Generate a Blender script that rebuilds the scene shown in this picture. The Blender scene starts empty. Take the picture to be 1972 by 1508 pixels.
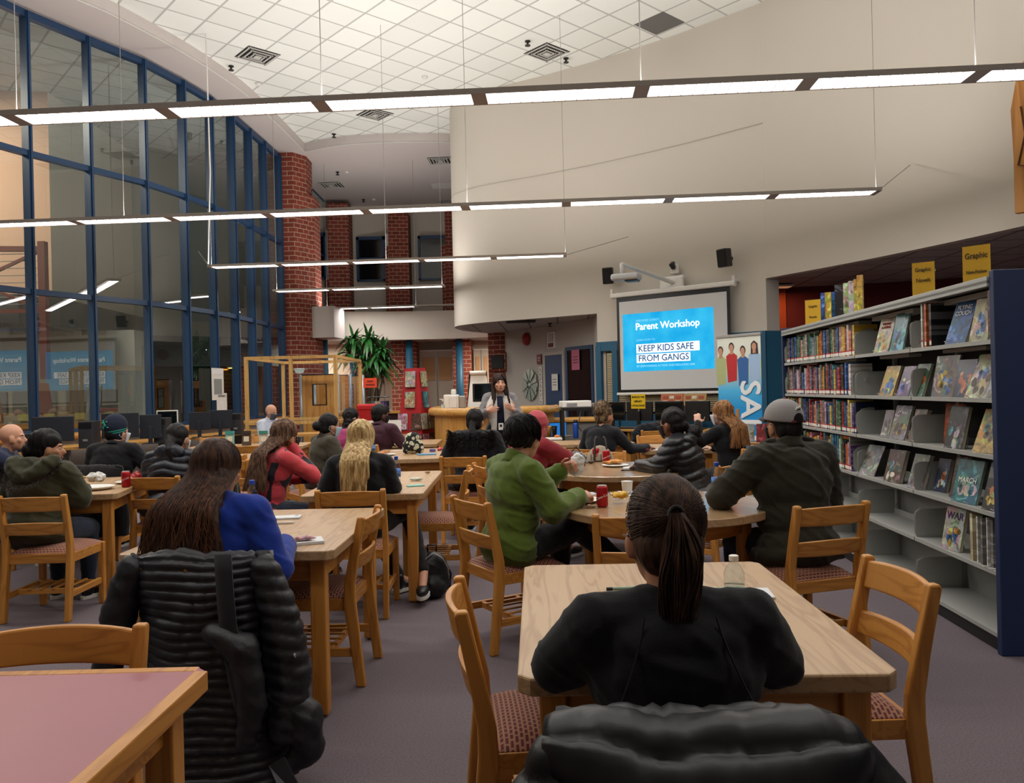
import bpy, bmesh, math, random
import numpy as np
from mathutils import Vector, Matrix, noise
from math import sin, cos, pi, radians as rad, atan2, sqrt
random.seed(7)
SC = bpy.context.scene
COL = SC.collection
# ------------------------------------------------------------------ camera, world, exposure
FPX, EYE, ROLL = 1530.0, 1.42, 0.024
cd = bpy.data.cameras.new('camera'); cam = bpy.data.objects.new('camera', cd); COL.objects.link(cam)
cd.sensor_fit = 'HORIZONTAL'; cd.sensor_width = 36.0; cd.lens = FPX / 1972 * 36.0
cd.shift_y = -3 / 1972.0
cd.clip_start = 0.05; cd.clip_end = 200
cam.matrix_world = Matrix.Translation((0, 0, EYE)) @ Matrix.Rotation(rad(90), 4, 'X') @ Matrix.Rotation(-ROLL, 4, 'Z')
SC.camera = cam
w = bpy.data.worlds.new('world'); SC.world = w; w.use_nodes = True
w.node_tree.nodes['Background'].inputs[0].default_value = (0.012, 0.016, 0.026, 1)
w.node_tree.nodes['Background'].inputs[1].default_value = 1.0
SC.view_settings.view_transform = 'Standard'; SC.view_settings.look = 'None'
SC.view_settings.exposure = 0.0; SC.view_settings.gamma = 1.0; SC.view_settings.use_curve_mapping = False
SC.cycles.max_bounces = 6; SC.cycles.diffuse_bounces = 3; SC.cycles.glossy_bounces = 3
SC.cycles.transparent_max_bounces = 12; SC.cycles.transmission_bounces = 5
SC.cycles.caustics_reflective = False; SC.cycles.caustics_refractive = False
SC.cycles.sample_clamp_indirect = 4.0
SC.cycles.use_denoising = True
DOWN_E, UP_E, LENS_E = 11.0, 18.0, 5.0      # power of the lamp rows, W per metre, and glow of the louvres

# ------------------------------------------------------------------ measuring helpers (photo pixel -> place in the room)
def ray(px, py):
    a = px - 986; b = 751 - py
    c, s = cos(ROLL), sin(ROLL)
    return (a * c + b * s) / FPX, (-a * s + b * c) / FPX
def at(px, py, y=None, h=None):
    X, Z = ray(px, py)
    if y is None: y = (h - EYE) / Z
    return Vector((X * y, y, EYE + Z * y))
def on_wall(px, py, A, B, off=0.0):
    """point where the sight line meets the vertical plane through plan points A, B"""
    X, Z = ray(px, py)
    dx, dy = B[0] - A[0], B[1] - A[1]
    y = (A[0] * dy - A[1] * dx) / (X * dy - dx)
    n = Vector((dy, -dx, 0)).normalized()
    if n.y > 0: n = -n
    p = Vector((X * y, y, EYE + Z * y)) + n * off
    return p

# ------------------------------------------------------------------ materials
def srgb(h):
    if isinstance(h, str):
        h = h.lstrip('#'); c = [int(h[i:i + 2], 16) / 255 for i in (0, 2, 4)]
    else: c = [v / 255 for v in h]
    return tuple((v / 12.92 if v <= .04045 else ((v + .055) / 1.055) ** 2.4) for v in c) + (1,)
MATS = {}
def mat(name, col=None, rough=.6, metal=0, spec=.5, bump=None, var=None, emit=None, estr=0, alpha=1, coat=0, sheen=0, trans=0):
    """var=(scale vector, amount, detail) darkens/lightens with noise; bump=(scale, strength, dist)"""
    if name in MATS: return MATS[name]
    m = bpy.data.materials.new(name); m.use_nodes = True; MATS[name] = m
    nt = m.node_tree; b = nt.nodes['Principled BSDF']; L = nt.links.new
    c = srgb(col) if col is not None else (.8, .8, .8, 1)
    b.inputs['Base Color'].default_value = c; b.inputs['Roughness'].default_value = rough
    b.inputs['Metallic'].default_value = metal; b.inputs['Specular IOR Level'].default_value = spec
    if coat: b.inputs['Coat Weight'].default_value = coat; b.inputs['Coat Roughness'].default_value = .15
    if sheen: b.inputs['Sheen Weight'].default_value = sheen
    if trans: b.inputs['Transmission Weight'].default_value = trans; b.inputs['IOR'].default_value = 1.33
    if emit is not None:
        b.inputs['Emission Color'].default_value = srgb(emit); b.inputs['Emission Strength'].default_value = estr
    tc = nt.nodes.new('ShaderNodeTexCoord')
    if var:
        sc, am, det = var
        mp = nt.nodes.new('ShaderNodeMapping'); mp.inputs['Scale'].default_value = sc; L(tc.outputs['Object'], mp.inputs[0])
        n = nt.nodes.new('ShaderNodeTexNoise'); n.inputs['Scale'].default_value = 1; n.inputs['Detail'].default_value = det
        L(mp.outputs[0], n.inputs['Vector'])
        r = nt.nodes.new('ShaderNodeValToRGB'); r.color_ramp.elements[0].position = .3; r.color_ramp.elements[1].position = .7
        r.color_ramp.elements[0].color = tuple(v * (1 - am) for v in c[:3]) + (1,)
        r.color_ramp.elements[1].color = tuple(min(1, v * (1 + am)) for v in c[:3]) + (1,)
        L(n.outputs['Fac'], r.inputs[0]); L(r.outputs[0], b.inputs['Base Color'])
    if bump:
        n2 = nt.nodes.new('ShaderNodeTexNoise'); n2.inputs['Scale'].default_value = bump[0]; n2.inputs['Detail'].default_value = 3
        L(tc.outputs['Object'], n2.inputs['Vector'])
        bp = nt.nodes.new('ShaderNodeBump'); bp.inputs['Strength'].default_value = bump[1]; bp.inputs['Distance'].default_value = bump[2]
        L(n2.outputs['Fac'], bp.inputs['Height']); L(bp.outputs[0], b.inputs['Normal'])
    return m
def wood(name, c1, c2, axis='Z', rough=.42, scale=1.0, coat=.0):
    if name in MATS: return MATS[name]
    m = mat(name, c1, rough, coat=coat); nt = m.node_tree; L = nt.links.new; b = nt.nodes['Principled BSDF']
    tc = nt.nodes.new('ShaderNodeTexCoord'); mp = nt.nodes.new('ShaderNodeMapping')
    s = {'X': (1.2, 14, 14), 'Y': (14, 1.2, 14), 'Z': (14, 14, 1.2)}[axis]
    mp.inputs['Scale'].default_value = tuple(v * scale for v in s); L(tc.outputs['Object'], mp.inputs[0])
    n = nt.nodes.new('ShaderNodeTexNoise'); n.inputs['Scale'].default_value = 1; n.inputs['Detail'].default_value = 2; n.inputs['Distortion'].default_value = .6
    L(mp.outputs[0], n.inputs['Vector'])
    mu = nt.nodes.new('ShaderNodeMath'); mu.operation = 'MULTIPLY'; mu.inputs[1].default_value = 9; L(n.outputs['Fac'], mu.inputs[0])
    fr = nt.nodes.new('ShaderNodeMath'); fr.operation = 'PINGPONG'; fr.inputs[1].default_value = 1.0; L(mu.outputs[0], fr.inputs[0])
    r = nt.nodes.new('ShaderNodeValToRGB'); r.color_ramp.elements[0].color = srgb(c2); r.color_ramp.elements[1].color = srgb(c1)
    r.color_ramp.elements[0].position = .0; r.color_ramp.elements[1].position = .55
    L(fr.outputs[0], r.inputs[0]); L(r.outputs[0], b.inputs['Base Color'])
    return m
# ------------------------------------------------------------------ mesh collector
class MB:
    def __init__(s): s.v = []; s.f = []; s.mi = []; s.cur = 0
    def add(s, vs, fs, M=None):
        o = len(s.v)
        if M is not None: vs = [M @ Vector(v) for v in vs]
        s.v += [tuple(v) for v in vs]; s.f += [tuple(i + o for i in f) for f in fs]; s.mi += [s.cur] * len(fs); return s
    def box(s, c, d, M=None, rz=0, rx=0, ry=0):
        x, y, z = d[0] / 2, d[1] / 2, d[2] / 2
        vs = [(-x, -y, -z), (x, -y, -z), (x, y, -z), (-x, y, -z), (-x, -y, z), (x, -y, z), (x, y, z), (-x, y, z)]
        T = Matrix.Translation(c) @ Matrix.Rotation(rz, 4, 'Z') @ Matrix.Rotation(ry, 4, 'Y') @ Matrix.Rotation(rx, 4, 'X')
        if M is not None: T = M @ T
        return s.add(vs, [(0, 3, 2, 1), (4, 5, 6, 7), (0, 1, 5, 4), (1, 2, 6, 5), (2, 3, 7, 6), (3, 0, 4, 7)], T)
    def b2(s, a, b, M=None):
        return s.box([(a[i] + b[i]) / 2 for i in range(3)], [abs(b[i] - a[i]) for i in range(3)], M)
    def beam(s, p, q, w, h, up=(0, 0, 1)):
        p, q = Vector(p), Vector(q); d = q - p; L = d.length; d.normalize(); u = Vector(up)
        r = d.cross(u)
        if r.length < 1e-4: r = d.cross(Vector((1, 0, 0)))
        r.normalize(); u = r.cross(d)
        M = Matrix((r, d, u)).transposed().to_4x4(); M.translation = (p + q) / 2
        return s.box((0, 0, 0), (w, L, h), M)
    def tube(s, pts, r, n=8, caps=True, closed=False, flat=1.0):
        pts = [Vector(p) for p in pts]; N = len(pts)
        rs = r if isinstance(r, (list, tuple)) else [r] * N
        vs = []; fs = []; prev = None
        for i, p in enumerate(pts):
            t = (pts[min(i + 1, N - 1)] - pts[max(i - 1, 0)])
            if t.length < 1e-9: t = Vector((0, 0, 1))
            t.normalize()
            if prev is None:
                a = Vector((1, 0, 0)) if abs(t.x) < .8 else Vector((0, 1, 0))
                u = (a - t * a.dot(t)).normalized()
            else:
                u = prev - t * prev.dot(t)
                u = u.normalized() if u.length > 1e-6 else prev
            prev = u; w_ = t.cross(u)
            for k in range(n):
                a = 2 * pi * k / n; vs.append(p + u * (cos(a) * rs[i]) + w_ * (sin(a) * rs[i] * flat))
        for i in range(N - 1):
            for k in range(n):
                k2 = (k + 1) % n; fs.append((i * n + k, i * n + k2, (i + 1) * n + k2, (i + 1) * n + k))
        if caps:
            fs.append(tuple(range(n - 1, -1, -1))); fs.append(tuple((N - 1) * n + k for k in range(n)))
        return s.add(vs, fs)
    def cap(s, p, q, r0, r1, n=12, M=None):
        """tapered capsule with round ends"""
        p, q = Vector(p), Vector(q)
        if M is not None: p, q = M @ p, M @ q
        d = (q - p); L = d.length
        if L < 1e-6: d = Vector((0, 0, 1))
        else: d.normalize()
        pts = []; rs = []
        for k in range(4):
            a = -pi / 2 + pi / 2 * (k + .35) / 4.35; pts.append(p + d * sin(a) * r0); rs.append(cos(a) * r0)
        pts += [p, q]; rs += [r0, r1]
        for k in range(4):
            a = pi / 2 * (k + 1) / 4.35; pts.append(q + d * sin(a) * r1); rs.append(cos(a) * r1)
        return s.tube(pts, rs, n)
    def ell(s, c, r, M=None, n=16, m=10):
        vs = [(0, 0, -1)]; fs = []
        for j in range(1, m):
            t = -pi / 2 + pi * j / m
            for i in range(n): a = 2 * pi * i / n; vs.append((cos(a) * cos(t), sin(a) * cos(t), sin(t)))
        vs.append((0, 0, 1)); T = len(vs) - 1
        for i in range(n): fs.append((0, 1 + (i + 1) % n, 1 + i)); fs.append((T, T - n + i, T - n + (i + 1) % n))
        for j in range(m - 2):
            for i in range(n):
                a = 1 + j * n + i; b = 1 + j * n + (i + 1) % n; fs.append((a, b, b + n, a + n))
        vs = [Vector((v[0] * r[0] + c[0], v[1] * r[1] + c[1], v[2] * r[2] + c[2])) for v in vs]
        return s.add(vs, fs, M)
    def lathe(s, prof, n=20, M=None, c=(0, 0, 0)):
        vs = []; fs = []
        for r, z in prof:
            for i in range(n): a = 2 * pi * i / n; vs.append((c[0] + r * cos(a), c[1] + r * sin(a), c[2] + z))
        for j in range(len(prof) - 1):
            for i in range(n):
                i2 = (i + 1) % n; fs.append((j * n + i, j * n + i2, (j + 1) * n + i2, (j + 1) * n + i))
        fs.append(tuple(range(n - 1, -1, -1))); k = (len(prof) - 1) * n; fs.append(tuple(k + i for i in range(n)))
        return s.add(vs, fs, M)
    def prism(s, poly, z0, z1, M=None, axis='Z'):
        n = len(poly); f = {'Z': lambda p, z: (p[0], p[1], z), 'X': lambda p, z: (z, p[0], p[1]), 'Y': lambda p, z: (p[0], z, p[1])}[axis]
        vs = [f(p, z0) for p in poly] + [f(p, z1) for p in poly]
        fs = [tuple(range(n - 1, -1, -1)), tuple(range(n, 2 * n))] + [(i, (i + 1) % n, n + (i + 1) % n, n + i) for i in range(n)]
        return s.add(vs, fs, M)
    def grid(s, P):
        R = len(P); C = len(P[0]); return s.add([p for r in P for p in r],
            [(i * C + j, i * C + j + 1, (i + 1) * C + j + 1, (i + 1) * C + j) for i in range(R - 1) for j in range(C - 1)])
    def sheet(s, pts, z0, z1, th=0.0, side=1):
        """vertical wall along plan points"""
        for (x0, y0), (x1, y1) in zip(pts, pts[1:]):
            if th:
                d = Vector((x1 - x0, y1 - y0, 0)).normalized(); n = Vector((-d.y, d.x, 0)) * th * side
                s.prism([(x0, y0), (x1, y1), (x1 + n.x, y1 + n.y), (x0 + n.x, y0 + n.y)], z0, z1)
            else: s.add([(x0, y0, z0), (x1, y1, z0), (x1, y1, z1), (x0, y0, z1)], [(0, 1, 2, 3)])
        return s
    def build(s, name, m, parent=None, smooth=False, bevel=0, seg=2, sub=0, solid=0, fix=True, angle=None):
        me = bpy.data.meshes.new(name); me.from_pydata(s.v, [], s.f)
        ms = m if isinstance(m, (list, tuple)) else [m]
        for x in ms: me.materials.append(x)
        if len(ms) > 1: me.polygons.foreach_set('material_index', s.mi)
        if fix:
            bm = bmesh.new(); bm.from_mesh(me); bmesh.ops.recalc_face_normals(bm, faces=bm.faces); bm.to_mesh(me); bm.free()
        if smooth: me.polygons.foreach_set('use_smooth', [True] * len(me.polygons))
        me.update()
        o = bpy.data.objects.new(name, me); COL.objects.link(o)
        if parent is not None: o.parent = parent
        if solid: d = o.modifiers.new('solid', 'SOLIDIFY'); d.thickness = solid
        if bevel: d = o.modifiers.new('bevel', 'BEVEL'); d.width = bevel; d.segments = seg; d.limit_method = 'ANGLE'; d.angle_limit = rad(35)
        if sub: d = o.modifiers.new('sub', 'SUBSURF'); d.levels = sub; d.render_levels = sub
        if angle:
            for p in me.polygons: p.use_smooth = True
            try: me.set_sharp_from_angle(angle=angle)
            except Exception: pass
        return o
def thing(name, label, cat, loc=(0, 0, 0), rz=0, group=None):
    o = bpy.data.objects.new(name, None); COL.objects.link(o); o.empty_display_size = .1
    o.location = loc; o.rotation_euler = (0, 0, rz); o['label'] = label; o['category'] = cat
    if group: o['group'] = group
    return o
def tag(o, label, cat, group=None, kind=None):
    o['label'] = label; o['category'] = cat
    if group: o['group'] = group
    if kind: o['kind'] = kind
    return o
def struct(name, mb, m, parent=None, **k):
    o = mb.build(name, m, parent, **k)
    if parent is None: o['kind'] = 'structure'
    return o
def kids(o): return [c for c in bpy.data.objects if c.parent == o]
def dup(o, label=None, loc=None, rz=None, parent=None, group=None, ch=None):
    c = o.copy(); COL.objects.link(c); c.parent = parent
    if label: c['label'] = label
    if group: c['group'] = group
    if loc is not None: c.location = loc
    if rz is not None: c.rotation_euler = (0, 0, rz)
    for k in (ch if ch is not None else kids(o)):
        d = k.copy(); COL.objects.link(d); d.parent = c
        for g in kids(k) if ch is None else k.get('_kids', []) or []:
            e = g.copy(); COL.objects.link(e); e.parent = d
    return c
def text(body, size, M, m, parent=None, name='lettering', depth=.0015, bold=0, align='CENTER', sp=1.0, label=None, sx=1.0):
    cu = bpy.data.curves.new('lettering_outline', 'FONT'); cu.body = body; cu.size = size; cu.extrude = depth
    cu.align_x = align; cu.align_y = 'CENTER'; cu.space_character = sp; cu.resolution_u = 3
    t = bpy.data.objects.new('tmp', cu); COL.objects.link(t)
    bpy.context.view_layer.update()
    me = bpy.data.meshes.new_from_object(t.evaluated_get(bpy.context.evaluated_depsgraph_get()))
    bpy.data.objects.remove(t); bpy.data.curves.remove(cu)
    if bold:      # heavier strokes: the same outline laid a hair's breadth apart
        bm = bmesh.new()
        for q, (dx, dy) in enumerate(((0, 0), (bold, 0), (-bold, 0), (0, bold), (0, -bold))):
            k = len(bm.verts); bm.from_mesh(me); bm.verts.ensure_lookup_table()
            for v in bm.verts[k:]: v.co.x += dx; v.co.y += dy; v.co.z += q * .0003
        bm.to_mesh(me); bm.free()
    me.transform(M @ Matrix.Diagonal((sx, 1, 1, 1))); me.materials.clear(); me.materials.append(m); me.name = name
    o = bpy.data.objects.new(name, me); COL.objects.link(o)
    if parent is not None: o.parent = parent
    return o
def remesh(mb, name, m, parent, voxel=.012, smooth=4, fn=None, shade=True):
    """fuses overlapping closed shapes into one continuous skin"""
    o = mb.build(name, m, None, fix=False)
    r = o.modifiers.new('r', 'REMESH'); r.mode = 'VOXEL'; r.voxel_size = voxel; r.adaptivity = 0
    if smooth: s = o.modifiers.new('s', 'SMOOTH'); s.factor = .5; s.iterations = smooth
    bpy.context.view_layer.update()
    me = bpy.data.meshes.new_from_object(o.evaluated_get(bpy.context.evaluated_depsgraph_get()))
    old = o.data; o.modifiers.clear(); o.data = me; bpy.data.meshes.remove(old); me.name = name
    if fn:
        n = len(me.vertices); co = np.empty(n * 3); no = np.empty(n * 3)
        me.vertices.foreach_get('co', co); me.vertex_normals.foreach_get('vector', no)
        co = co.reshape(-1, 3); no = no.reshape(-1, 3)
        co = fn(co, no); me.vertices.foreach_set('co', co.ravel()); me.update()
    if shade: me.polygons.foreach_set('use_smooth', [True] * len(me.polygons))
    if parent is not None: o.parent = parent
    return o
# ------------------------------------------------------------------ materials of the building
def brick_mat():
    m = mat('brick', '#8a4a38', .85); nt = m.node_tree; L = nt.links.new; b = nt.nodes['Principled BSDF']
    g = nt.nodes.new('ShaderNodeNewGeometry'); sp = nt.nodes.new('ShaderNodeSeparateXYZ'); L(g.outputs['Position'], sp.inputs[0])
    a = nt.nodes.new('ShaderNodeMath'); L(sp.outputs['X'], a.inputs[0]); L(sp.outputs['Y'], a.inputs[1])
    cb = nt.nodes.new('ShaderNodeCombineXYZ'); L(a.outputs[0], cb.inputs[0]); L(sp.outputs['Z'], cb.inputs[1])
    t = nt.nodes.new('ShaderNodeTexBrick'); t.inputs['Scale'].default_value = 1; t.inputs['Brick Width'].default_value = .27
    t.inputs['Row Height'].default_value = .115; t.inputs['Mortar Size'].default_value = .009; t.inputs['Mortar Smooth'].default_value = .2
    t.inputs['Color1'].default_value = srgb('#8e4030'); t.inputs['Color2'].default_value = srgb('#7a3426'); t.inputs['Mortar'].default_value = srgb('#b39a86')
    L(cb.outputs[0], t.inputs[0]); L(t.outputs['Color'], b.inputs['Base Color'])
    bp = nt.nodes.new('ShaderNodeBump'); bp.invert = True; bp.inputs['Strength'].default_value = .5; bp.inputs['Distance'].default_value = .01
    L(t.outputs['Fac'], bp.inputs['Height']); L(bp.outputs[0], b.inputs['Normal']); return m
def tile_mat(name, base, line, ang, size, ox, oy, rough=.9):
    m = mat(name, base, rough); nt = m.node_tree; L = nt.links.new; b = nt.nodes['Principled BSDF']
    g = nt.nodes.new('ShaderNodeNewGeometry'); mp = nt.nodes.new('ShaderNodeMapping'); mp.vector_type = 'TEXTURE'
    mp.inputs['Location'].default_value = (ox, oy, 0); mp.inputs['Rotation'].default_value = (0, 0, ang); mp.inputs['Scale'].default_value = (size, size, 1)
    L(g.outputs['Position'], mp.inputs[0]); sp = nt.nodes.new('ShaderNodeSeparateXYZ'); L(mp.outputs[0], sp.inputs[0])
    outs = []
    for k, wd in (('X', .028), ('Y', .028)):
        p = nt.nodes.new('ShaderNodeMath'); p.operation = 'PINGPONG'; p.inputs[1].default_value = .5; L(sp.outputs[k], p.inputs[0])
        c = nt.nodes.new('ShaderNodeMath'); c.operation = 'LESS_THAN'; c.inputs[1].default_value = wd; L(p.outputs[0], c.inputs[0]); outs.append(c)
    mx = nt.nodes.new('ShaderNodeMath'); mx.operation = 'MAXIMUM'; L(outs[0].outputs[0], mx.inputs[0]); L(outs[1].outputs[0], mx.inputs[1])
    n = nt.nodes.new('ShaderNodeTexWhiteNoise'); n.noise_dimensions = '2D'
    fl = nt.nodes.new('ShaderNodeVectorMath'); fl.operation = 'FLOOR'; L(mp.outputs[0], fl.inputs[0]); L(fl.outputs[0], n.inputs['Vector'])
    mr = nt.nodes.new('ShaderNodeMapRange'); mr.inputs['To Min'].default_value = .94; mr.inputs['To Max'].default_value = 1.04; L(n.outputs['Value'], mr.inputs['Value'])
    vm = nt.nodes.new('ShaderNodeVectorMath'); vm.operation = 'SCALE'; vm.inputs[0].default_value = srgb(base)[:3]; L(mr.outputs[0], vm.inputs['Scale'])
    mi = nt.nodes.new('ShaderNodeMix'); mi.data_type = 'RGBA'; L(mx.outputs[0], mi.inputs['Factor']); L(vm.outputs[0], mi.inputs['A']); mi.inputs['B'].default_value = srgb(line)
    L(mi.outputs['Result'], b.inputs['Base Color']); return m
def glass_mat(name, tint=(1, 1, 1), ior=1.5, boost=.0):
    m = bpy.data.materials.new(name); m.use_nodes = True; nt = m.node_tree; nt.nodes.clear(); L = nt.links.new
    o = nt.nodes.new('ShaderNodeOutputMaterial'); t = nt.nodes.new('ShaderNodeBsdfTransparent'); t.inputs[0].default_value = tuple(tint) + (1,)
    g = nt.nodes.new('ShaderNodeBsdfGlossy'); g.inputs['Roughness'].default_value = 0.0
    ge = nt.nodes.new('ShaderNodeNewGeometry'); dt = nt.nodes.new('ShaderNodeVectorMath'); dt.operation = 'DOT_PRODUCT'; L(ge.outputs['Incoming'], dt.inputs[0]); L(ge.outputs['Normal'], dt.inputs[1])
    def mth(op, a, b_=None):
        n = nt.nodes.new('ShaderNodeMath'); n.operation = op; n.use_clamp = op != 'ABSOLUTE'
        for i, v in enumerate((a, b_)):
            if v is None: continue
            if isinstance(v, (int, float)): n.inputs[i].default_value = v
            else: L(v, n.inputs[i])
        return n.outputs[0]
    f0 = boost + ((ior - 1) / (ior + 1)) ** 2
    k = mth('ADD', mth('MULTIPLY', mth('POWER', mth('SUBTRACT', 1.0, mth('ABSOLUTE', dt.outputs['Value'])), 5.0), 1 - f0), f0)
    x = nt.nodes.new('ShaderNodeMixShader'); L(k, x.inputs[0]); L(t.outputs[0], x.inputs[1]); L(g.outputs[0], x.inputs[2]); L(x.outputs[0], o.inputs[0])
    return m
M_WALL = mat('wall_paint', '#cfc7bb', .75, bump=(60, .05, .002))
M_WALL2 = mat('wall_paint_grey', '#bdb7ae', .8)
M_SOFFIT = mat('soffit_paint', '#cfc6c2', .85)
M_BRICK = brick_mat()
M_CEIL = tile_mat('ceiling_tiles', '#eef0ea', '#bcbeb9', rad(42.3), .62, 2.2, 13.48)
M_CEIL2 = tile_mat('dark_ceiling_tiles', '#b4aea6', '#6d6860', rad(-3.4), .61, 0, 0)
M_BLUE = mat('blue_metal', '#1f3f64', .4, spec=.5)
M_TEAL = mat('teal_paint', '#1c5674', .5)
M_GLASS = glass_mat('window_glass', (.82, .89, .87), 1.5, .12)
M_CLEAR = glass_mat('clear_acrylic', (.96, .97, .97), 1.45, .0)
M_NIGHT = mat('night_glass', '#0d1416', .08, spec=.6)
M_WHITE = mat('white_paint', '#e4e2dc', .5)
M_BLK = mat('black_plastic', '#101114', .4)
M_GREY = mat('grey_metal', '#9b9894', .4, metal=.3)
M_OAK = wood('oak_trim', '#c08a45', '#a87032', 'X', .4)
# carpet
M_CARPET = mat('carpet', '#6b6066', .95, bump=(900, .5, .003), var=((120, 120, 120), .22, 4))
# ------------------------------------------------------------------ floor, ceilings
fl = MB(); fl.add([(-16, -3, 0), (9.5, -3, 0), (9.5, 27, 0), (-16, 27, 0)], [(0, 1, 2, 3)]); struct('floor', fl, M_CARPET)
def curve(pts, n=8):
    out = []; P = [Vector((p[0], p[1], 0)) for p in pts]; P = [P[0] * 2 - P[1]] + P + [P[-1] * 2 - P[-2]]
    for i in range(1, len(P) - 2):
        for k in range(n):
            t = k / n; a, b, c, d = P[i - 1], P[i], P[i + 1], P[i + 2]
            q = .5 * ((2 * b) + (c - a) * t + (2 * a - 5 * b + 4 * c - d) * t * t + (3 * b - a - 3 * c + d) * t ** 3); out.append((q.x, q.y))
    out.append((P[-2].x, P[-2].y)); return out
GLASS = [(-11.6, 5.2), (-10.9, 6.9), (-10.25, 7.9), (-9.6, 8.8), (-8.9, 9.5), (-8.15, 10.2), (-7.575, 11.03), (-7.2, 11.95), (-6.75, 12.84), (-6.27, 13.75), (-5.99, 14.7), (-5.80, 15.55), (-5.70, 16.45), (-5.66, 17.4), (-5.62, 18.3), (-5.58, 19.35)]
WALLR = curve([(-.5, 19.6), (-1.0, 18.7), (-1.2, 17.9), (-1.21, 17.3), (-1.0, 16.8), (-.38, 16.2), (.64, 15.6), (1.63, 14.95)], 5)
WALLM = curve([(1.63, 14.95), (2.9, 13.95), (4.13, 12.8)], 5)
WALLH = curve([(4.13, 12.8), (4.98, 11.1), (5.76, 8.94), (6.6, 5.5), (7.3, 2.0), (7.6, -3)], 5)
H_SOF, H_CEIL = 7.35, 7.55
cl = MB(); cl.add([(-12, -3, H_CEIL), (9.5, -3, H_CEIL), (9.5, 21, H_CEIL), (-12, 21, H_CEIL)], [(0, 1, 2, 3)]); struct('ceiling', cl, M_CEIL)
edge = curve([(-9.6, 6.0), (-7.7, 9.4), (-6.25, 11.8), (-5.98, 12.3), (-5.52, 13.55), (-5.25, 14.6), (-5.06, 15.75), (-4.96, 17.6), (-4.9, 19.35)], 4)
back = curve([(-4.9, 19.35), (-4.03, 18.95), (-3.08, 18.8), (-2.2, 18.8), (-1.37, 18.9), (-.5, 19.3)], 4)
inner = edge + back[1:]
outer = [(-11.6, 5.2)] + GLASS[1:] + [(-5.6, 26.5), (.5, 26.5), (.5, 19.3)]
def fill(name, loop, z, m, **k):
    bm = bmesh.new(); vs = [bm.verts.new((x, y, z)) for x, y in loop]; es = [bm.edges.new((vs[i], vs[(i + 1) % len(vs)])) for i in range(len(vs))]
    bmesh.ops.triangle_fill(bm, edges=es, use_beauty=True, use_dissolve=False)
    me = bpy.data.meshes.new(name); bm.to_mesh(me); bm.free(); me.materials.append(m)
    o = bpy.data.objects.new(name, me); COL.objects.link(o); o['kind'] = 'structure'; return o
fill('ceiling_soffit', outer + inner[::-1], H_SOF, M_SOFFIT)
fs = MB(); fs.sheet(inner, H_SOF, H_CEIL); struct('trim_1', fs, M_SOFFIT)
te = MB(); te.sheet([(p[0], p[1]) for p in inner], H_SOF - .012, H_SOF + .012, .02); struct('trim_2', te, M_WHITE)
# ------------------------------------------------------------------ curved white wall with overhang, screen wall, header over the side room
def wall(name, pts, z0, z1, m=M_WALL, th=.15, side=1):
    mb = MB(); n = len(pts); P = [Vector((p[0], p[1], 0)) for p in pts]; off = []
    for i in range(n):
        d = (P[min(i + 1, n - 1)] - P[max(i - 1, 0)]).normalized(); off.append(P[i] + Vector((-d.y, d.x, 0)) * th * side)
    vs = [(p.x, p.y, z) for z in (z0, z1) for p in P] + [(p.x, p.y, z) for z in (z0, z1) for p in off]
    f = []
    for i in range(n - 1):
        f += [(i, i + 1, n + i + 1, n + i), (2 * n + i, 3 * n + i, 3 * n + i + 1, 2 * n + i + 1), (i, 2 * n + i, 2 * n + i + 1, i + 1), (n + i, n + i + 1, 3 * n + i + 1, 3 * n + i)]
    f += [(0, n, 3 * n, 2 * n), (n - 1, 3 * n - 1, 4 * n - 1, 2 * n - 1)]
    mb.add(vs, f); return struct(name, mb, m, angle=rad(40))
wall('wall_right', WALLR, 2.82, H_CEIL)
wall('wall_screen', WALLM, 0, H_CEIL)
wall('wall_header', WALLH, 3.12, H_CEIL)
# fine joint line running round the curved wall
jl = MB(); q = [(x, y - .012) for x, y in WALLR[8:] + WALLM[1:]]
jl.tube([(x - .0, y - .0, 5.62) for x, y in q], .008, 5); struct('trim_3', jl, M_WALL2)
# soffit under the overhang
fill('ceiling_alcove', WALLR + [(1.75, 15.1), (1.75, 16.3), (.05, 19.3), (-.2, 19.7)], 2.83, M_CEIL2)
# alcove wall (slanting away) with its return
ALC = ((-.3, 19.7), (1.72, 15.95))
wall('wall_alcove', [ALC[0], ALC[1]], 0, 2.83, M_WALL2, .1)
wall('wall_alcove_return', [(1.66, 16.0), (1.66, 14.95)], 0, 2.83, M_WALL2, .06)
# teal dado on the screen wall, window band with blinds behind the screen
dd = MB(); dd.sheet([(x - .012, y - .02) for x, y in WALLM], 2.2, 2.275, .05, -1)
struct('trim_4', dd, M_TEAL)
def frame_on(A, B, x0, x1, z0, z1, w, d, mb, M=None):
    pass
A1, B1 = (1.63, 14.95), (4.13, 12.8)
def wmat(A, B, t, z=0, off=0):
    """frame on a wall: x along it, y into the room (towards the viewer is -y), z up"""
    a, b = Vector((A[0], A[1], 0)), Vector((B[0], B[1], 0)); u = (b - a).normalized(); n = Vector((-u.y, u.x, 0))
    if n.y < 0: n = -n
    M = Matrix((u, n, Vector((0, 0, 1)))).transposed().to_4x4(); M.translation = a + u * t - n * off + Vector((0, 0, z)); return M
Lw = (Vector(B1) - Vector(A1)).length
# pillars/teal frame
tf = MB(); M = wmat(A1, B1, 0, 0, .0)
for x in (.06, .42, 2.75, 3.24): tf.b2((x - .09 if x > 1 else x - .06, -.08, 0), (x + .06, -.005, 2.2), M)
tf.b2((0, -.075, 2.1), (Lw, -.004, 2.2), M); tf.b2((0, -.03, 0), (Lw, -.004, .93), M); struct('trim_5', tf, M_TEAL)
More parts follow.
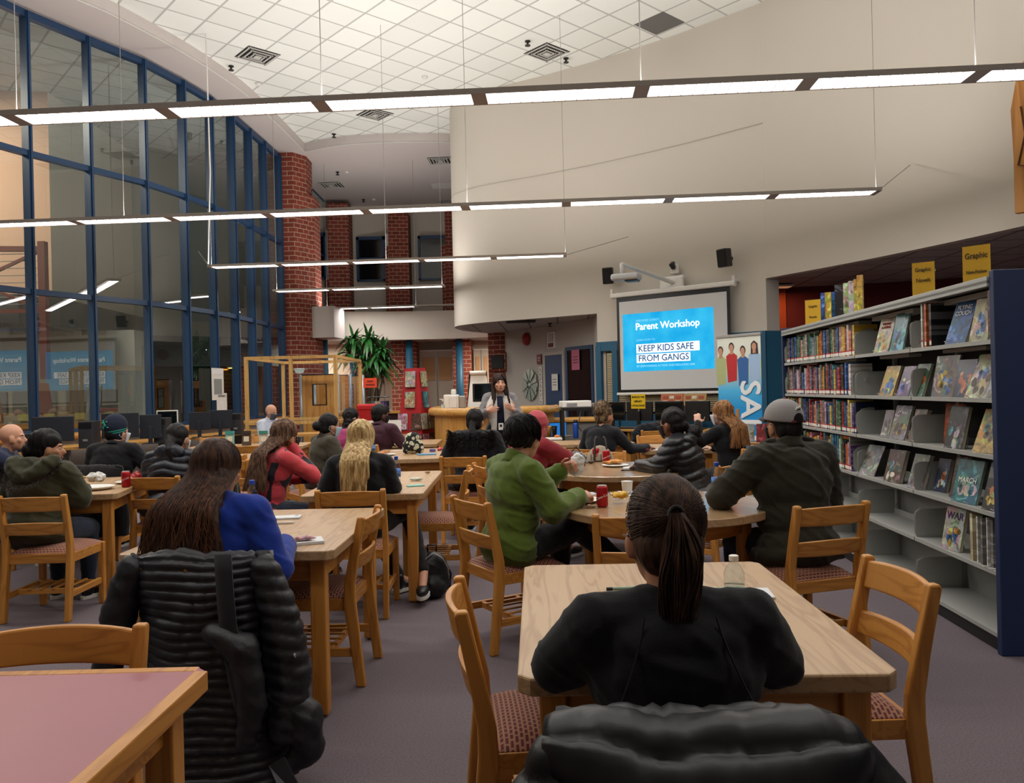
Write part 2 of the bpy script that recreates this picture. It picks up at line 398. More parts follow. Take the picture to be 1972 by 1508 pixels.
# blinds windows (slats)
M_BLIND = mat('blind_slats', '#b5a888', .6)
M_BLINDR = mat('red_brick_blind', '#8a4c3c', .8)
def blinds(name, M, w, z0, z1, pitch=.035, m=M_BLIND):
    fr = MB(); fr.b2((0, -.03, z0), (w, -.004, z1), M); o = struct(name, fr, M_NIGHT)
    sl = MB(); z = z0 + .03
    while z < z1 - .02:
        sl.box((w / 2, -.05, z), (w - .06, .022, .006), M, rx=0); sl.box((w / 2, -.045, z + .012), (w - .06, .004, .024), M); z += pitch
    sl.build('blind_slats', m, o); return o
blinds('window_91', wmat(A1, B1, .2), .55, .95, 2.08)
blinds('window_92', wmat(A1, B1, 1.0), .75, .95, 2.08)
blinds('window_93', wmat(A1, B1, 1.9), .7, .95, 2.08)
# end pier of the screen wall and teal return beside the bookcase
pr = MB(); pr.prism([(4.13, 12.8), (4.36, 12.87), (4.36, 13.3), (4.0, 13.3)], 2.275, 3.3); struct('wall_pier', pr, M_WALL2)
pt = MB(); pt.prism([(4.10, 12.77), (4.38, 12.84), (4.38, 13.3), (4.0, 13.3)], 0, 2.275); struct('wall_pier_dado', pt, M_TEAL)
# ------------------------------------------------------------------ side room behind the bookcase
M_MAROON = mat('maroon_wall', '#5e1c26', .8); M_RUST = mat('rust_wall', '#9a4a2c', .8)
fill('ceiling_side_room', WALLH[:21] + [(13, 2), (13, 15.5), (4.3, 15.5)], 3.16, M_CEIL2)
sw = MB(); sw.sheet([(4.36, 14.6), (6.2, 14.2), (11.5, 12.2)], 0, 3.16); struct('wall_side_room', sw, M_MAROON)
sw = MB(); sw.sheet([(4.36, 14.5), (5.0, 14.4)], 0, 3.16); struct('wall_side_room_end', sw, M_RUST)
sw = MB(); sw.sheet([(11.5, 12.3), (11.5, 1)], 0, 3.16); struct('wall_side_room_right', sw, M_MAROON)
# ------------------------------------------------------------------ glass wall on the left
ns = 0
SILL, R2, R3, TOP = .97, 3.07, 5.15, 7.28
for i in range(len(GLASS) - 1):
    (x0, y0), (x1, y1) = GLASS[i], GLASS[i + 1]
    if y0 < 7: continue
    ns += 1; A = Vector((x0, y0, 0)); B = Vector((x1, y1, 0)); d = (B - A).normalized(); n = Vector((d.y, -d.x, 0))
    fr = MB(); T = Matrix.Translation(A) @ Matrix.Rotation(atan2(d.y, d.x), 4, 'Z'); L_ = (B - A).length
    last = i == len(GLASS) - 2
    fr.box((L_, 0, (TOP) / 2 + .42), (.065, .15, TOP - .84), T)
    fr.box((L_, -.085, (TOP) / 2 + .42), (.03, .03, TOP - .84), T)
    for z, h in ((SILL - .04, .09), (R2, .085), (R3, .085), (TOP - .03, .11)): fr.box((L_ / 2, 0, z), (L_, .11, h), T)
    o = struct('window_%d' % ns, fr, M_BLUE)
    gl = MB(); gl.add([(0, 0, SILL), (L_, 0, SILL), (L_, 0, TOP), (0, 0, TOP)], [(0, 1, 2, 3)], T); gl.build('pane', M_GLASS, o)
kw = MB(); kw.sheet(GLASS, 0, .93, .12, 1); struct('wall_left', kw, M_WALL2)
rl = MB(); rl.tube([(x + .11, y - .06, .87) for x, y in GLASS], .055, 10); struct('trim_6', rl, wood('oak_rail', '#c08a45', '#a87032', 'Y'))
tp = MB(); tp.sheet(GLASS, TOP, H_SOF + .02, .1, 1); struct('wall_left_top', tp, M_SOFFIT)
# ------------------------------------------------------------------ lobby seen through the glass
M_PEACH = mat('peach_wall', '#c8a288', .8); M_LOB = mat('lobby_grey', '#a9aaa4', .8); M_DKG = mat('dark_bulkhead', '#4c5456', .7)
M_LCEIL = tile_mat('lobby_ceiling_tiles', '#bfc4c0', '#8e948f', rad(42), .62, 0, 0)
fill('ceiling_lobby', [(-11.7, 5.2), (-7.25, 11.95), (-6.3, 13.75), (-5.85, 15.5), (-5.65, 19.4), (-5.65, 25), (-16, 25), (-16, 5.2)], 7.34, M_LCEIL)
a = MB(); a.sheet([(-16, 14.2), (-8.75, 15.2)], 3.0, 7.34); struct('wall_lobby_peach', a, M_PEACH)
a = MB(); a.prism([(-8.75, 15.2), (-8.98, 19.0), (-9.6, 19.0), (-9.6, 15.1)], 3.0, 7.34); struct('wall_lobby_white', a, M_WALL)
a = MB(); a.sheet([(-9.2, 19.0), (-7.4, 20.6), (-5.66, 21.6)], 2.95, 7.34); struct('wall_lobby_far', a, M_LOB)
a = MB(); a.prism([(-16, 13.2), (-8.85, 14.3), (-8.5, 15.0), (-8.75, 19.0), (-9.2, 19.0), (-9.2, 15.4), (-16, 14.4)], 2.84, 3.36); struct('wall_lobby_bulkhead', a, M_DKG)
a = MB(); a.prism([(-9.2, 18.9), (-5.66, 21.4), (-5.66, 21.9), (-9.2, 19.4)], 2.2, 2.95); struct('wall_lobby_lintel', a, M_DKG)
a = MB(); a.sheet([(-16, 15.0), (-7.75, 16.4)], 0, 2.84); struct('wall_lobby_lower', a, mat('lobby_cream', '#a49c88', .8))
a = MB(); a.sheet([(-9.2, 19.2), (-5.66, 21.7)], 0, 2.2); struct('wall_lobby_night', a, M_NIGHT)
a = MB(); a.b2((-8.3, 16.3, 0), (-7.72, 16.9, 2.84)); struct('wall_lobby_pier', a, M_LOB)
a = MB(); a.box((-9.6, 15.95, .92), (3.4, .08, .1), rz=.168); struct('trim_7', a, M_OAK)
# notice boards on the lobby wall
for k, (x, wd) in enumerate(((-10.4, .5), (-9.9, .3), (-9.42, .34), (-8.85, .42), (-8.3, .42))):
    b = MB(); b.box((x, 15.0 + (x + 16) * .1697 - .03, 1.4), (wd, .03, .45), rz=.168); o = b.build('notice_board', mat('board_grey', '#6c6a60', .6))
    tag(o, ['grey', 'brown', 'wide', 'pale', 'small'][k] + ' notice board on the lobby wall, %s from the left behind the glass' % ['first', 'second', 'third', 'fourth', 'fifth'][k], 'notice board', 'notice boards in the lobby')
    b = MB(); b.box((x + .05, 15.0 + (x + 16) * .1697 - .045, 1.1), (.2, .01, .14), rz=.168); b.build('yellow_note', mat('note_yellow', '#b4ae6c', .7), o)
# staircase landing railing in rust red steel
M_RUSTM = mat('rust_red_steel', '#6b2c22', .5)
r_ = thing('stair_railing', 'rust red steel landing railing with cable wires behind the glass wall', 'railing', (-9.14, 13.85, 2.85))
m1 = MB(); m1.box((1.02, 0, .15), (.12, .12, 2.4)); m1.build('post', M_RUSTM, r_)
m1 = MB(); m1.beam((-3.2, -.1, 1.32), (1.0, 0, 1.22), .09, .09); m1.build('handrail', M_RUSTM, r_)
m1 = MB(); m1.beam((-3.2, -.1, .15), (1.0, 0, .15), .06, .07); m1.beam((-1.4, 0, .15), (-1.4, 0, 1.27), .05, .05, (0, 1, 0)); m1.beam((-1.4, 0, 1.25), (1., 0, .15), .05, .05); m1.beam((-1.4, 0, .15), (1., 0, 1.2), .05, .05); m1.beam((-.2, 0, .15), (-.2, 0, 1.25), .05, .05, (0, 1, 0)); m1.build('brace', M_RUSTM, r_)
m1 = MB()
for k in range(8): m1.tube([(-3.2, -.1, .27 + k * .125), (1, 0, .27 + k * .125)], .008, 5)
m1.build('cable', M_GREY, r_)
# ------------------------------------------------------------------ brick columns and rear end of the hall
def brick(name, poly, z0, z1):
    mb = MB(); mb.prism(poly, z0, z1); return struct(name, mb, M_BRICK)
brick('wall_brick_column', [(-5.62, 19.42), (-5.22, 19.4), (-4.98, 19.75), (-4.98, 20.3), (-5.62, 20.3)], 0, H_SOF)
brick('wall_brick_column_step', [(-5.0, 19.8), (-4.87, 19.95), (-4.87, 20.6), (-5.0, 20.6)], 0, 6.4)
bk = MB(); bk.prism([(-4.95, 19.85), (-4.38, 19.75), (-4.3, 20.6), (-4.95, 20.8)], 2.84, 3.62); struct('wall_balcony_end', bk, M_SOFFIT)
# upper rear wall, gently curved, with windows between brick piers
UP = curve([(-7.0, 22.5), (-5.8, 24.4), (-4.3, 25.3), (-2.6, 25.4), (-.8, 24.8), (.8, 23.6)], 5)
wall('wall_back_upper', UP, 3.4, H_SOF, M_WALL, .2)
band = curve([(-5.6, 20.5), (-4.6, 20.95), (-3.1, 21.3), (-1.6, 21.35), (-.3, 21.0), (.6, 20.6)], 5)
wall('wall_balcony_band', band, 2.84, 3.6, M_WALL, .12)
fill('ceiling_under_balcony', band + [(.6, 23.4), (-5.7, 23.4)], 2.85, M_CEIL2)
fill('floor_balcony', band + [(.8, 23.8), (-.8, 24.9), (-2.6, 25.5), (-4.3, 25.4), (-5.8, 24.5), (-6.5, 23)], 3.45, M_CARPET)
for k, (cx, cy, wd, tz) in enumerate(((-5.15, 24.1, .62, 7.2), (-3.42, 24.75, .62, 7.0), (-1.65, 24.75, .62, 7.2))):
    brick('wall_brick_pier_%d' % (k + 1), [(cx - wd / 2, cy - .1), (cx + wd / 2, cy), (cx + wd / 2, cy + .6), (cx - wd / 2, cy + .6)], 3.45, tz)
    brick('wall_brick_pier_side_%d' % (k + 1), [(cx - wd / 2 - .14, cy + .1), (cx - wd / 2 + .02, cy + .06), (cx - wd / 2, cy + .7), (cx - wd / 2 - .14, cy + .7)], 3.45, 6.0)
for k, (px0, px1, yy) in enumerate(((598, 632, 24.3), (688, 744, 25.1), (806, 866, 25.15))):
    a = at(px0, 500, yy); b = at(px1, 500, yy); cx = (a.x + b.x) / 2; wd = b.x - a.x
    o = MB(); o.b2((cx - wd / 2, yy - .04, 4.95), (cx + wd / 2 - .06, yy + .25, 6.3)); o.b2((cx + wd / 2, yy - .1, 4.9), (cx + wd / 2 + .14, yy + .25, 6.42)); o.b2((cx - wd / 2 - .05, yy - .1, 6.36), (cx + wd / 2 + .14, yy + .25, 6.42))
    w_ = MB(); fr = 'window_%d' % (30 + k)
    f = MB()
    for q0, q1 in (((cx - wd / 2, 4.95), (cx - wd / 2 + .07, 6.35)), ((cx + wd / 2 - .1, 4.95), (cx + wd / 2, 6.35)), ((cx - wd / 2, 6.25), (cx + wd / 2, 6.35)), ((cx - wd / 2, 4.95), (cx + wd / 2, 5.0)), ((cx - wd / 2, 5.65), (cx + wd / 2, 5.69))):
        f.b2((q0[0], yy - .12, q0[1]), (q1[0], yy, q1[1]))
    fo = struct(fr, f, M_BLUE); g = MB(); g.b2((cx - wd / 2, yy - .06, 4.95), (cx + wd / 2, yy + .3, 6.35)); g.build('pane', M_NIGHT, fo)
    r = MB(); r.b2((cx + wd / 2, yy - .16, 4.9), (cx + wd / 2 + .16, yy + .3, 6.42)); r.build('reveal', M_WHITE, fo)
# lower rear: piers, teal pipes, blinds
M_BL2 = mat('roller_blind', '#c9bfae', .7); M_BLGLOW = mat('blind_street_glow', '#c79c6c', .7)
lw = MB(); lw.sheet([(-6.2, 22.9), (1.2, 22.9)], 0, 2.9); struct('wall_back_lower', lw, M_BL2)
for k, (x0, x1, y0) in enumerate(((-3.32, -2.98, 22.0), (-2.98, -2.66, 22.15), (-4.5, -4.15, 22.1), (-1.62, -1.12, 22.0), (-6.0, -5.45, 22.0))):
    brick('wall_brick_low_%d' % (k + 1), [(x0, y0), (x1, y0 + .05), (x1, y0 + .9), (x0, y0 + .9)], 0, 2.86)
brick('wall_brick_low_6', [(-.56, 19.5), (-.1, 19.4), (.14, 19.75), (.14, 20.3), (-.56, 20.3)], 0, 2.83)
for k, (x, y) in enumerate(((-2.78, 21.7), (-1.42, 21.75), (-4.88, 20.75))):
    c = MB(); c.lathe([(.1, 0), (.1, 2.84)], 16, c=(x, y, 0)); struct('trim_%d' % (8 + k), c, M_TEAL, smooth=True)
for k, (x0, x1) in enumerate(((-2.62, -1.66), (-3.95, -3.35), (-1.08, -.62))):
    c = MB(); c.b2((x0, 22.78, .95), (x1, 22.86, 2.6)); o = struct('window_%d' % (40 + k), c, M_BL2)
    c = MB(); c.b2(((x0 + x1) / 2 - .012, 22.74, .95), ((x0 + x1) / 2 + .012, 22.78, 2.6)); c.build('frame', M_GREY, o)
    c = MB(); c.b2((x0, 22.75, .9), (x1, 22.8, .95)); c.b2((x0, 22.75, 2.58), (x1, 22.8, 2.62)); c.build('sill', M_WHITE, o)
    for s in (0, 1):
        c = MB(); e0 = x0 + .06 + s * (x1 - x0) / 2; c.b2((e0, 22.755, 1.75), (e0 + (x1 - x0) / 2 - .12, 22.775, 2.4)); c.build('shade', M_BLGLOW, o)  # streetlight glow on the upper blinds, painted as warm-coloured patches
ct = MB(); ct.b2((-4.9, 21.6, .86), (-.9, 22.0, .92)); struct('trim_11', ct, M_OAK)
kk = MB(); kk.b2((-4.9, 21.7, 0), (-.9, 22.0, .86)); struct('wall_back_knee', kk, mat('dark_maroon', '#3c1f20', .8))
# closing walls out of view so that light stays in the hall
a = MB(); a.sheet([(7.6, -3), (-12, -3)], 0, H_CEIL); struct('wall_behind', a, M_WALL2)
a = MB(); a.sheet([(-11.6, 5.2), (-12, -3)], 0, H_CEIL); struct('wall_left_rear', a, M_WALL)
a = MB(); a.sheet([(-16, 16), (-16, 5.2), (-11.6, 5.2)], 0, 7.34); struct('wall_lobby_left', a, M_LOB)
# ------------------------------------------------------------------ pendant lamp rows
M_HOUS = mat('lamp_housing', '#bdb6b0', .5)
M_LENS = mat('lamp_glow', '#ffffff', .5, emit='#fff6f2', estr=LENS_E)
DIRX = Vector((1, -.058, 0)).normalized(); AZ = atan2(DIRX.y, DIRX.x)
HL = 3.62
def lamp_row(idx, xr, yr, n, label, unlit=0, wires=(), pitch=1.2, lens_first=0, dim=1.0):
    """(xr, yr) right-hand end; n segments run to the left"""
    root = thing('pendant_lamp', label, 'lamp', (xr, yr, HL), AZ, 'long pendant lamps under the ceiling')
    L_ = n * pitch; h = MB()
    for s in range(n):
        x0, x1 = -L_ + s * pitch, -L_ + (s + 1) * pitch
        # shallow tray with closed gap pieces between the louvres
        for sd in (-1, 1):
            h.prism([(sd * .107, -.02), (sd * .122, -.02), (sd * .128, .018), (sd * .107, .018)], x0, x1, axis='X')
        h.b2((x0, -.107, .008), (x1, .107, .018))
        for e in (x0, x1 - .055): h.b2((e, -.108, -.02), (e + .055, .108, .01))
    h.b2((-.012, -.12, -.025), (0, .12, .022)); h.b2((-L_, -.12, -.025), (-L_ + .012, .12, .022))
    h.build('housing', M_HOUS, root)
    for s in range(n):
        if s >= n - unlit: continue
        x0, x1 = -L_ + s * pitch + .055, -L_ + (s + 1) * pitch - .055
        g = MB(); g.b2((x0, -.107, -.014), (x1, .107, -.006)); l = g.build('louvre', M_LENS, root)
        b = MB(); k = 13
        for i in range(1, k): b.b2((x0 + (x1 - x0) * i / k - .002, -.106, -.021), (x0 + (x1 - x0) * i / k + .002, .106, -.0145))
        b.build('louvre_blade', M_HOUS, l)
    for x in (wires or [-.1, -L_ / 2, -L_ + .1]):
        wr = MB(); wr.tube([(x, 0, .02), (x, 0, H_CEIL - HL)], .004, 5); wr.build('hanging_wire', M_GREY, root)
    # the tubes themselves: light down through the louvres and up towards the ceiling
    for up in (0, 1):
        ld = bpy.data.lights.new('tube_light', 'AREA'); ld.shape = 'RECTANGLE'; ld.size = (n - unlit) * pitch; ld.size_y = .13
        ld.energy = (UP_E if up else DOWN_E) * (n - unlit) * pitch * dim; ld.color = (1.0, .955, .91)
        lo = bpy.data.objects.new('tube_light', ld); COL.objects.link(lo); lo.parent = root
        lo.location = (-L_ / 2 - unlit * pitch / 2, 0, .03 if up else -.03)
        if up: lo.rotation_euler = (pi, 0, 0)
    return root
lamp_row(1, 5.8, 5.6, 10, 'nearest and longest pendant lamp row crossing the whole picture near the top', wires=[-2.4, -4.8, -7.2, -9.6, -1.2])
lamp_row(2, 4.29, 9.2, 9, 'second pendant lamp row, ending at the right beside the white wall', wires=[-.02, -4.78, -9])
lamp_row(3, .95, 13.06, 5, 'third pendant lamp row with five lit louvres', wires=[-.02, -3, -5.98])
lamp_row(4, -1.35, 16.5, 3, 'fourth pendant lamp row with three lit louvres in front of the brick column', wires=[-.05, -3.55])
lamp_row(5, -1.2, 20.2, 3, 'farthest pendant lamp row with one unlit section', unlit=1, wires=[-1.2, -3.5])
lamp_row(0, 4.6, 1.95, 8, 'pendant lamp row hanging above the viewer', wires=[-2, -7], dim=.45)
def wire(pts, r, label, m=M_GREY, name='guy_wire'):
    o = MB(); o.tube(pts, r, 5); x = o.build(name, m); tag(x, label, 'wire'); return x
wire([(4.29, 9.2, HL), on_wall(1752, 318, (4.13, 12.8), (5.76, 8.94))], .006, 'thin guy wire from the end of the second lamp row to the wall')
wire([(.95, 13.06, HL), on_wall(1210, 456, (.64, 15.6), (2.9, 13.95))], .006, 'thin guy wire from the end of the third lamp row to the wall')
wire([(-5.05, 13.4, HL), at(382, 484, 14.6)], .008, 'thin guy wire from left end of the third lamp row to the glass wall')
wire([(-5.07, 13.4, HL + .05), (-5.05, 13.4, 4.2), (-5.0, 13.4, 5.2), (-5.02, 13.4, H_CEIL)], .012, 'white power cord hanging down to the third lamp row', M_WHITE, 'power_cord')
# lamps of lobby and side room, with unseen ones added for lobby and balcony
def area(x, y, z, sx, sy, e, c=(1, .9, .8), rot=(0, 0, 0), parent=None):
    ld = bpy.data.lights.new('area_light', 'AREA'); ld.shape = 'RECTANGLE'; ld.size = sx; ld.size_y = sy; ld.energy = e; ld.color = c
    lo = bpy.data.objects.new('area_light', ld); COL.objects.link(lo); lo.location = (x, y, z); lo.rotation_euler = rot
    if parent is not None: lo.parent = parent
    return lo
def ceiling_lamp(x, y, z, e, label, c='#fff2e0', w=1.2, d=.3, es=4):
    m = MB(); m.box((0, 0, 0), (w + .06, d + .06, .03)); o = thing('ceiling_lamp', label, 'lamp', (x, y, z - .02)); m.build('frame', M_WHITE, o)
    m = MB(); m.box((0, 0, -.02), (w, d, .012)); m.build('diffuser', mat('diffuser_' + c, '#ffffff', emit=c, estr=es), o)
    area(0, 0, -.04, w, d, e, srgb(c)[:3], parent=o); return o
ceiling_lamp(-11.5, 11.5, 7.33, 300, 'unseen ceiling lamp added to light the lobby, high up behind the glass wall', w=1.5, d=1.5)  # this and the next two: added out of view to light the lobby
ceiling_lamp(-10.3, 13.0, 7.33, 150, 'unseen ceiling lamp added to light the lobby, nearer the white wall', w=1.2, d=1.2)
ceiling_lamp(-11.0, 13.2, 2.8, 60, 'unseen lamp added under the stair landing to light the lobby', w=.6, d=.6)
ceiling_lamp(-7.15, 20.3, 2.19, 12, 'small orange lamp glowing under the lobby lintel', '#ff9a3c', .12, .12, 12)
ceiling_lamp(8.5, 10.5, 3.14, 16, 'ceiling lamp in the side room behind the bookcase', w=.6, d=.6, es=2)
ceiling_lamp(4.75, 13.9, 3.14, 8, 'small ceiling lamp in the corner of the side room', '#ffb070', .3, .2, .25)
ceiling_lamp(-5.35, 21.3, 2.83, 130, 'unseen lamp added under the balcony, hidden behind the brick column', w=.3, d=.6, es=2)  # added out of sight to brighten the space under the balcony
ceiling_lamp(-.22, 21.0, 2.83, 90, 'unseen lamp added to brighten the blinds, hidden behind the brick pier', w=.3, d=.5, es=2)  # second hidden lamp, added so the rear blinds come out brighter
# ------------------------------------------------------------------ ceiling fittings
M_VENT = mat('vent_white', '#c9c8c2', .5); M_SLOT = mat('vent_dark', '#22211f', .9)
def vent(px, py, h, label, s=.6, rz=rad(42.3), dark=False):
    p = at(px, py, h=h); o = thing('ceiling_vent', label, 'vent', (p.x, p.y, h - .004), rz, 'square ceiling vents')
    m = MB(); m.box((0, 0, 0), (s, s, .006)); m.build('backing', M_SLOT if not dark else mat('dark_tile', '#6d6c69', .8), o)
    if dark: return o
    m = MB()
    for k, q in enumerate((.5, .36, .22)):
        a = s * q; t = .028
        for (cx, cy, dx, dy) in ((0, a - t, 2 * a, t), (0, -a + t, 2 * a, t), (a - t, 0, t, 2 * a), (-a + t, 0, t, 2 * a)):
            m.box((cx * .97, cy * .97, -.012 - k * .006), (dx * .97, dy * .97, .012))
    m.box((0, 0, -.03), (.12, .12, .01)); m.build('louvre_ring', M_VENT, o); return o
vent(496, 107, H_CEIL, 'square vent in the tiled ceiling, left one near the glass wall')
vent(1053, 101, H_CEIL, 'square vent in the tiled ceiling, beside the curved white wall')
vent(722, 220, H_CEIL, 'square vent in the tiled ceiling just below the nearest lamp row')
vent(1270, 45, H_CEIL, 'grey dark blank tile in the ceiling near the top edge', dark=True)
vent(848, 309, H_SOF, 'vent in the smooth soffit beside the white wall', rz=-.06)
vent(638, 356, H_SOF, 'vent in the smooth soffit right of the brick column', rz=-.06)
vent(866, 391, H_SOF, 'rearmost vent in the smooth soffit by the last pier', rz=-.06)
p = at(862, 357, h=H_SOF); m = MB(); m.box((p.x, p.y, H_SOF - .012), (.9, .6, .01)); tag(m.build('access_panel', M_WHITE), 'white rectangular access panel in the smooth soffit', 'panel')
for k, (px, py, h, l) in enumerate(((445, 127, H_CEIL, 'near the left ceiling vent'), (1016, 79, H_CEIL, 'left of the ceiling vent by the white wall'), (643, 258, H_CEIL, 'near the corner of the tiled ceiling'),
        (1090, 112, H_CEIL, 'right of the vent by the white wall'), (650, 331, H_SOF, 'in the soffit above the brick column side'), (700, 384, H_SOF, 'in the soffit above the second pier'), (1059, 622, 2.83, 'under the alcove overhang'))):
    p = at(px, py, h=h); m = MB(); m.lathe([(.05, 0), (.05, -.015), (.02, -.03), (.018, -.07), (.05, -.075), (.05, -.085)], 12, c=(p.x, p.y, h)); tag(m.build('sprinkler', mat('dark_metal', '#3a3836', .4, metal=.6), smooth=False), 'small dark sprinkler head ' + l, 'sprinkler', 'sprinkler heads')
for k, (px, py, h) in enumerate(((818, 147, H_CEIL), (668, 330, H_SOF), (720, 383, H_SOF), (497, 160, H_CEIL))):
    p = at(px, py, h=h); m = MB(); m.lathe([(.06, 0), (.06, -.02), (.045, -.045), (.02, -.05)], 14, c=(p.x, p.y, h)); tag(m.build('smoke_detector', M_WHITE, smooth=True), 'white round detector on the ceiling, ' + ['above the nearest lamp row', 'left one in the smooth soffit', 'right one in the smooth soffit', 'in the tiles near the left vent'][k], 'detector', 'ceiling detectors')
p = at(1470, 612, h=2.83)
m = MB(); pv = at(1003, 619, h=2.82); m.box((pv.x, pv.y, 2.81), (.6, .4, .015)); tag(m.build('alcove_vent', M_SLOT), 'dark vent under the overhang of the curved white wall', 'vent')
# ------------------------------------------------------------------ oak reading tables
OX, OY, OZ = [wood('oak_' + a, '#c4873c', '#ab6f2c', a, .42) for a in 'XYZ']
TX, TY = [wood('table_oak_' + a, '#b3926b', '#9f7d58', a, .40, 1.2, coat=.05) for a in 'XY']
def seat_mat():
    m = mat('seat_fabric', '#6a2c30', .9, sheen=.2); nt = m.node_tree; L = nt.links.new; b = nt.nodes['Principled BSDF']
    tc = nt.nodes.new('ShaderNodeTexCoord'); mp = nt.nodes.new('ShaderNodeMapping'); mp.inputs['Scale'].default_value = (1, 1, 1); L(tc.outputs['Object'], mp.inputs[0])
    t = nt.nodes.new('ShaderNodeTexBrick'); t.inputs['Scale'].default_value = 1; t.inputs['Brick Width'].default_value = .022; t.inputs['Row Height'].default_value = .014
    t.inputs['Mortar Size'].default_value = .003; t.inputs['Color1'].default_value = srgb('#561c22'); t.inputs['Color2'].default_value = srgb('#6c262c'); t.inputs['Mortar'].default_value = srgb('#a8785c')
    L(mp.outputs[0], t.inputs[0]); L(t.outputs['Color'], b.inputs['Base Color']); return m
M_SEAT = seat_mat()
def rtable(name, label, loc, rz, W, D, top=None, legs=.065, H=.745, cat='table', group='oak reading tables'):
    """origin at the middle of the top's footprint on the floor"""
    t = thing(name, label, cat, loc, rz, group); c = .03
    poly = [(-W / 2 + c, -D / 2), (W / 2 - c, -D / 2), (W / 2, -D / 2 + c), (W / 2, D / 2 - c), (W / 2 - c, D / 2), (-W / 2 + c, D / 2), (-W / 2, D / 2 - c), (-W / 2, -D / 2 + c)]
    m = MB(); m.prism(poly, H - .045, H); m.build('table_top', top or TY, t, bevel=.006)
    if top is not None:
        q = .03; m = MB()
        for (x0, y0, x1, y1) in ((-W / 2, -D / 2, -W / 2 + q, D / 2), (W / 2 - q, -D / 2, W / 2, D / 2)): m.b2((x0 - .002, y0 + c, H - .047), (x1 + .002, y1 - c, H + .0015))
        for (y0, y1) in ((-D / 2, -D / 2 + q), (D / 2 - q, D / 2)): m.b2((-W / 2 + c, y0 - .002, H - .047), (W / 2 - c, y1 + .002, H + .0015))
        m.build('edge_band', OY, t, bevel=.004)
    m = MB(); i = .085
    for s in (-1, 1):
        m.box((s * (W / 2 - i), 0, H - .095), (.024, D - 2 * i, .1)); m.box((0, s * (D / 2 - i), H - .095), (W - 2 * i, .024, .1))
    m.build('apron', OX, t, bevel=.002)
    for sx in (-1, 1):
        for sy in (-1, 1):
            x, y = sx * (W / 2 - i), sy * (D / 2 - i); l = MB()
            l.prism([(x - legs / 2 * 1.05, y - legs / 2 * 1.05), (x + legs / 2 * 1.05, y - legs / 2 * 1.05), (x + legs / 2 * 1.05, y + legs / 2 * 1.05), (x - legs / 2 * 1.05, y + legs / 2 * 1.05)], .012, H - .046)
            l.lathe([(.02, 0), (.024, .012)], 10, c=(x, y, 0)); l.build('leg', OZ, t, bevel=.008)
    return t
def rect_by(x0, y0, x1, y1, **k): pass
def table_at(name, label, corners, W, D, **k):
    """corners: front right corner (x, y) and heading"""
    (x, y), a = corners; M = Matrix.Rotation(a, 4, 'Z'); c = Vector((x, y, 0)) + M @ Vector((-W / 2, D / 2, 0)); return rtable(name, label, c, a, W, D, **k)
table_at('reading_table', 'large oak table in the foreground where the ponytailed woman in black sits', ((.885, 1.83), -.03), .89, 1.2)
M_PINK = mat('pink_laminate', '#a05f68', .36, var=((3, 3, 3), .05, 2), spec=.35)
table_at('reading_table', 'oak table with a pink laminate top in the near left corner', ((-.768, .75), .0), .92, 1.24, top=M_PINK)
table_at('reading_table', 'oak table beside the long-haired woman in a blue hoodie', ((-.79, 3.43), -.02), .95, 1.26)
table_at('reading_table', 'oak table in front of the blonde woman with a water bottle on it', ((-.61, 5.3), .0), .83, 1.5)
table_at('reading_table', 'oak table carrying the flowered bag and a blue folded mask', ((-.63, 8.06), .0), .93, 1.45)
table_at('reading_table', 'oak table beyond the flowered bag, in front of the man in maroon', ((-1.0, 10.3), .0), .95, 1.0)
table_at('reading_table', 'oak table with a red drink can and a white tray at the left', ((-2.86, 5.72), .21), .9, 1.3)
table_at('reading_table', 'oak table in front of the person wearing a beanie', ((-2.75, 8.1), .12), 1.0, 1.3)
table_at('reading_table', 'oak table with three standing menu cards at the back left', ((-2.8, 10.55), .05), 1.6, .8)
table_at('reading_table', 'oak table right of the updo woman near the computers', ((2.15, 8.35), -.05), .8, .95)
def round_table(label, x, y, r):
    t = thing('round_table', label, 'table', (x, y, 0), .4, 'round oak tables'); H = .745; TG = wood('glossy_table_oak', '#b3926b', '#9f7d58', 'Y', .3, 1.2, coat=.8)
    m = MB(); m.lathe([(r - .004, H - .045), (r, H - .04), (r, H - .005), (r - .005, H)], 56); m.build('table_top', TG, t, angle=rad(30))
    m = MB(); R = r - .16; m.lathe([(R, H - .14), (R, H - .046), (R - .02, H - .046), (R - .02, H - .14), (R, H - .14)], 40); m.build('apron', OX, t, angle=rad(30))
    for k in range(4):
        a = pi / 4 + k * pi / 2; l = MB(); l.box((R * cos(a), R * sin(a), (H - .046) / 2), (.065, .065, H - .046), rz=0); l.build('leg', OZ, t, bevel=.008)
    return t
round_table('nearer round oak table with a red can and a paper plate', .86, 4.58, .6)
round_table('farther round oak table where the woman in red and the puffer jacket woman sit', .85, 6.62, .62)
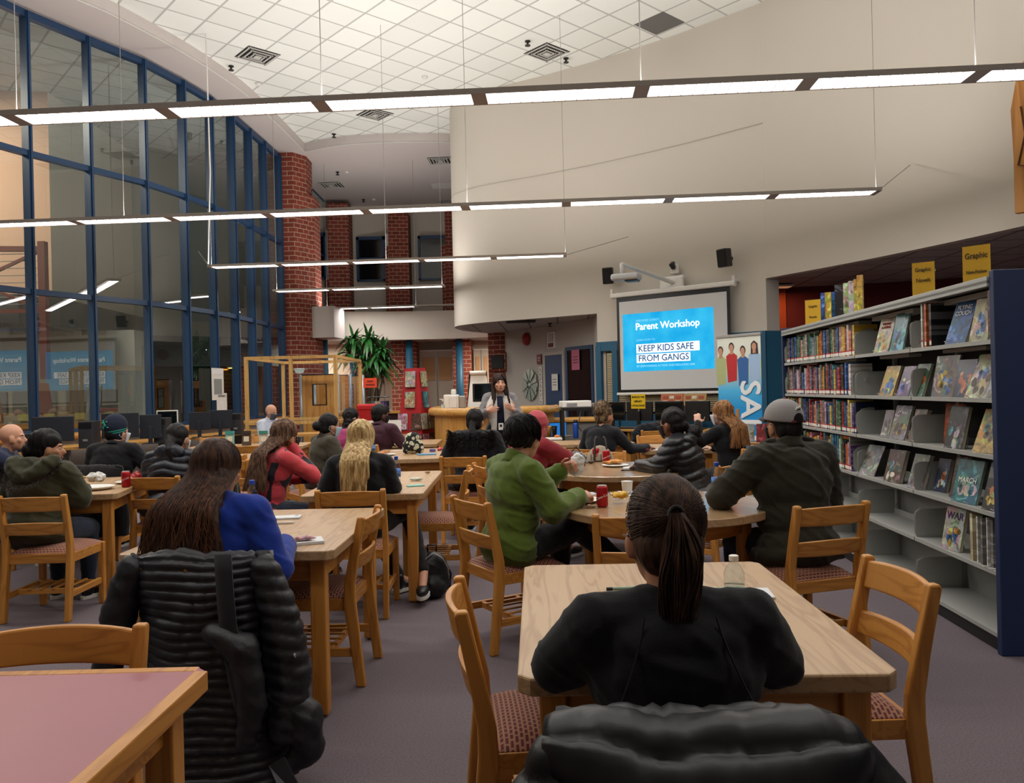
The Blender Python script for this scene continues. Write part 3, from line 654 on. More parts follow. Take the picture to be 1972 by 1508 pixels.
# ------------------------------------------------------------------ oak chairs
def make_chair():
    t = thing('oak_chair', 'x', 'chair', group='oak chairs with burgundy seats')
    post = [(-.285, 0), (-.243, .42), (-.243, .50), (-.262, .62), (-.30, .81), (-.292, .822), (-.262, .822), (-.225, .66), (-.19, .5), (-.185, .40), (-.24, 0)]
    for s in (-1, 1):
        m = MB(); x = s * .205; m.prism(post, x - .017, x + .017, axis='X'); m.build('leg', OZ, t, bevel=.007)
        m = MB(); m.prism([(x - .02, .17), (x + .02, .17), (x + .02, .21), (x - .02, .21)], 0, .43); m.build('leg', OZ, t, bevel=.006)
    def rail(z0, z1, y0, sag, th=.02):
        P = []; n = 10
        for i in range(n + 1):
            u = i / n * 2 - 1; x = u * .19; yb = y0 - sag * (1 - u * u); P.append((x, yb))
        m = MB(); vs = []; fs = []
        for (x, y) in P:
            for (dy, z, lean) in ((0, z0, 0), (th, z0, 0), (th, z1, -.018), (0, z1, -.018)): vs.append((x, y + dy + lean, z + (.008 * (1 - (x / .19) ** 2) if z == z1 else 0)))
        for i in range(len(P) - 1):
            for k in range(4): a = i * 4 + k; b = i * 4 + (k + 1) % 4; fs.append((a, b, b + 4, a + 4))
        fs += [(3, 2, 1, 0), tuple(len(vs) - 4 + k for k in range(4))]
        m.add(vs, fs); return m
    rail(.715, .805, -.272, .035).build('top_rail', OX, t, bevel=.006)
    rail(.56, .635, -.243, .03).build('back_slat', OX, t, bevel=.006)
    m = MB(); fr = [(-.212, -.217), (.212, -.217), (.212, .21), (-.212, .21)]; fi = [(-.188, -.193), (.188, -.193), (.188, .186), (-.188, .186)]
    vs = [(x, y, z) for z in (.368, .428) for x, y in fr] + [(x, y, z) for z in (.368, .428) for x, y in fi]; fs = []
    for i in range(4):
        j = (i + 1) % 4; fs += [(i, j, 4 + j, 4 + i), (8 + i, 12 + i, 12 + j, 8 + j), (4 + i, 4 + j, 12 + j, 12 + i), (i, 8 + i, 8 + j, j)]
    m.add(vs, fs); m.build('seat_frame', OX, t, bevel=.003)
    for s in (-1, 1): m = MB(); m.beam((s * .2, -.25, .165), (s * .2, .2, .165), .022, .04); m.build('stretcher', OY, t, bevel=.003)
    for y in (-.11, .12): m = MB(); m.box((0, y, .165), (.38, .022, .034)); m.build('stretcher', OX, t, bevel=.003)
    for x in (-.12, -.04, .04, .12): m = MB(); m.box((x, .005, .184), (.022, .27, .01)); m.build('rack_slat', OY, t, bevel=.002)
    # cushion with a crowned top
    P = []; n = 12
    for j in range(n + 1):
        row = []
        for i in range(n + 1):
            u, v = i / n * 2 - 1, j / n * 2 - 1; e = (1 - abs(u) ** 5) * (1 - abs(v) ** 5); row.append((u * .205 * (1 - .06 * v * 0), v * .205 + .005, .43 + .035 * e ** .6 + .01 * (1 - u * u) * (1 - v * v)))
        P.append(row)
    m = MB(); m.grid(P)
    B = [[(p[0], p[1], .418) for p in r] for r in P]; m.grid(B)
    ring = [P[0][i] for i in range(n)] + [P[j][n] for j in range(n)] + [P[n][n - i] for i in range(n)] + [P[n - j][0] for j in range(n)]
    k = len(ring)
    m.add([p for p in ring] + [(p[0], p[1], .418) for p in ring], [(i, (i + 1) % k, k + (i + 1) % k, k + i) for i in range(k)])
    m.build('seat', M_SEAT, t, smooth=True)
    return t
CHAIR0 = make_chair(); CK = kids(CHAIR0); CHAIRS = []
def chair(label, x, y, fx, fy):
    """(x, y) middle of the back at floor level, facing (fx, fy)"""
    a = atan2(fy, fx) - pi / 2; M = Matrix.Rotation(a, 4, 'Z'); p = Vector((x, y, 0)) - M @ Vector((0, -.28, 0))
    if not CHAIRS: c = CHAIR0; c.location = p; c.rotation_euler = (0, 0, a); c['label'] = label
    else: c = dup(CHAIR0, label, p, a, ch=CK)
    CHAIRS.append(c); return Matrix.Translation(p) @ M
SEAT = {}
SEAT['olive'] = chair('oak chair under the woman in the olive hooded jacket', -3.09, 5.08, -.02, 1)
SEAT['green'] = chair('oak chair under the man in the green jacket', -.25, 4.42, .85, .5)
chair('empty oak chair tucked into the right side of the table with notepads and snack', -.74, 4.06, -1, .03)
SEAT['blonde'] = chair('oak chair under the blonde woman', -1.03, 4.98, 0, 1)
chair('empty oak chair at the right side of the foreground table', 1.22, 2.54, -1, -.02)
chair('empty oak chair at the left side of the foreground table', -.17, 2.37, 1, .08)
SEAT['cap'] = chair('oak chair under the man in the grey cap', 1.57, 3.93, -.3, .95)
chair('oak chair behind the pink-topped table, seen as a back rail only', -1.21, 2.12, 0, -1)
SEAT['blue'] = chair('oak chair hidden under the long black quilted coat', -1.15, 2.88, .03, 1)
SEAT['pony'] = chair('oak chair under the black puffer jacket at the bottom edge', .31, 1.36, .08, 1)
chair('empty oak chair at the nearer round table, behind the ponytail head', .58, 3.72, .25, .97)
SEAT['puffer'] = chair('oak chair under the woman in the black puffer jacket at the round table', 1.66, 6.05, -.72, .7)
SEAT['auburn'] = chair('oak chair under the woman with light brown loose hair', 2.32, 7.5, -.5, .86)
SEAT['fur'] = chair('oak chair under the woman with the black fur hood', -0.47, 7.35, .12, 1)
chair('empty oak chair at the right side of the table in front of the blonde woman', -.36, 6.2, -1, .0)
SEAT['stripe'] = chair('oak chair under the woman in the red and black sweater', -2.14, 5.78, .75, .66)
SEAT['beanie'] = chair('oak chair under the person in the beanie, a dark coat over its back', -3.72, 7.0, .05, 1)
SEAT['navy'] = chair('oak chair under the woman in the dark puffer jacket at the left', -2.8, 6.15, .12, 1)
SEAT['bun'] = chair('oak chair under the woman with a bun and olive coat', -2.25, 7.9, .8, .6)
SEAT['pink'] = chair('oak chair under the woman in pink with loose black hair', -2.4, 9.75, .75, .66)
SEAT['maroon'] = chair('oak chair under the man in the maroon sweater', -1.78, 9.35, .42, .9)
SEAT['updo'] = chair('oak chair under the woman with the updo', 0.68, 7.95, .6, .8)
SEAT['red'] = chair('oak chair under the woman in the pink headscarf', -0.27, 6.45, .95, .3)
SEAT['edge'] = chair('oak chair at the left edge under the man in navy', -4.75, 6.75, .95, .3)
chair('empty oak chair left of the blue hoodie woman, seen with its burgundy seat', -2.74, 7.55, -.1, 1)
chair('empty oak chair with two slats behind the olive jacket woman', -4.05, 7.6, -.9, -.3)
chair('empty oak chair right of the beanie, facing the computers', -3.0, 8.25, -.2, 1)
chair('empty oak chair beyond the menu cards, left one of a pair', -4.5, 12.0, .3, -1)
chair('empty oak chair beyond the menu cards, right one of the pair', -3.75, 12.1, 0, -1)
chair('empty oak chair in front of the menu card table', -3.2, 9.75, 0, 1)
chair('empty oak chair beyond the right table, before the computers', 1.75, 9.85, 0, -1)
# ------------------------------------------------------------------ steel bookcase
SH = Vector((2.48, 4.10, 0)); SA = -math.atan(.0674)        # front line of the shelves runs away from the viewer
MS = Matrix.Translation(SH) @ Matrix.Rotation(SA, 4, 'Z')    # local: x into the shelf, y along it
M_STEEL = mat('shelf_steel', '#a9aba6', .45, metal=.15); M_STEELD = mat('shelf_steel_back', '#8d8f8b', .5, metal=.1); M_NAVY = mat('navy_panel', '#1a2c52', .55); M_KICK = mat('black_kick', '#1a1a1e', .5)
BAY = .975; LV = [.10, .42, .72, 1.02, 1.315, 1.62]; TOPZ = 1.93; DP = .27
bc = thing('bookcase', 'tall grey steel library bookcase with a navy end panel at the right', 'bookcase', SH, SA)
m = MB(); m.b2((-.01, -.05, 0), (.62, -.005, 1.975)); m.build('end_panel', M_NAVY, bc, bevel=.004)
m = MB(); m.b2((-.01, 4 * BAY + .005, 0), (.62, 4 * BAY + .05, 1.975)); m.build('end_panel', M_NAVY, bc, bevel=.004)
m = MB(); m.b2((-.02, -.004, TOPZ - .02), (.6, 4 * BAY + .004, TOPZ + .0)); m.b2((-.02, -.004, TOPZ - .035), (-.0, 4 * BAY + .004, TOPZ + .018)); m.build('canopy_top', M_STEEL, bc, bevel=.002)
m = MB(); m.b2((.02, 0, 0), (.58, 4 * BAY, .075)); m.build('kick_plate', M_KICK, bc)
for b in range(4):
    for k, z in enumerate(LV):
        d = DP if k else DP + .08
        m = MB(); y0, y1 = b * BAY + .006, (b + 1) * BAY - .006
        m.b2((0 if k else -.0, y0, z - .004), (d, y1, z)); m.b2((0, y0, z - .022), (.012, y1, z + .002)); m.b2((d - .005, y0, z - .004), (d, y1, z + .04))
        s = m.build('shelf', M_STEEL, bc, bevel=.0015)
        for yy in (y0, y1 - .003):
            pr = [(.02, z), (.006, z + .03), (.004, z + .14), (.012, z + .165), (.04, z + .18), (d, z + .18), (d, z)] if k else [(.02, z), (.006, z + .05), (.012, z + .17), (.05, z + .19), (d, z + .19), (d, z)]
            q = MB(); vs = [(p[0], yy, p[1]) for p in pr] + [(p[0], yy + .003, p[1]) for p in pr]; n = len(pr)
            q.add(vs, [tuple(range(n)), tuple(range(2 * n - 1, n - 1, -1))] + [(i, n + i, n + (i + 1) % n, (i + 1) % n) for i in range(n)])
            q.box((.08, yy + (.005 if yy == y0 else -.002), z + .12), (.02, .004, .02)); q.build('bracket', M_STEEL, s)
    m = MB(); m.b2((.285, b * BAY - .02, 0), (.31, b * BAY + .02, TOPZ - .02))
    if b == 3: m.b2((.285, 4 * BAY - .02, 0), (.31, 4 * BAY + .02, TOPZ - .02))
    for i in range(14): m.b2((.282, b * BAY - .006, .1 + i * .125), (.286, b * BAY + .006, .1 + i * .125 + .02))
    m.build('upright', M_STEELD, bc)
    m = MB(); m.b2((.31, b * BAY + .02, .08), (.318, (b + 1) * BAY - .02, .62)); m.b2((.285, b * BAY + .02, .3), (.3, (b + 1) * BAY - .02, .33)); m.b2((.285, b * BAY + .02, .6), (.3, (b + 1) * BAY - .02, .63)); m.build('back_plate', M_STEELD, bc)
m = MB(); m.b2((.318, 0, .6), (.325, 4 * BAY, TOPZ - .02)); m.build('rear_sheet', mat('shelf_dark_gap', '#2b2a2c', .8), bc)
m = MB()
for b in range(4): m.box((.14, b * BAY + .5, TOPZ - .05), (.1, .7, .03)); m.box((.14, b * BAY + .5, LV[5] - .03), (.08, .5, .02))
m.build('top_brace', M_STEEL, bc)
# ---- books
PAL = {'red': '#a3262a', 'navy': '#1e2c52', 'blue': '#2d64a8', 'white': '#d8d4ca', 'black': '#1c1b1d', 'green': '#3f6a44', 'yellow': '#d2a93a', 'orange': '#c9662c', 'brown': '#5f4032', 'grey': '#7d7c78', 'purple': '#5b3a72', 'teal': '#2c7c84', 'cream': '#c9b893', 'pink': '#c48aa0'}
def cover_mat(key, spine=False):
    nm = ('spine_' if spine else 'cover_') + key
    if nm in MATS: return MATS[nm]
    m = mat(nm, PAL[key], .38, coat=.25); nt = m.node_tree; L = nt.links.new; b = nt.nodes['Principled BSDF']
    tc = nt.nodes.new('ShaderNodeTexCoord'); oi = nt.nodes.new('ShaderNodeObjectInfo')
    v = nt.nodes.new('ShaderNodeVectorMath'); v.operation = 'ADD'; L(tc.outputs['Object'], v.inputs[0])
    mu = nt.nodes.new('ShaderNodeMath'); mu.operation = 'MULTIPLY'; mu.inputs[1].default_value = 37; L(oi.outputs['Random'], mu.inputs[0]); L(mu.outputs[0], v.inputs[1])
    if spine:     # printed title block and bands along the spine
        sp = nt.nodes.new('ShaderNodeSeparateXYZ'); L(tc.outputs['Object'], sp.inputs[0]); n = nt.nodes.new('ShaderNodeTexNoise'); n.noise_dimensions = '2D'; n.inputs['Scale'].default_value = 1; n.inputs['Detail'].default_value = 2
        c = nt.nodes.new('ShaderNodeCombineXYZ'); z = nt.nodes.new('ShaderNodeMath'); z.operation = 'MULTIPLY'; z.inputs[1].default_value = 28; L(sp.outputs['Z'], z.inputs[0]); L(z.outputs[0], c.inputs[0]); L(mu.outputs[0], c.inputs[1]); L(c.outputs[0], n.inputs['Vector'])
        fac = n.outputs['Fac']; stops = ((.0, .55), (.5, 1.0), (.62, 1.7), (.68, 1.0))
    else:
        n = nt.nodes.new('ShaderNodeTexNoise'); n.inputs['Scale'].default_value = 13; n.inputs['Detail'].default_value = 4; n.inputs['Distortion'].default_value = 1.2; L(v.outputs[0], n.inputs['Vector']); fac = n.outputs['Fac']; stops = ((.36, .35), (.46, 1.0), (.56, 1.0), (.64, 2.2))
    r = nt.nodes.new('ShaderNodeValToRGB'); c0 = srgb(PAL[key]); e = r.color_ramp.elements
    c0 = tuple(x * .8 for x in c0)
    for i, (p, k) in enumerate(stops):
        q = e[0] if i == 0 else (e[1] if i == 1 else e.new(p)); q.position = p; q.color = tuple(min(.8, x * k + (.12 if k > 1.5 else 0)) for x in c0[:3]) + (1,)
    L(fac, r.inputs[0])
    if spine: L(r.outputs[0], b.inputs['Base Color']); return m
    w = nt.nodes.new('ShaderNodeTexVoronoi'); w.inputs['Scale'].default_value = 17; L(v.outputs[0], w.inputs['Vector'])
    h = nt.nodes.new('ShaderNodeMix'); h.data_type = 'RGBA'; h.blend_type = 'MULTIPLY'; h.inputs['Factor'].default_value = .45; L(r.outputs[0], h.inputs['A']); L(w.outputs['Color'], h.inputs['B'])
    L(h.outputs['Result'], b.inputs['Base Color']); return m
M_PAGE = mat('book_pages', '#cfc7b2', .8); M_LBL = mat('spine_label', '#e6e2d8', .6); M_LBR = mat('spine_sticker_red', '#c0282c', .6); M_SLEEVE = mat('gloss_sleeve', '#b8b8ba', .15, coat=.6)
def book_mesh(w, h, d, key, loc, rz, label, group, sticker=True, M0=None, lean=0, spine_only=True):
    """upright book with its spine towards local -x; w = thickness along y"""
    t = thing('book', label, 'book', (0, 0, 0), 0, group)
    Mx = M0 @ Matrix.Translation(loc) @ Matrix.Rotation(rz, 4, 'Z') @ Matrix.Rotation(lean, 4, 'X'); t.matrix_world = Mx; t.location = Mx.translation; t.rotation_euler = Mx.to_euler()
    c = MB(); c.b2((0, 0, 0), (.003, w, h)); c.b2((0, 0, 0), (d, .0025, h)); c.b2((0, w - .0025, 0), (d, w, h)); c.build('cover', cover_mat(key, True), t)
    p = MB(); p.b2((.003, .0025, .004), (d - .004, w - .0025, h - .005)); p.build('pages', M_PAGE, t)
    if sticker:
        s = MB(); s.b2((-.0008, .0015, .012), (0, w - .0015, .036)); s.build('call_label', M_LBL, t)
        s = MB(); s.b2((-.0009, .0015, .036), (0, w - .0015, .045)); s.build('red_label', M_LBR, t)
    return t
ORD = ['first', 'second', 'third', 'fourth', 'fifth', 'sixth', 'seventh', 'eighth', 'ninth', 'tenth', 'eleventh', 'twelfth'] + ['%dth' % i for i in range(13, 80)]
ORD[20 - 0] = '21st'; ORD[21] = '22nd'; ORD[22] = '23rd'; ORD[30] = '31st'; ORD[31] = '32nd'; ORD[32] = '33rd'; ORD[40] = '41st'
SHN = {5: 'top shelf', 4: 'second shelf from top', 3: 'third shelf from top', 2: 'fourth shelf from top', 1: 'fifth shelf from top'}
KEYS = list(PAL)
rb = random.Random(5)
def shelf_y(px, k):
    """distance along the shelf for a photo column at shelf level k"""
    X = (px - 986) / FPX; # ray in plan
    Z = LV[k]
    # solve for point on the front line
    sx, cx = sin(-SA), cos(SA); t = (X * SH.y - SH.x) / (sx - X * cx); return t
def spines(k, ya, yb, keys=None, gap=0):
    """fill shelf level k from ya (far) to yb (near)"""
    y = ya; n = 0; cnt = {}
    while y > yb + .02:
        w = rb.choice([.026, .03, .034, .04, .046, .052]); hh = rb.uniform(.2, .275); key = rb.choice(keys or KEYS)
        if hh > LV[1] and 0: pass
        hh = min(hh, (LV[k + 1] if k < 5 else TOPZ - .03) - LV[k] - .035)
        cnt[key] = cnt.get(key, 0) + 1
        lab = '%s %s spine, %s of that colour from the left, %s' % ('thin' if w < .035 else 'thick', key, ORD[cnt[key] - 1], SHN[k])
        book_mesh(w - .001, hh, rb.uniform(.15, .19), key, (.012 + rb.uniform(0, .012), y - w, LV[k]), 0, lab, 'graphic novels standing spine out', True, MS); y -= w; n += 1
    return y
yL = {5: spines(5, 3.88, shelf_y(1643, 5)), 4: spines(4, 3.88, shelf_y(1634, 4)), 3: spines(3, 3.88, shelf_y(1640, 3)), 2: spines(2, 3.4, shelf_y(1634, 2))}
# plates that stop each row
for k, y in yL.items():
    m = MB(); pr = [(.02, 0), (.005, .03), (.005, .15), (.03, .19), (.07, .2), (.1, .2), (.1, 0)]
    m.prism([(p[0], p[1]) for p in pr], 0, .003, Matrix.Rotation(0, 4, 'Z')); o = thing('book_end', 'grey steel book end closing the row on the ' + SHN[k], 'book end', group='book ends')
    Mx = MS @ Matrix.Translation((0.02, y - .006, LV[k] + .001)) ; o.location = Mx.translation; o.rotation_euler = Mx.to_euler()
    q = MB(); n = len(pr); q.add([(p[0] * 1.4, 0, p[1]) for p in pr] + [(p[0] * 1.4, .003, p[1]) for p in pr], [tuple(range(n)), tuple(range(2 * n - 1, n - 1, -1))] + [(i, n + i, n + (i + 1) % n, (i + 1) % n) for i in range(n)])
    q.build('plate', M_STEEL, o); q = MB(); q.b2((.02, -.08, 0), (.14, .0, .0015)); q.build('foot', M_STEEL, o)
M_TXTW = mat('print_white', '#e8e6e0', .5); M_TXTK = mat('print_black', '#141416', .6); M_TXTR = mat('print_red', '#a8262a', .6); M_TXTP = mat('print_purple', '#4a2c66', .6)
def blobs(t, name, pts, m, z=.0):
    """flat printed shapes on a cover, polygons in cover x/z"""
    q = MB()
    for poly in pts: q.add([(x, z, y) for x, y in poly], [tuple(range(len(poly)))])
    return q.build(name, m, t, solid=.0003, fix=False)
def faceout(k, px, w, h, key, label, title=None, tm=None, th=.016, tilt=18, yaw=0, tsize=.03, stand=False, back=.07, art=None, tz=.78, sleeve=False, up=0):
    """book shown front cover out, leaning back; px = photo column of its near bottom corner"""
    y = shelf_y(px, k); t = thing('book', label, 'book', group='books displayed face out')
    # cover faces -x of the shelf and a little towards the viewer
    Mx = MS @ Matrix.Translation((back - .03, y, LV[k] + .002 + up)) @ Matrix.Rotation(rad(-90 + 12 + yaw), 4, 'Z') @ Matrix.Rotation(rad(-tilt), 4, 'X')
    t.location = Mx.translation; t.rotation_euler = Mx.to_euler()
    c = MB(); c.b2((-w, 0, 0), (0, .002, h)); c.b2((-w, th - .002, 0), (0, th, h)); c.b2((-w, 0, 0), (-w + .002, th, h)); c.build('cover', cover_mat(key) if not sleeve else M_SLEEVE, t)
    p = MB(); p.b2((-w + .002, .002, .003), (-.004, th - .002, h - .004)); p.build('pages', M_PAGE, t)
    rr = random.Random(px)
    # printed artwork: some patches
    for q in range(2 if art is None else 0):
        m_ = cover_mat(rr.choice(['cream', 'yellow', 'orange', 'teal', 'white', 'brown', 'blue']))
        P = []
        for b in range(rr.randint(3, 5)):
            cx, cy = -w * rr.uniform(.2, .8), h * rr.uniform(.12, .6); rx, ry = w * rr.uniform(.08, .16), h * rr.uniform(.06, .16); n = 7
            P.append([(cx + rx * cos(2 * pi * i / n) * rr.uniform(.7, 1.1), cy + ry * sin(2 * pi * i / n) * rr.uniform(.7, 1.1)) for i in range(n)])
        blobs(t, 'artwork', P, m_, -.0006 - q * .0004)
    if title:
        lines = title.split('\n')
        text(title, tsize, Matrix.Translation((-w / 2, -.0016, h * tz)) @ Matrix.Rotation(rad(90), 4, 'X'), tm or M_TXTW, t, 'title', .0006, bold=.0008)
    if stand:
        m = MB()
        for x in (-w * .25, -w * .75):
            m.tube([(x, -.035, .006), (x, .0, .0), (x, th + .004, 0), (x, th + .006, h * .8)], .0022, 6)
        m.tube([(-w * .25, th + .006, h * .8), (-w * .75, th + .006, h * .8)], .0022, 6); m.tube([(-w * .5, th + .006, h * .75), (-w * .5, th + .07, .02)], .0022, 6)
        o = thing('book_stand', 'white wire stand holding the ' + label, 'book stand', Mx.translation, 0, 'wire book stands'); o.rotation_euler = Mx.to_euler(); o['label'] = ('white wire stand under the ' + label)[:90].rsplit(' ', 0)[0]
        o['label'] = ' '.join(o['label'].split()[:15]); m.build('wire', M_WHITE, o, smooth=True)
    return t
# second column on the far side, level by level (photo columns of near bottom corners)
faceout(5, 1700, .17, .25, 'cream', 'cream comic with a red title and battling figures on the top shelf', 'KILLING\n& DYING', M_TXTR, tilt=16, tsize=.026, stand=True)
faceout(5, 1727, .14, .26, 'teal', 'pale blue comic beside the cream one on the top shelf', tilt=14)
faceout(5, 1757, .12, .24, 'white', 'white and red book leaning before the white spines on the top shelf', tilt=18, th=.03, yaw=-15)
book_mesh(.02, .27, .17, 'white', (.01, shelf_y(1776, 5), LV[5]), 0, 'thick white spine with a large red letter on the top shelf', 'graphic novels standing spine out', True, MS)
book_mesh(.024, .27, .17, 'orange', (.01, shelf_y(1783, 5), LV[5]), 0, 'orange spine right of the white spine with the red letter', 'graphic novels standing spine out', True, MS)
book_mesh(.028, .26, .17, 'black', (.012, shelf_y(1792, 5), LV[5]), 0, 'black and white spine right of the orange one on the top shelf', 'graphic novels standing spine out', True, MS)
faceout(5, 1846, .17, .26, 'blue', 'blue book titled Flying Couch on the top shelf', 'FLYING\nCOUCH', M_TXTW, tilt=20, th=.022, tsize=.036, art=0, stand=True)
faceout(5, 1888, .14, .24, 'cream', 'tan patterned book right of the blue one on the top shelf', tilt=14, th=.025)
book_mesh(.03, .26, .17, 'brown', (.01, .02, LV[5]), 0, 'reddish brown book against the navy end panel on the top shelf', 'graphic novels standing spine out', False, MS)
faceout(4, 1706, .16, .22, 'yellow', 'yellow comic with robots on the second shelf', tilt=20, th=.02, stand=True)
faceout(4, 1736, .13, .21, 'purple', 'purple and orange comic on the second shelf', tilt=20, th=.02, stand=True)
faceout(4, 1762, .13, .22, 'green', 'green and white comic leaning on the second shelf', tilt=20, th=.02)
faceout(4, 1822, .2, .25, 'grey', 'large silver glossy book in a plastic sleeve on the second shelf', tilt=12, th=.015, sleeve=False)
faceout(4, 1854, .15, .22, 'navy', 'dark navy book beside the silver glossy one', tilt=14, th=.02)
faceout(4, 1884, .17, .26, 'cream', 'beige book leaning far back near the end of the second shelf', tilt=24, th=.03, stand=True)
faceout(4, 1908, .12, .2, 'grey', 'grey leaning book next to the end panel on the second shelf', tilt=26, th=.02, art=0)
faceout(3, 1697, .1, .2, 'grey', 'grey narrow book left of the war comic on the third shelf', tilt=16, th=.01)
faceout(3, 1726, .17, .24, 'grey', 'grey comic titled At War on the third shelf', 'AT WAR', M_TXTW, tilt=18, th=.02, tsize=.03, stand=True)
faceout(3, 1755, .12, .22, 'brown', 'brown comic right of the grey war comic', tilt=18, th=.03, stand=True)
faceout(3, 1792, .16, .25, 'orange', 'orange red book standing behind the bracket on the third shelf', tilt=6, th=.02, back=.2)
faceout(3, 1834, .15, .25, 'black', 'black comic with yellow top strip and orange figures on the third shelf', tilt=14, th=.025, stand=True)
faceout(3, 1897, .17, .25, 'yellow', 'yellow and purple comic at the right end of the third shelf', tilt=22, th=.035, stand=True)
faceout(2, 1715, .18, .23, 'brown', 'brown green comic on the fourth shelf, left one', tilt=16, th=.03, stand=True)
faceout(2, 1757, .15, .23, 'grey', 'grey and orange comic in the middle of the fourth shelf', tilt=18, th=.03, stand=True)
faceout(2, 1776, .11, .21, 'navy', 'dark comic farther back on the fourth shelf', tilt=14, th=.03, back=.15)
faceout(2, 1818, .12, .25, 'brown', 'orange brown comic just left of the March book', tilt=14, th=.02, back=.12)
faceout(2, 1858, .2, .25, 'teal', 'book titled March with a crowd on its cover', 'MARCH', M_TXTW, tilt=16, th=.02, tsize=.042, tz=.52, stand=True)
faceout(2, 1908, .15, .26, 'black', 'dark comic at the near end of the fourth shelf', 'FOOD', M_TXTW, tilt=16, th=.02, tsize=.026, stand=True)
faceout(1, 1826, .16, .25, 'white', 'pale comic with the purple word War on the fifth shelf', 'WAR', M_TXTP, tilt=12, th=.022, tsize=.06, tz=.8, stand=True)
for i, (key, w_) in enumerate((('cream', .03), ('white', .016), ('green', .018), ('grey', .02), ('white', .014), ('grey', .03))):
    book_mesh(w_, .26 - .01 * (i % 2), .18, key, (.012 + .01 * (i % 3), shelf_y(1862, 1) - i * .034, LV[1]), 0, '%s spine, %s of the upright row on the fifth shelf' % (key, ORD[i]), 'upright row on the fifth shelf', False, MS)
for i, px in enumerate((1893, 1905)):
    o = thing('empty_book_stand', ['left', 'right'][i] + ' of two empty white wire stands on the fifth shelf', 'book stand', group='empty wire stands'); Mx = MS @ Matrix.Translation((.04, shelf_y(px, 1), LV[1] + .002)) @ Matrix.Rotation(rad(-70), 4, 'Z'); o.location = Mx.translation; o.rotation_euler = Mx.to_euler()
    m = MB()
    for x in (-.03, .03): m.tube([(x, -.05, .004), (x, .0, .002), (x * .5, .05, .15)], .0025, 6)
    m.tube([(-.015, .05, .15), (.015, .05, .15)], .0025, 6); m.tube([(0, .05, .15), (0, .12, .003)], .0025, 6); m.build('wire', M_WHITE, o, smooth=True)
faceout(2, 1668, .2, .24, 'grey', 'grey thin folder leaning at the far end of the fourth shelf', tilt=24, th=.006, art=0)
bk_ = MB(); bk_.box((0, 0, .012), (.16, .24, .022)); o = bk_.build('flat_book', cover_mat('orange')); tag(o, 'orange book lying flat on top of the row on the fourth shelf', 'book'); Mx = MS @ Matrix.Translation((.1, shelf_y(1630, 2) + .12, LV[2] + .245)); o.location = Mx.translation; o.rotation_euler = Mx.to_euler()
# signs and books on top of the bookcase
M_YEL = mat('sign_yellow', '#efb624', .6)
def top_sign(px, wd, h, lines, label, yaw=0, depth=.1):
    y = shelf_y(px, 5); t = thing('shelf_sign', label, 'sign', group='yellow signs on the bookcase')
    Mx = MS @ Matrix.Translation((depth, y, TOPZ + .003)) @ Matrix.Rotation(rad(-90 + 55 + yaw), 4, 'Z'); t.location = Mx.translation; t.rotation_euler = Mx.to_euler()
    m = MB(); m.b2((-wd / 2 - .004, -.002, 0), (wd / 2 + .004, .0, h + .012)); m.b2((-wd / 2 - .004, .004, 0), (wd / 2 + .004, .006, h + .012)); m.b2((-wd / 2, -.02, 0), (wd / 2, .03, .003)); m.build('acrylic_holder', M_CLEAR, t)
    m = MB(); m.b2((-wd / 2, .001, .004), (wd / 2, .003, h)); m.build('card', M_YEL, t)
    for i, (s, sz, z) in enumerate(lines): text(s, sz, Matrix.Translation((0, -.0025, h * z)) @ Matrix.Rotation(rad(90), 4, 'X'), M_TXTK, t, 'lettering', .0004, bold=.0003, sx=.82)
    return t
top_sign(1752, .13, .24, [('Graphic', .036, .8), ('Novels', .036, .52)], 'yellow sign reading Graphic Novels on top of the bookcase')
top_sign(1850, .14, .23, [('Graphic', .044, .75), ('Non-Fiction', .026, .36)], 'yellow sign reading Graphic Non-Fiction on top of the bookcase', yaw=-8)
top_sign(1556, .14, .24, [('Graphic', .03, .75), ('Novels', .03, .35)], 'small far yellow sign at the distant end of the bookcase top', depth=.06)
for i, (px, key, w_, h_) in enumerate(((1575, 'blue', .1, .27), (1583, 'yellow', .02, .26), (1602, 'black', .12, .29), (1618, 'cream', .09, .28), (1628, 'white', .06, .28), (1638, 'yellow', .04, .28), (1644, 'yellow', .012, .3))):
    Mx = MS @ Matrix.Translation((.04, shelf_y(px, 5), TOPZ + .002)) @ Matrix.Rotation(rad(-30 - 4 * i), 4, 'Z')
    o = thing('book', '%s book standing on top of the bookcase, %s from the left' % (key, ORD[i]), 'book', Mx.translation, 0, 'books on top of the bookcase'); o.rotation_euler = Mx.to_euler()
    m = MB(); m.b2((0, 0, 0), (w_ + .03, .003, h_)); m.b2((0, .017, 0), (w_ + .03, .02, h_)); m.b2((0, 0, 0), (.002, .02, h_)); m.build('cover', cover_mat(key), o)
    m = MB(); m.b2((.002, .003, .002), (w_ + .025, .017, h_ - .003)); m.build('pages', M_PAGE, o)
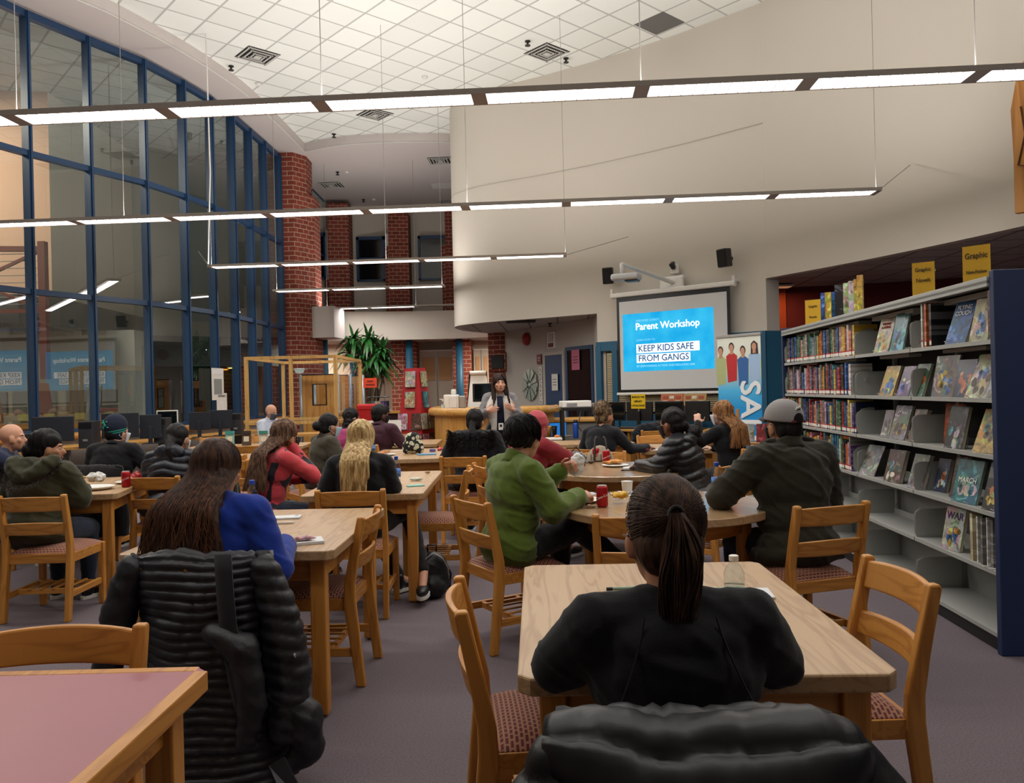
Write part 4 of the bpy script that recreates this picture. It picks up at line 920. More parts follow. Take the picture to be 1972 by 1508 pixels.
# ------------------------------------------------------------------ people
SKINS = {'tan': '#b98363', 'light': '#c9957a', 'brown': '#8a5a42', 'dark': '#5e3c2e', 'pale': '#d0a08a'}
def skin(k): return mat('skin_' + k, SKINS[k], .5, var=((14, 14, 14), .025, 1))
def cloth(name, c=None, rough=.9, bump=(180, .25, .003), sheen=.15, spec=.3): return mat(name, c, rough, bump=bump, sheen=sheen, spec=spec)
def hairmat(name, c1, c2, rough=.55):
    if name in MATS: return MATS[name]
    m = mat(name, c1, rough, spec=.22); nt = m.node_tree; L = nt.links.new; b = nt.nodes['Principled BSDF']
    tc = nt.nodes.new('ShaderNodeTexCoord'); mp = nt.nodes.new('ShaderNodeMapping'); mp.inputs['Scale'].default_value = (70, 70, 7); L(tc.outputs['Object'], mp.inputs[0])
    n = nt.nodes.new('ShaderNodeTexNoise'); n.inputs['Scale'].default_value = 1; n.inputs['Detail'].default_value = 3; L(mp.outputs[0], n.inputs['Vector'])
    r = nt.nodes.new('ShaderNodeValToRGB'); r.color_ramp.elements[0].color = srgb(c1); r.color_ramp.elements[1].color = srgb(c2); r.color_ramp.elements[0].position = .36; r.color_ramp.elements[1].position = .66
    L(n.outputs['Fac'], r.inputs[0]); L(r.outputs[0], b.inputs['Base Color']); return m
H_BLK = hairmat('hair_black', '#0b0a0b', '#1d1a1a'); H_DBR = hairmat('hair_dark_brown', '#1a100c', '#3c2418'); H_BRN = hairmat('hair_brown', '#1d110c', '#4a2f20')
H_BLO = hairmat('hair_blonde', '#8a6a3e', '#d9bd86', .5); H_LBR = hairmat('hair_light_brown', '#5c3a22', '#a8794a', .5); H_WAV = hairmat('hair_wavy_brown', '#33211a', '#7a5a44')
def wrinkle(amp=.006, f=9, quilt=None, qamp=.012, folds=0):
    def fn(co, no):
        out = co.copy()
        for i in range(len(co)):
            x, y, z = co[i]
            d = noise.noise(Vector((x * f, y * f, z * f * 1.6))) * amp + noise.noise(Vector((x * f * 2.6, y * f * 2.6 + 7, z * f * 3.2))) * amp * .45
            if folds: r = abs(noise.noise(Vector((x * 5 + 3, y * 5, z * 13 + x * 9)))); d += (.5 - min(.5, r * 2.2)) * folds
            if quilt: d += qamp * (abs(sin(pi * (z + .25 * abs(x) + .012 * noise.noise(Vector((x * 8, y * 8, 0)))) / quilt)) ** .55 - 1)
            out[i] += no[i] * d
        return out
    return fn
def hairfn(amp=.006, f=26):
    def fn(co, no):
        out = co.copy()
        for i in range(len(co)):
            x, y, z = co[i]; a = atan2(y, x)
            out[i] += no[i] * (noise.noise(Vector((a * 9, z * f * .25, 0))) * amp + noise.noise(Vector((x * f, y * f, z * f * .4))) * amp * .6)
        return out
    return fn
class Pose: pass
def make_pose(seated=True, trunk=.46, lean=6, twist=0, side=0, hz=None, head=(0, 0, 0), hoff=(0, 0, 0), arms=None, legs=None, g=1.0, sh=.165, hs=1.0):
    p = Pose(); hz = hz or (.545 if seated else .92)
    p.P = Vector((0, 0, hz)); p.T = Matrix.Translation(p.P) @ Matrix.Rotation(rad(twist), 4, 'Z') @ Matrix.Rotation(rad(-lean), 4, 'X') @ Matrix.Rotation(rad(side), 4, 'Y')
    p.k = trunk / .46; p.g = g; p.sh = sh; p.hs = hs
    hc = p.T @ Vector((hoff[0], .025 + hoff[1], trunk + .125 * hs + hoff[2])); yaw, pit, rol = head
    p.H = Matrix.Translation(hc) @ Matrix.Rotation(rad(yaw), 4, 'Z') @ Matrix.Rotation(rad(pit), 4, 'X') @ Matrix.Rotation(rad(rol), 4, 'Y') @ Matrix.Scale(hs, 4)
    p.S = {s: p.T @ Vector((s * sh, -.01, .405 * p.k)) for s in (-1, 1)}
    A = {'table': ((.25, .10, .76), (.13, .33, .775)), 'lap': ((.235, -.01, .75), (.09, .2, .66)), 'down': ((.24, -.02, .72), (.16, .16, .62))}
    p.A = {}
    for s, key in ((-1, 'L'), (1, 'R')):
        a = (arms or {}).get(key, 'lap')
        if isinstance(a, str): e, w_ = A[a]; e = (s * e[0], e[1], e[2]); w_ = (s * w_[0], w_[1], w_[2]); hd = None
        else: e, w_ = a[0], a[1]; hd = a[2] if len(a) > 2 else None
        p.A[s] = (Vector(e), Vector(w_), hd)
    p.L = {}
    for s, key in ((-1, 'L'), (1, 'R')):
        if legs and key in legs: kn, an, toe = legs[key]
        elif seated: kn, an, toe = (s * .12, .40, .50), (s * .12, .38, .09), (s * .13, .55, .03)
        else: kn, an, toe = (s * .10, .03, .5), (s * .11, -.01, .09), (s * .13, .15, .03)
        p.L[s] = (Vector(kn), Vector(an), Vector(toe))
    return p
def torso(m, p, c, shoulders=True, hem=0, low=True):
    g, k, T = p.g, p.k, p.T
    if low: m.ell((0, -.005, .0), ((.165 * g + c), (.12 * g + c), .11 + c), T)
    m.ell((0, .005, .14 * k), ((.140 * g + c), (.102 * g + c), .15 * k + c * .5), T)
    m.ell((0, 0, .29 * k), ((.158 * g + c), (.112 * g + c), .15 * k + c * .5), T)
    m.ell((0, -.012, .37 * k), ((p.sh + .005 + c * .7), (.088 * g + c), .085 * k + c * .6), T)
    m.cap((-p.sh + .03, -.012, .41 * k), (p.sh - .03, -.012, .41 * k), .05 * g + c * .8, .05 * g + c * .8, 12, T)
    for s in (-1, 1): m.cap((s * .03, -.01, .455 * k), (s * (p.sh - .02), -.012, .42 * k), .035 + c * .6, .045 + c * .6, 10, T)
    if hem: m.ell((0, -.005, -.03), (.175 * g + c + hem, .135 * g + c + hem, .08), T)
def arm(m, p, s, c, wristcut=0):
    S = p.S[s]; e, w_, _ = p.A[s]; g = p.g
    m.cap(S, e, .050 * g + c, .040 * g + c, 12); d = (w_ - e); q = e + d * (1 - wristcut / max(d.length, .01)) if wristcut else w_
    m.cap(e, q, .042 * g + c, .028 * g + c * .9, 12)
def legs(m, p, c, cut=.02):
    g = p.g
    for s in (-1, 1):
        kn, an, _ = p.L[s]; hip = p.P + Vector((s * .09, .02, -.005)); m.cap(hip, kn, .085 * g + c, .058 * g + c, 12); q = an + (kn - an).normalized() * cut; m.cap(kn, q, .056 * g + c, .038 + c, 12)
def hand(m, p, s, curl=.5, spread=.08):
    e, w_, hd = p.A[s]; f = (w_ - e).normalized()
    d, nrm = (Vector(hd[0]).normalized(), Vector(hd[1]).normalized()) if hd else (f, Vector((0, 0, 1)))
    if hd and len(hd) > 2: curl = hd[2]
    x = d.cross(nrm).normalized(); nrm = x.cross(d).normalized()
    th = -x if s > 0 else x                          # thumb side
    M = Matrix((th, d, nrm)).transposed().to_4x4(); M.translation = w_
    m.cap((0, -.01, 0), (0, .03, 0), .022, .024, 10, M); m.ell((0, .048, -.002), (.040, .048, .0155), M)
    for i, (fx, ln) in enumerate(((.030, .066), (.010, .074), (-.010, .069), (-.029, .053))):
        pt = Vector((fx, .086 - abs(fx - .01) * .25, 0)); a = 0; sp = (fx / .03) * spread
        for j, q in enumerate((.42, .33, .25)):
            a += curl * (.9 if j else .7); nx = pt + Vector((sin(sp), cos(a) * cos(sp), -sin(a))) * ln * q * 1.15
            m.cap(pt, nx, .0088 - j * .0008, .0082 - j * .0009, 8, M); pt = nx
    pt = Vector((.034, .018, -.003)); a = .75
    for j, (q, r) in enumerate(((.034, .0115), (.030, .0098), (.024, .0088))):
        nx = pt + Vector((sin(a) * q, cos(a) * q, -.006 - curl * .012)); m.cap(pt, nx, r, r * .9, 8, M); pt = nx; a -= .3
def headshape(m, H, jaw=1.0, nose=1.0):
    m.ell((0, -.012, .022), (.076, .094, .090), H, 20, 14); m.ell((0, .022, -.040), (.062 * jaw, .066, .078), H, 18, 12); m.ell((0, .038, -.085), (.038 * jaw, .045, .032), H)
    m.ell((0, .070, .012), (.05, .02, .016), H)                                              # brow
    m.cap((0, .082, .0), (0, .101 + .004 * nose, -.038), .009, .0125, 8, H)                  # nose
    m.ell((0, .088, -.046), (.017, .012, .009), H)
    for s in (-1, 1):
        m.ell((s * .038, .062, -.030), (.026, .020, .024), H)                                 # cheek
        m.ell((s * .077, -.006, -.022), (.009, .021, .031), H @ Matrix.Rotation(s * .25, 4, 'Z')); m.ell((s * .075, .002, -.045), (.008, .01, .012), H)
    m.ell((0, .080, -.066), (.022, .012, .007), H); m.ell((0, .078, -.077), (.018, .012, .007), H)
def face(parent, H, lips='#9a5046', iris='#2a1810', brows='#1a120e', closed=False):
    for s in (-1, 1):
        m = MB(); m.ell((s * .030, .0775, -.006), (.0115, .0095, .0046), H); e = m.build('eye', mat('eye_white', '#d8d4ce', .3), parent, smooth=True)
        m = MB(); m.ell((s * .030, .0850, -.0062), (.0052, .0030, .0046), H); m.build('iris', mat('iris_' + iris, iris, .2), e, smooth=True)
        m = MB(); m.tube([H @ Vector((s * .045, .074, .010)), H @ Vector((s * .032, .086, .014)), H @ Vector((s * .017, .088, .011))], .003, 6); m.build('eyebrow', mat('brow_' + brows, brows, .8), parent, smooth=True)
    m = MB(); m.ell((0, .0885, -.0675), (.021, .0065, .0042), H); m.ell((0, .087, -.0745), (.018, .0065, .0048), H); m.build('lips', mat('lips_' + lips, lips, .5), parent, smooth=True)
def mask(parent, H, m_, loop=True):
    P = []; 
    for j in range(9):
        v = j / 8; z = -.018 - v * .092; row = []
        for i in range(13):
            u = i / 12 * 2 - 1; a = u * 1.25; bul = 1 + .06 * sin(v * pi); y = .028 + .079 * cos(a) * bul * (1 - .36 * v * v) + (.018 * (1 - abs(u)) * max(0, 1 - v * 2.2)); row.append(H @ Vector((.069 * sin(a) * (1 - .22 * v * v), y, z + .01 * abs(u) * (v - .5) * -2)))
        P.append(row)
    m = MB(); m.grid(P); o = m.build('face_mask', m_, parent, smooth=True, solid=.003)
    if loop:
        for s in (-1, 1):
            q = MB(); q.tube([H @ Vector((s * .066, .05, -.03)), H @ Vector((s * .080, .005, .005)), H @ Vector((s * .084, -.02, -.005)), H @ Vector((s * .083, -.025, -.035)), H @ Vector((s * .066, .045, -.085))], .002, 5); q.build('ear_loop', m_, o)
    return o
def collar(parent, p, m_, r=.068, h=.05, th=.012, name='collar', tilt=0, z=.435):
    M = p.T @ Matrix.Translation((0, .0, z * p.k)) @ Matrix.Rotation(rad(-12 + tilt), 4, 'X'); P = []
    for j in range(5):
        v = j / 4; P.append([M @ Vector(((r + .014 * (1 - v)) * cos(a), (r + .004 + .014 * (1 - v)) * sin(a), v * h * (1 - .25 * sin(a)))) for a in [2 * pi * i / 24 for i in range(25)]])
    m = MB(); m.grid(P); return m.build(name, m_, parent, smooth=True, solid=th)
def strands(H, p, n, L_, wave=.008, wf=22, rad_=.0028, span=2.0, start=.0, seed=1, yback=None, flare=.0, clump=0, part=0, tw=(.213, .150), drift=0, taper=.25, front=False, cut=.12):
    rr = random.Random(seed); m = MB(); R = (.086, .104, .101); zs = (p.T @ Vector((0, 0, .42 * p.k))).z; c0 = p.T @ Vector((0, 0, .40 * p.k)); xh = H.translation
    for i in range(n):
        az = rr.uniform(-span, span); ln = L_ * rr.uniform(1 - cut, 1.04); pts = []; ph = rr.uniform(0, 6.3); am = wave * rr.uniform(.5, 1.2); k = rr.uniform(.97, 1.07); f = wf * rr.uniform(.8, 1.2)
        e0 = rr.uniform(.75, 1.45)
        for j in range(5):
            el = e0 + (-.15 - e0) * j / 4; q = Vector((sin(az) * cos(el) * R[0], -cos(az) * cos(el) * R[1], sin(el) * R[2])) * k + Vector((0, -.012, .024)); pts.append(H @ q)
        q0 = pts[-1].copy(); out = Vector((q0.x - xh.x, q0.y - xh.y, 0)).normalized(); N = max(5, int(ln / .035)); s2 = 0
        for j in range(1, N + 1):
            t = j / N; z = q0.z - ln * t
            q = Vector((q0.x + out.x * flare * t + drift * t, q0.y + out.y * flare * .6 * t, z)); q += Vector((cos(ph + j * .6) * .3, sin(ph * 2 + j), 0)) * .002
            a = am * min(1, t * 2.5); q.x += a * sin(f * (z) + ph); q.y += a * .6 * cos(f * z * .9 + ph)
            # rest on shoulders and back
            if z < zs + .17:
                w_ = min(1, (zs + .17 - z) / .15); w_ = w_ * w_ * (3 - 2 * w_); tt = (z - p.P.z) / max(.1, c0.z - p.P.z); cx, cy = p.P.x + (c0.x - p.P.x) * tt, p.P.y + (c0.y - p.P.y) * tt; rx, ry = tw[0], tw[1]; dx = q.x - cx
                if abs(dx) < rx * .99:
                    yy = cy - ry * sqrt(max(0, 1 - (dx / rx) ** 2)) * (1 + .05 * rr.random())
                    if q.y > yy: q.y += (yy - q.y) * w_
            pts.append(q)
        M_ = len(pts); m.tube(pts, [rad_ * (1 if u < M_ * .6 else 1 - (1 - taper) * (u - M_ * .6) / (M_ * .4)) for u in range(M_)], 4, caps=False, flat=.6)
    return m
def hairbase(m, H, low=-.03, big=1.0, fw=0):
    m.ell((0, -.020 + fw, .034), (.084 * big, .100 * big, .096 * big), H, 18, 12); m.ell((0, -.042, -.012 + low * .3), (.076 * big, .072 * big, .075 * big), H)
def person(label, M, group=None):
    o = bpy.data.objects.new('person', None); COL.objects.link(o); o.location = M.translation; o.rotation_euler = M.to_euler(); o['label'] = label; o['category'] = 'person'
    if group: o['group'] = group
    return o
def body(root, p, sk, vox=.012, hands=True, legs_=True, jaw=1.0):
    m = MB(); headshape(m, p.H, jaw)
    m.cap((p.T @ Vector((0, -.01, .40 * p.k))), p.H @ Vector((0, -.015, -.04)), .052, .050, 12)
    torso(m, p, -.012)
    for s in (-1, 1):
        arm(m, p, s, -.006)
        if hands: hand(m, p, s)
    legs(m, p, -.008)
    for s in (-1, 1): kn, an, toe = p.L[s]; m.cap(an, toe, .034, .026, 10)
    return remesh(m, 'body', skin(sk), root, vox, 2)
def top(root, p, m_, name='jacket', c=.014, vox=.013, fn=None, cut=0, hem=.0, extra=None, smooth=3, low=True):
    m = MB(); torso(m, p, c, hem=hem, low=low)
    for s in (-1, 1): arm(m, p, s, c * .9, cut)
    if extra: extra(m)
    return remesh(m, name, m_, root, vox, smooth, fn or wrinkle())
def pants(root, p, m_, name='trousers', c=.008, vox=.014, cut=.02):
    m = MB(); m.ell((0, -.005, -.01), (.168 * p.g + c, .125 * p.g + c, .115), p.T); legs(m, p, c, cut); return remesh(m, name, m_, root, vox, 3, wrinkle(.005, 8, folds=.006))
def shoes(root, p, m_, sole='#d8d6d0'):
    for s in (-1, 1):
        kn, an, toe = p.L[s]; d = (toe - an); d.z = 0; d.normalize(); z0 = min(an.z - .09, toe.z - .03); a = atan2(d.y, d.x) - pi / 2
        T = Matrix.Translation((an.x, an.y, z0)) @ Matrix.Rotation(a, 4, 'Z'); m = MB(); m.ell((0, .09, .045), (.044, .10, .038), T); m.ell((0, -.015, .055), (.040, .05, .05), T); m.cap((0, -.01, .06), (0, -.01, .10), .042, .04, 12, T)
        b = remesh(m, 'shoe', m_, root, .009, 2)
        q = MB(); n = 20; q.prism([(.046 * cos(2 * pi * i / n) * (1 - .12 * (sin(2 * pi * i / n) < 0)), .055 + .135 * sin(2 * pi * i / n)) for i in range(n)], .0, .022, T); q.build('sole', mat('sole_' + sole, sole, .6), b, smooth=False)
JEANS = cloth('denim_navy', '#1a2638', .85); BLKT = cloth('black_trousers', '#121215', .85); M_BSHOE = mat('black_shoe', '#121214', .4)
BLKC = cloth('black_sweatshirt', '#131417', .95, sheen=.1); M_MBLK = mat('black_mask_cloth', '#121318', .8); M_MBLUE = mat('light_blue_mask', '#a9c4d4', .8); M_MWHT = mat('white_mask', '#cfd2d4', .8); M_MGREY = mat('grey_mask_cloth', '#4c525c', .8)
def finish(root, p, sk, pm=None, sm=None, **k):
    body(root, p, sk, **k); pants(root, p, pm or BLKT); shoes(root, p, sm or M_BSHOE)
def seat(key, dx=0, dy=-.07, rz=0): return SEAT[key] @ Matrix.Translation((dx, dy, 0)) @ Matrix.Rotation(rad(rz), 4, 'Z')
# ---- 1 ponytailed woman in black, foreground
M = seat('pony', .0, .08, 4)
r = person('person in a black sweatshirt with a brown ponytail and glasses, seated in the foreground', M)
p = make_pose(lean=5, trunk=.40, hs=1.05, arms={'L': ((-.245, .10, .79), (-.10, .31, .775)), 'R': ((.245, .10, .79), (.10, .31, .775))}, head=(2, -12, 2), hoff=(.0, .02, .012), g=1.1, sh=.168)
finish(r, p, 'tan', vox=.009)
top(r, p, BLKC, 'sweatshirt', .022, .010, wrinkle(.005, 7, folds=.009)); 
for s in (-1, 1):      # raglan seams
    m = MB(); pts = []
    for j in range(9): t = j / 8; pts.append(p.T @ Vector((s * (.075 + .105 * t ** 1.3), -.100 - .034 * sin(t * 2.2), (.445 - .30 * t) * p.k)))
    m.tube(pts, .0025, 5); m.build('seam', BLKC, r)
m = MB(); hairbase(m, p.H, big=1.0); hb = remesh(m, 'hair', H_DBR, r, .006, 4, hairfn(.0015, 60))
HD = hairmat('hair_ponytail_brown', '#24160f', '#573c2c')
hb.data.materials.clear(); hb.data.materials.append(HD)
kn = p.H @ Vector((0, -.128, .022))
m = MB(); rr = random.Random(3)
for i in range(900):   # combed back strands, gathered at the tie
    az = rr.uniform(-2.9, 2.9); el0 = rr.uniform(-.5, 1.5); pts = []
    st = Vector((sin(az) * cos(el0), -cos(az) * cos(el0), sin(el0)))
    if st.y > .55 and st.z < .35: continue
    for j in range(8):
        t = j / 7; v = st.lerp(Vector((0, -1, .05)), t ** .9); v.normalize(); pts.append(p.H @ (Vector((v.x * .0855, v.y * .1015, v.z * .0975)) * rr.uniform(1, 1.012) + Vector((0, -.020, .032))))
    m.tube(pts, [.0009] * 7 + [.0006], 3, caps=False)
m.build('hair_strand', HD, hb, smooth=True)
m = MB()
for i in range(330):
    a, q = rr.uniform(0, 6.28), rr.uniform(0, 1) ** .5; pts = []; lnn = rr.uniform(.19, .25)
    for j in range(12):
        t = j / 11; wd = .012 + .036 * sin(min(1, t * 1.3) * pi * .62) - .026 * max(0, t - .6); c = kn + Vector((.006 * sin(t * 5), -.018 * sin(t * 2.4) * 1 - .004, .018 - lnn * t)); pts.append(c + Vector((cos(a) * wd * q, sin(a) * wd * q * .75 + .003, 0)) + Vector((.003 * sin(9 * t + a * 3), 0, 0)))
    m.tube(pts, [.0022] * 9 + [.0018, .0014, .0007], 3, caps=False)
m.build('ponytail', HD, hb, smooth=True)
m = MB(); m.tube([kn + Vector((.016 * cos(a), .004 + .006 * sin(a), .018 * sin(a) + .012)) for a in [2 * pi * i / 14 for i in range(15)]], .0045, 6); m.build('hair_tie', M_BLK, hb)
m = MB(); P2 = [p.H @ Vector(v) for v in ((.079, -.01, .0), (.080, .05, .0), (.072, .088, .0))]
for s in (-1, 1): m.tube([p.H @ Vector((s * .081, -.012, -.004)), p.H @ Vector((s * .082, .05, .0)), p.H @ Vector((s * .070, .094, .0))], .0022, 6)
for s in (-1, 1): m.tube([p.H @ Vector((s * .042 + .028 * cos(a), .098 - abs(s * .042 + .028 * cos(a)) * .12, .024 * sin(a) - .008)) for a in [2 * pi * i / 14 for i in range(15)]], .002, 6)
m.build('glasses', M_BLK, r)
# ---- 2 woman with long brown hair and blue hoodie
M_BLUEH = cloth('royal_blue_fleece', '#10308a', .95)
M = seat('blue', -.10, .02, -6)
r = person('person with very long brown hair in a royal blue hoodie, seen from behind', M)
p = make_pose(lean=8, trunk=.46, arms={'L': 'table', 'R': ((.27, .04, .72), (.20, .30, .765))}, head=(-14, -4, 3), g=1.12, sh=.175)
finish(r, p, 'tan')
top(r, p, M_BLUEH, 'hoodie', .026, .012, wrinkle(.007, 7, folds=.012), extra=lambda m: m.ell((0, -.09, .38), (.14, .05, .08), p.T))
m = MB(); hairbase(m, p.H, big=1.03); q = p.H.translation
for j in range(14): t = j / 13; m.ell((q.x - .035 * t, q.y - .06 - .150 * min(1, t * 2.6) ** .9, q.z - .02 - .45 * t), (.086 + .080 * min(1, t * 1.4), .055, .06))
hb = remesh(m, 'hair', H_BRN, r, .012, 3, hairfn(.005, 30))
strands(p.H, p, 1250, .50, .012, 26, .0030, 2.3, seed=4, flare=.10, tw=(.27, .235), drift=-.04).build('hair_strand', H_BRN, hb, smooth=True)
strands(p.H, p, 120, .52, .016, 24, .0012, 2.3, seed=14, flare=.13, tw=(.28, .25), drift=-.04).build('loose_hair', hairmat('hair_copper', '#3a2218', '#6e4832'), hb, smooth=True)
# ---- 3 olive hooded jacket, left
OLV = cloth('olive_jacket_cloth', '#34331f', .9); FUR = hairmat('dark_fur', '#1a1614', '#4a3e34', .8)
M = seat('olive', -.15, .0, -8)
r = person('person in an olive hooded jacket with dark gathered hair, seated at the left', M)
p = make_pose(lean=13, trunk=.45, arms={'L': 'table', 'R': ((.24, .14, .75), (.10, .36, .78))}, head=(-62, -2, 0), g=1.15, sh=.17)
finish(r, p, 'tan', JEANS, vox=.011)
top(r, p, OLV, 'jacket', .032, .012, wrinkle(.007, 6, folds=.016), hem=.02)
m = MB()
for j in range(12):
    a = pi * (j / 11) * 1.15 - .24; m.ell((.135 * cos(a), -.085 - .075 * sin(a), .455 - .11 * sin(a) ** 2), (.055, .045, .05), p.T)
m.ell((0, -.11, .40), (.13, .055, .09), p.T); hd = remesh(m, 'hood', OLV, r, .012, 3, wrinkle(.008, 9, folds=.016))
m = MB(); rr = random.Random(8)
for i in range(500):
    a = pi * rr.random() * 1.1 - .15; c = p.T @ Vector((.175 * cos(a), -.10 - .125 * sin(a), .42 - .15 * sin(a))); d = Vector((cos(a), -sin(a), rr.uniform(-.8, .6))) * rr.uniform(.015, .035) + Vector((rr.uniform(-1, 1), rr.uniform(-1, 1), rr.uniform(-1, 1))) * .008; m.tube([c, c + d * .6, c + d + Vector((0, 0, -.006))], [.0022, .0016, .0004], 3, caps=False)
m.build('fur_trim', FUR, hd)
m = MB(); hairbase(m, p.H, big=1.06); m.ell((0, -.115, -.02), (.062, .045, .055), p.H); m.ell((0, -.08, -.065), (.05, .04, .03), p.H); hb = remesh(m, 'hair', H_BLK, r, .008, 3, hairfn(.006, 34))
m = MB(); m.tube([p.H @ Vector((.04 * cos(a), -.098 + .006 * sin(a * 3), -.0 + .045 * sin(a))) for a in [2 * pi * i / 16 for i in range(17)]], .009, 6); m.build('hair_tie', cloth('scrunchie_black', '#111112'), hb, smooth=True); face(r, p.H)
# ---- 4 man at the left edge
M = seat('edge', .0, .03, 0)
r = person('person in a navy jacket cut off by the left edge, hands raised', M)
p = make_pose(lean=10, head=(0, 0, 0), arms={'L': ((-.22, .14, .80), (-.06, .34, .96), ((.3, .3, .6), (0, 1, 0), .7)), 'R': ((.2, .22, .86), (.02, .40, 1.02), ((-.4, .4, .5), (0, 1, 0), .7))})
finish(r, p, 'light', vox=.008); face(r, p.H); top(r, p, cloth('navy_cloth', '#18223c'), 'jacket', .02, fn=wrinkle(.006, 7, folds=.01))
# ---- 5 beanie
M = seat('beanie', .0, .02, 0)
r = person('person in a black sweater and a dark beanie with green stripes', M)
p = make_pose(lean=10, head=(-32, -4, 0), arms={'L': 'table', 'R': ((.29, .10, .80), (.18, .32, .775))}, g=1.15, sh=.18, hs=1.04)
finish(r, p, 'light'); top(r, p, BLKC, 'sweater', .02, .013, wrinkle(.005, 7, folds=.012)); collar(r, p, BLKC, .066, .025, .01, 'neckband', z=.455)
def beanie_mat():
    m = mat('beanie_knit', '#0f1b30', .9); nt = m.node_tree; L = nt.links.new; b = nt.nodes['Principled BSDF']; tc = nt.nodes.new('ShaderNodeTexCoord'); sp = nt.nodes.new('ShaderNodeSeparateXYZ'); L(tc.outputs['Object'], sp.inputs[0])
    r_ = nt.nodes.new('ShaderNodeValToRGB'); r_.color_ramp.interpolation = 'CONSTANT'; e = r_.color_ramp.elements; mr = nt.nodes.new('ShaderNodeMapRange'); mr.inputs['From Min'].default_value = -.07; mr.inputs['From Max'].default_value = .13; L(sp.outputs['Z'], mr.inputs['Value']); L(mr.outputs[0], r_.inputs[0])
    e[0].color = srgb('#101a30'); e[0].position = 0; e[1].color = srgb('#2b9c86'); e[1].position = .18
    for ps, c in ((.225, '#101a30'), (.27, '#2b9c86'), (.315, '#101a30')): x = e.new(ps); x.color = srgb(c)
    L(r_.outputs[0], b.inputs['Base Color']); return m
m = MB(); I = Matrix.Identity(4); m.ell((0, 0, .03), (.092, .108, .105), I, 20, 14); m.cap((0, -.01, -.035), (0, -.01, .03), .088, .094, 20); o = remesh(m, 'beanie', beanie_mat(), r, .008, 3); o.matrix_local = p.H @ Matrix.Translation((0, -.014, .026)) @ Matrix.Rotation(rad(14), 4, 'X')
m = MB()
for (x, z, dx, dz) in ((.0, .07, .03, .014), (.02, .05, .022, .02), (.035, .08, .016, .008), (-.01, .085, .012, .016), (.045, .03, .02, .008), (.0, .03, .01, .02)):
    m.ell((x, -.108 * sqrt(max(.1, 1 - (x / .1) ** 2 - ((z - .03) / .115) ** 2)) - .0, z), (dx * .8, .006, dz * .8), I)
m.build('beanie_emblem', mat('emblem_green', '#2b9c86', .8), o, smooth=True)
m = MB(); hairbase(m, p.H, big=.98); remesh(m, 'hair', H_BLK, r, .012, 2); mask(r, p.H, M_MWHT)
# ---- 6 navy/black puffer at the left
PUF = mat('black_nylon_quilt', '#14161b', .42, spec=.5, bump=(40, .25, .006))
PUFN = mat('navy_nylon_quilt', '#161a26', .45, spec=.45, bump=(40, .25, .006))
M = seat('navy', .0, -.05, 0)
r = person('person in a dark puffer jacket with smooth tied black hair at the left', M)
p = make_pose(lean=14, trunk=.44, head=(-10, -6, 0), arms={'L': 'table', 'R': 'table'}, g=1.1, sh=.17)
finish(r, p, 'tan'); top(r, p, PUFN, 'puffer_jacket', .036, .011, wrinkle(.004, 9, quilt=.062, qamp=.016), hem=.02)
m = MB(); m.ell((0, -.09, .43), (.13, .06, .07), p.T); remesh(m, 'hood', PUFN, r, .012, 3, wrinkle(.006, 12, folds=.01))
m = MB(); hairbase(m, p.H); m.cap(p.H @ Vector((.0, -.10, .0)), p.H @ Vector((.05, -.15, -.10)), .035, .045, 10); m.cap(p.H @ Vector((.05, -.15, -.10)), p.H @ Vector((.09, -.15, -.2)), .045, .02, 10); hb = remesh(m, 'hair', H_BLK, r, .009, 3, hairfn(.005, 30)); mask(r, p.H, M_MWHT)
# ---- 7 red and black sweater
def patch_mat():
    m = mat('red_black_knit', '#b8323c', .9, sheen=.2); nt = m.node_tree; L = nt.links.new; b = nt.nodes['Principled BSDF']; tc = nt.nodes.new('ShaderNodeTexCoord')
    mp = nt.nodes.new('ShaderNodeMapping'); mp.inputs['Scale'].default_value = (7, 7, 7); mp.inputs['Rotation'].default_value = (.5, .3, .6); L(tc.outputs['Object'], mp.inputs[0])
    c = nt.nodes.new('ShaderNodeTexChecker'); c.inputs['Scale'].default_value = 1.0; c.inputs['Color1'].default_value = srgb('#bb3a44'); c.inputs['Color2'].default_value = srgb('#171422'); n = nt.nodes.new('ShaderNodeTexNoise'); n.inputs['Scale'].default_value = 4; L(tc.outputs['Object'], n.inputs['Vector'])
    v = nt.nodes.new('ShaderNodeVectorMath'); v.operation = 'MULTIPLY_ADD'; v.inputs[1].default_value = (1.3, 1.3, 1.3); L(n.outputs['Color'], v.inputs[0]); L(mp.outputs[0], v.inputs[2]); L(v.outputs[0], c.inputs[0])
    r_ = nt.nodes.new('ShaderNodeTexWave'); r_.inputs['Scale'].default_value = 2.2; r_.inputs['Distortion'].default_value = 2; L(tc.outputs['Object'], r_.inputs['Vector'])
    g = nt.nodes.new('ShaderNodeMath'); g.operation = 'GREATER_THAN'; g.inputs[1].default_value = .42; L(r_.outputs['Fac'], g.inputs[0])
    x = nt.nodes.new('ShaderNodeMix'); x.data_type = 'RGBA'; L(g.outputs[0], x.inputs['Factor']); L(c.outputs[0], x.inputs['A']); x.inputs['B'].default_value = srgb('#bb3a44'); L(x.outputs['Result'], b.inputs['Base Color']); return m
M = seat('stripe', .0, .05, 0)
r = person('person in a red and black sweater with wavy brown hair, hand at chin', M)
p = make_pose(lean=16, trunk=.47, head=(0, 0, 0), arms={'L': ((-.18, .25, .77), (.06, .42, .76)), 'R': ((.17, .33, .79), (.045, .22, 1.02), ((-.35, -.05, .8), (.3, .9, .2), .9))}, sh=.16)
finish(r, p, 'tan', JEANS, vox=.009); top(r, p, patch_mat(), 'sweater', .018, .012, wrinkle(.005, 8, folds=.009))
m = MB(); hairbase(m, p.H, big=1.06); q = p.H.translation
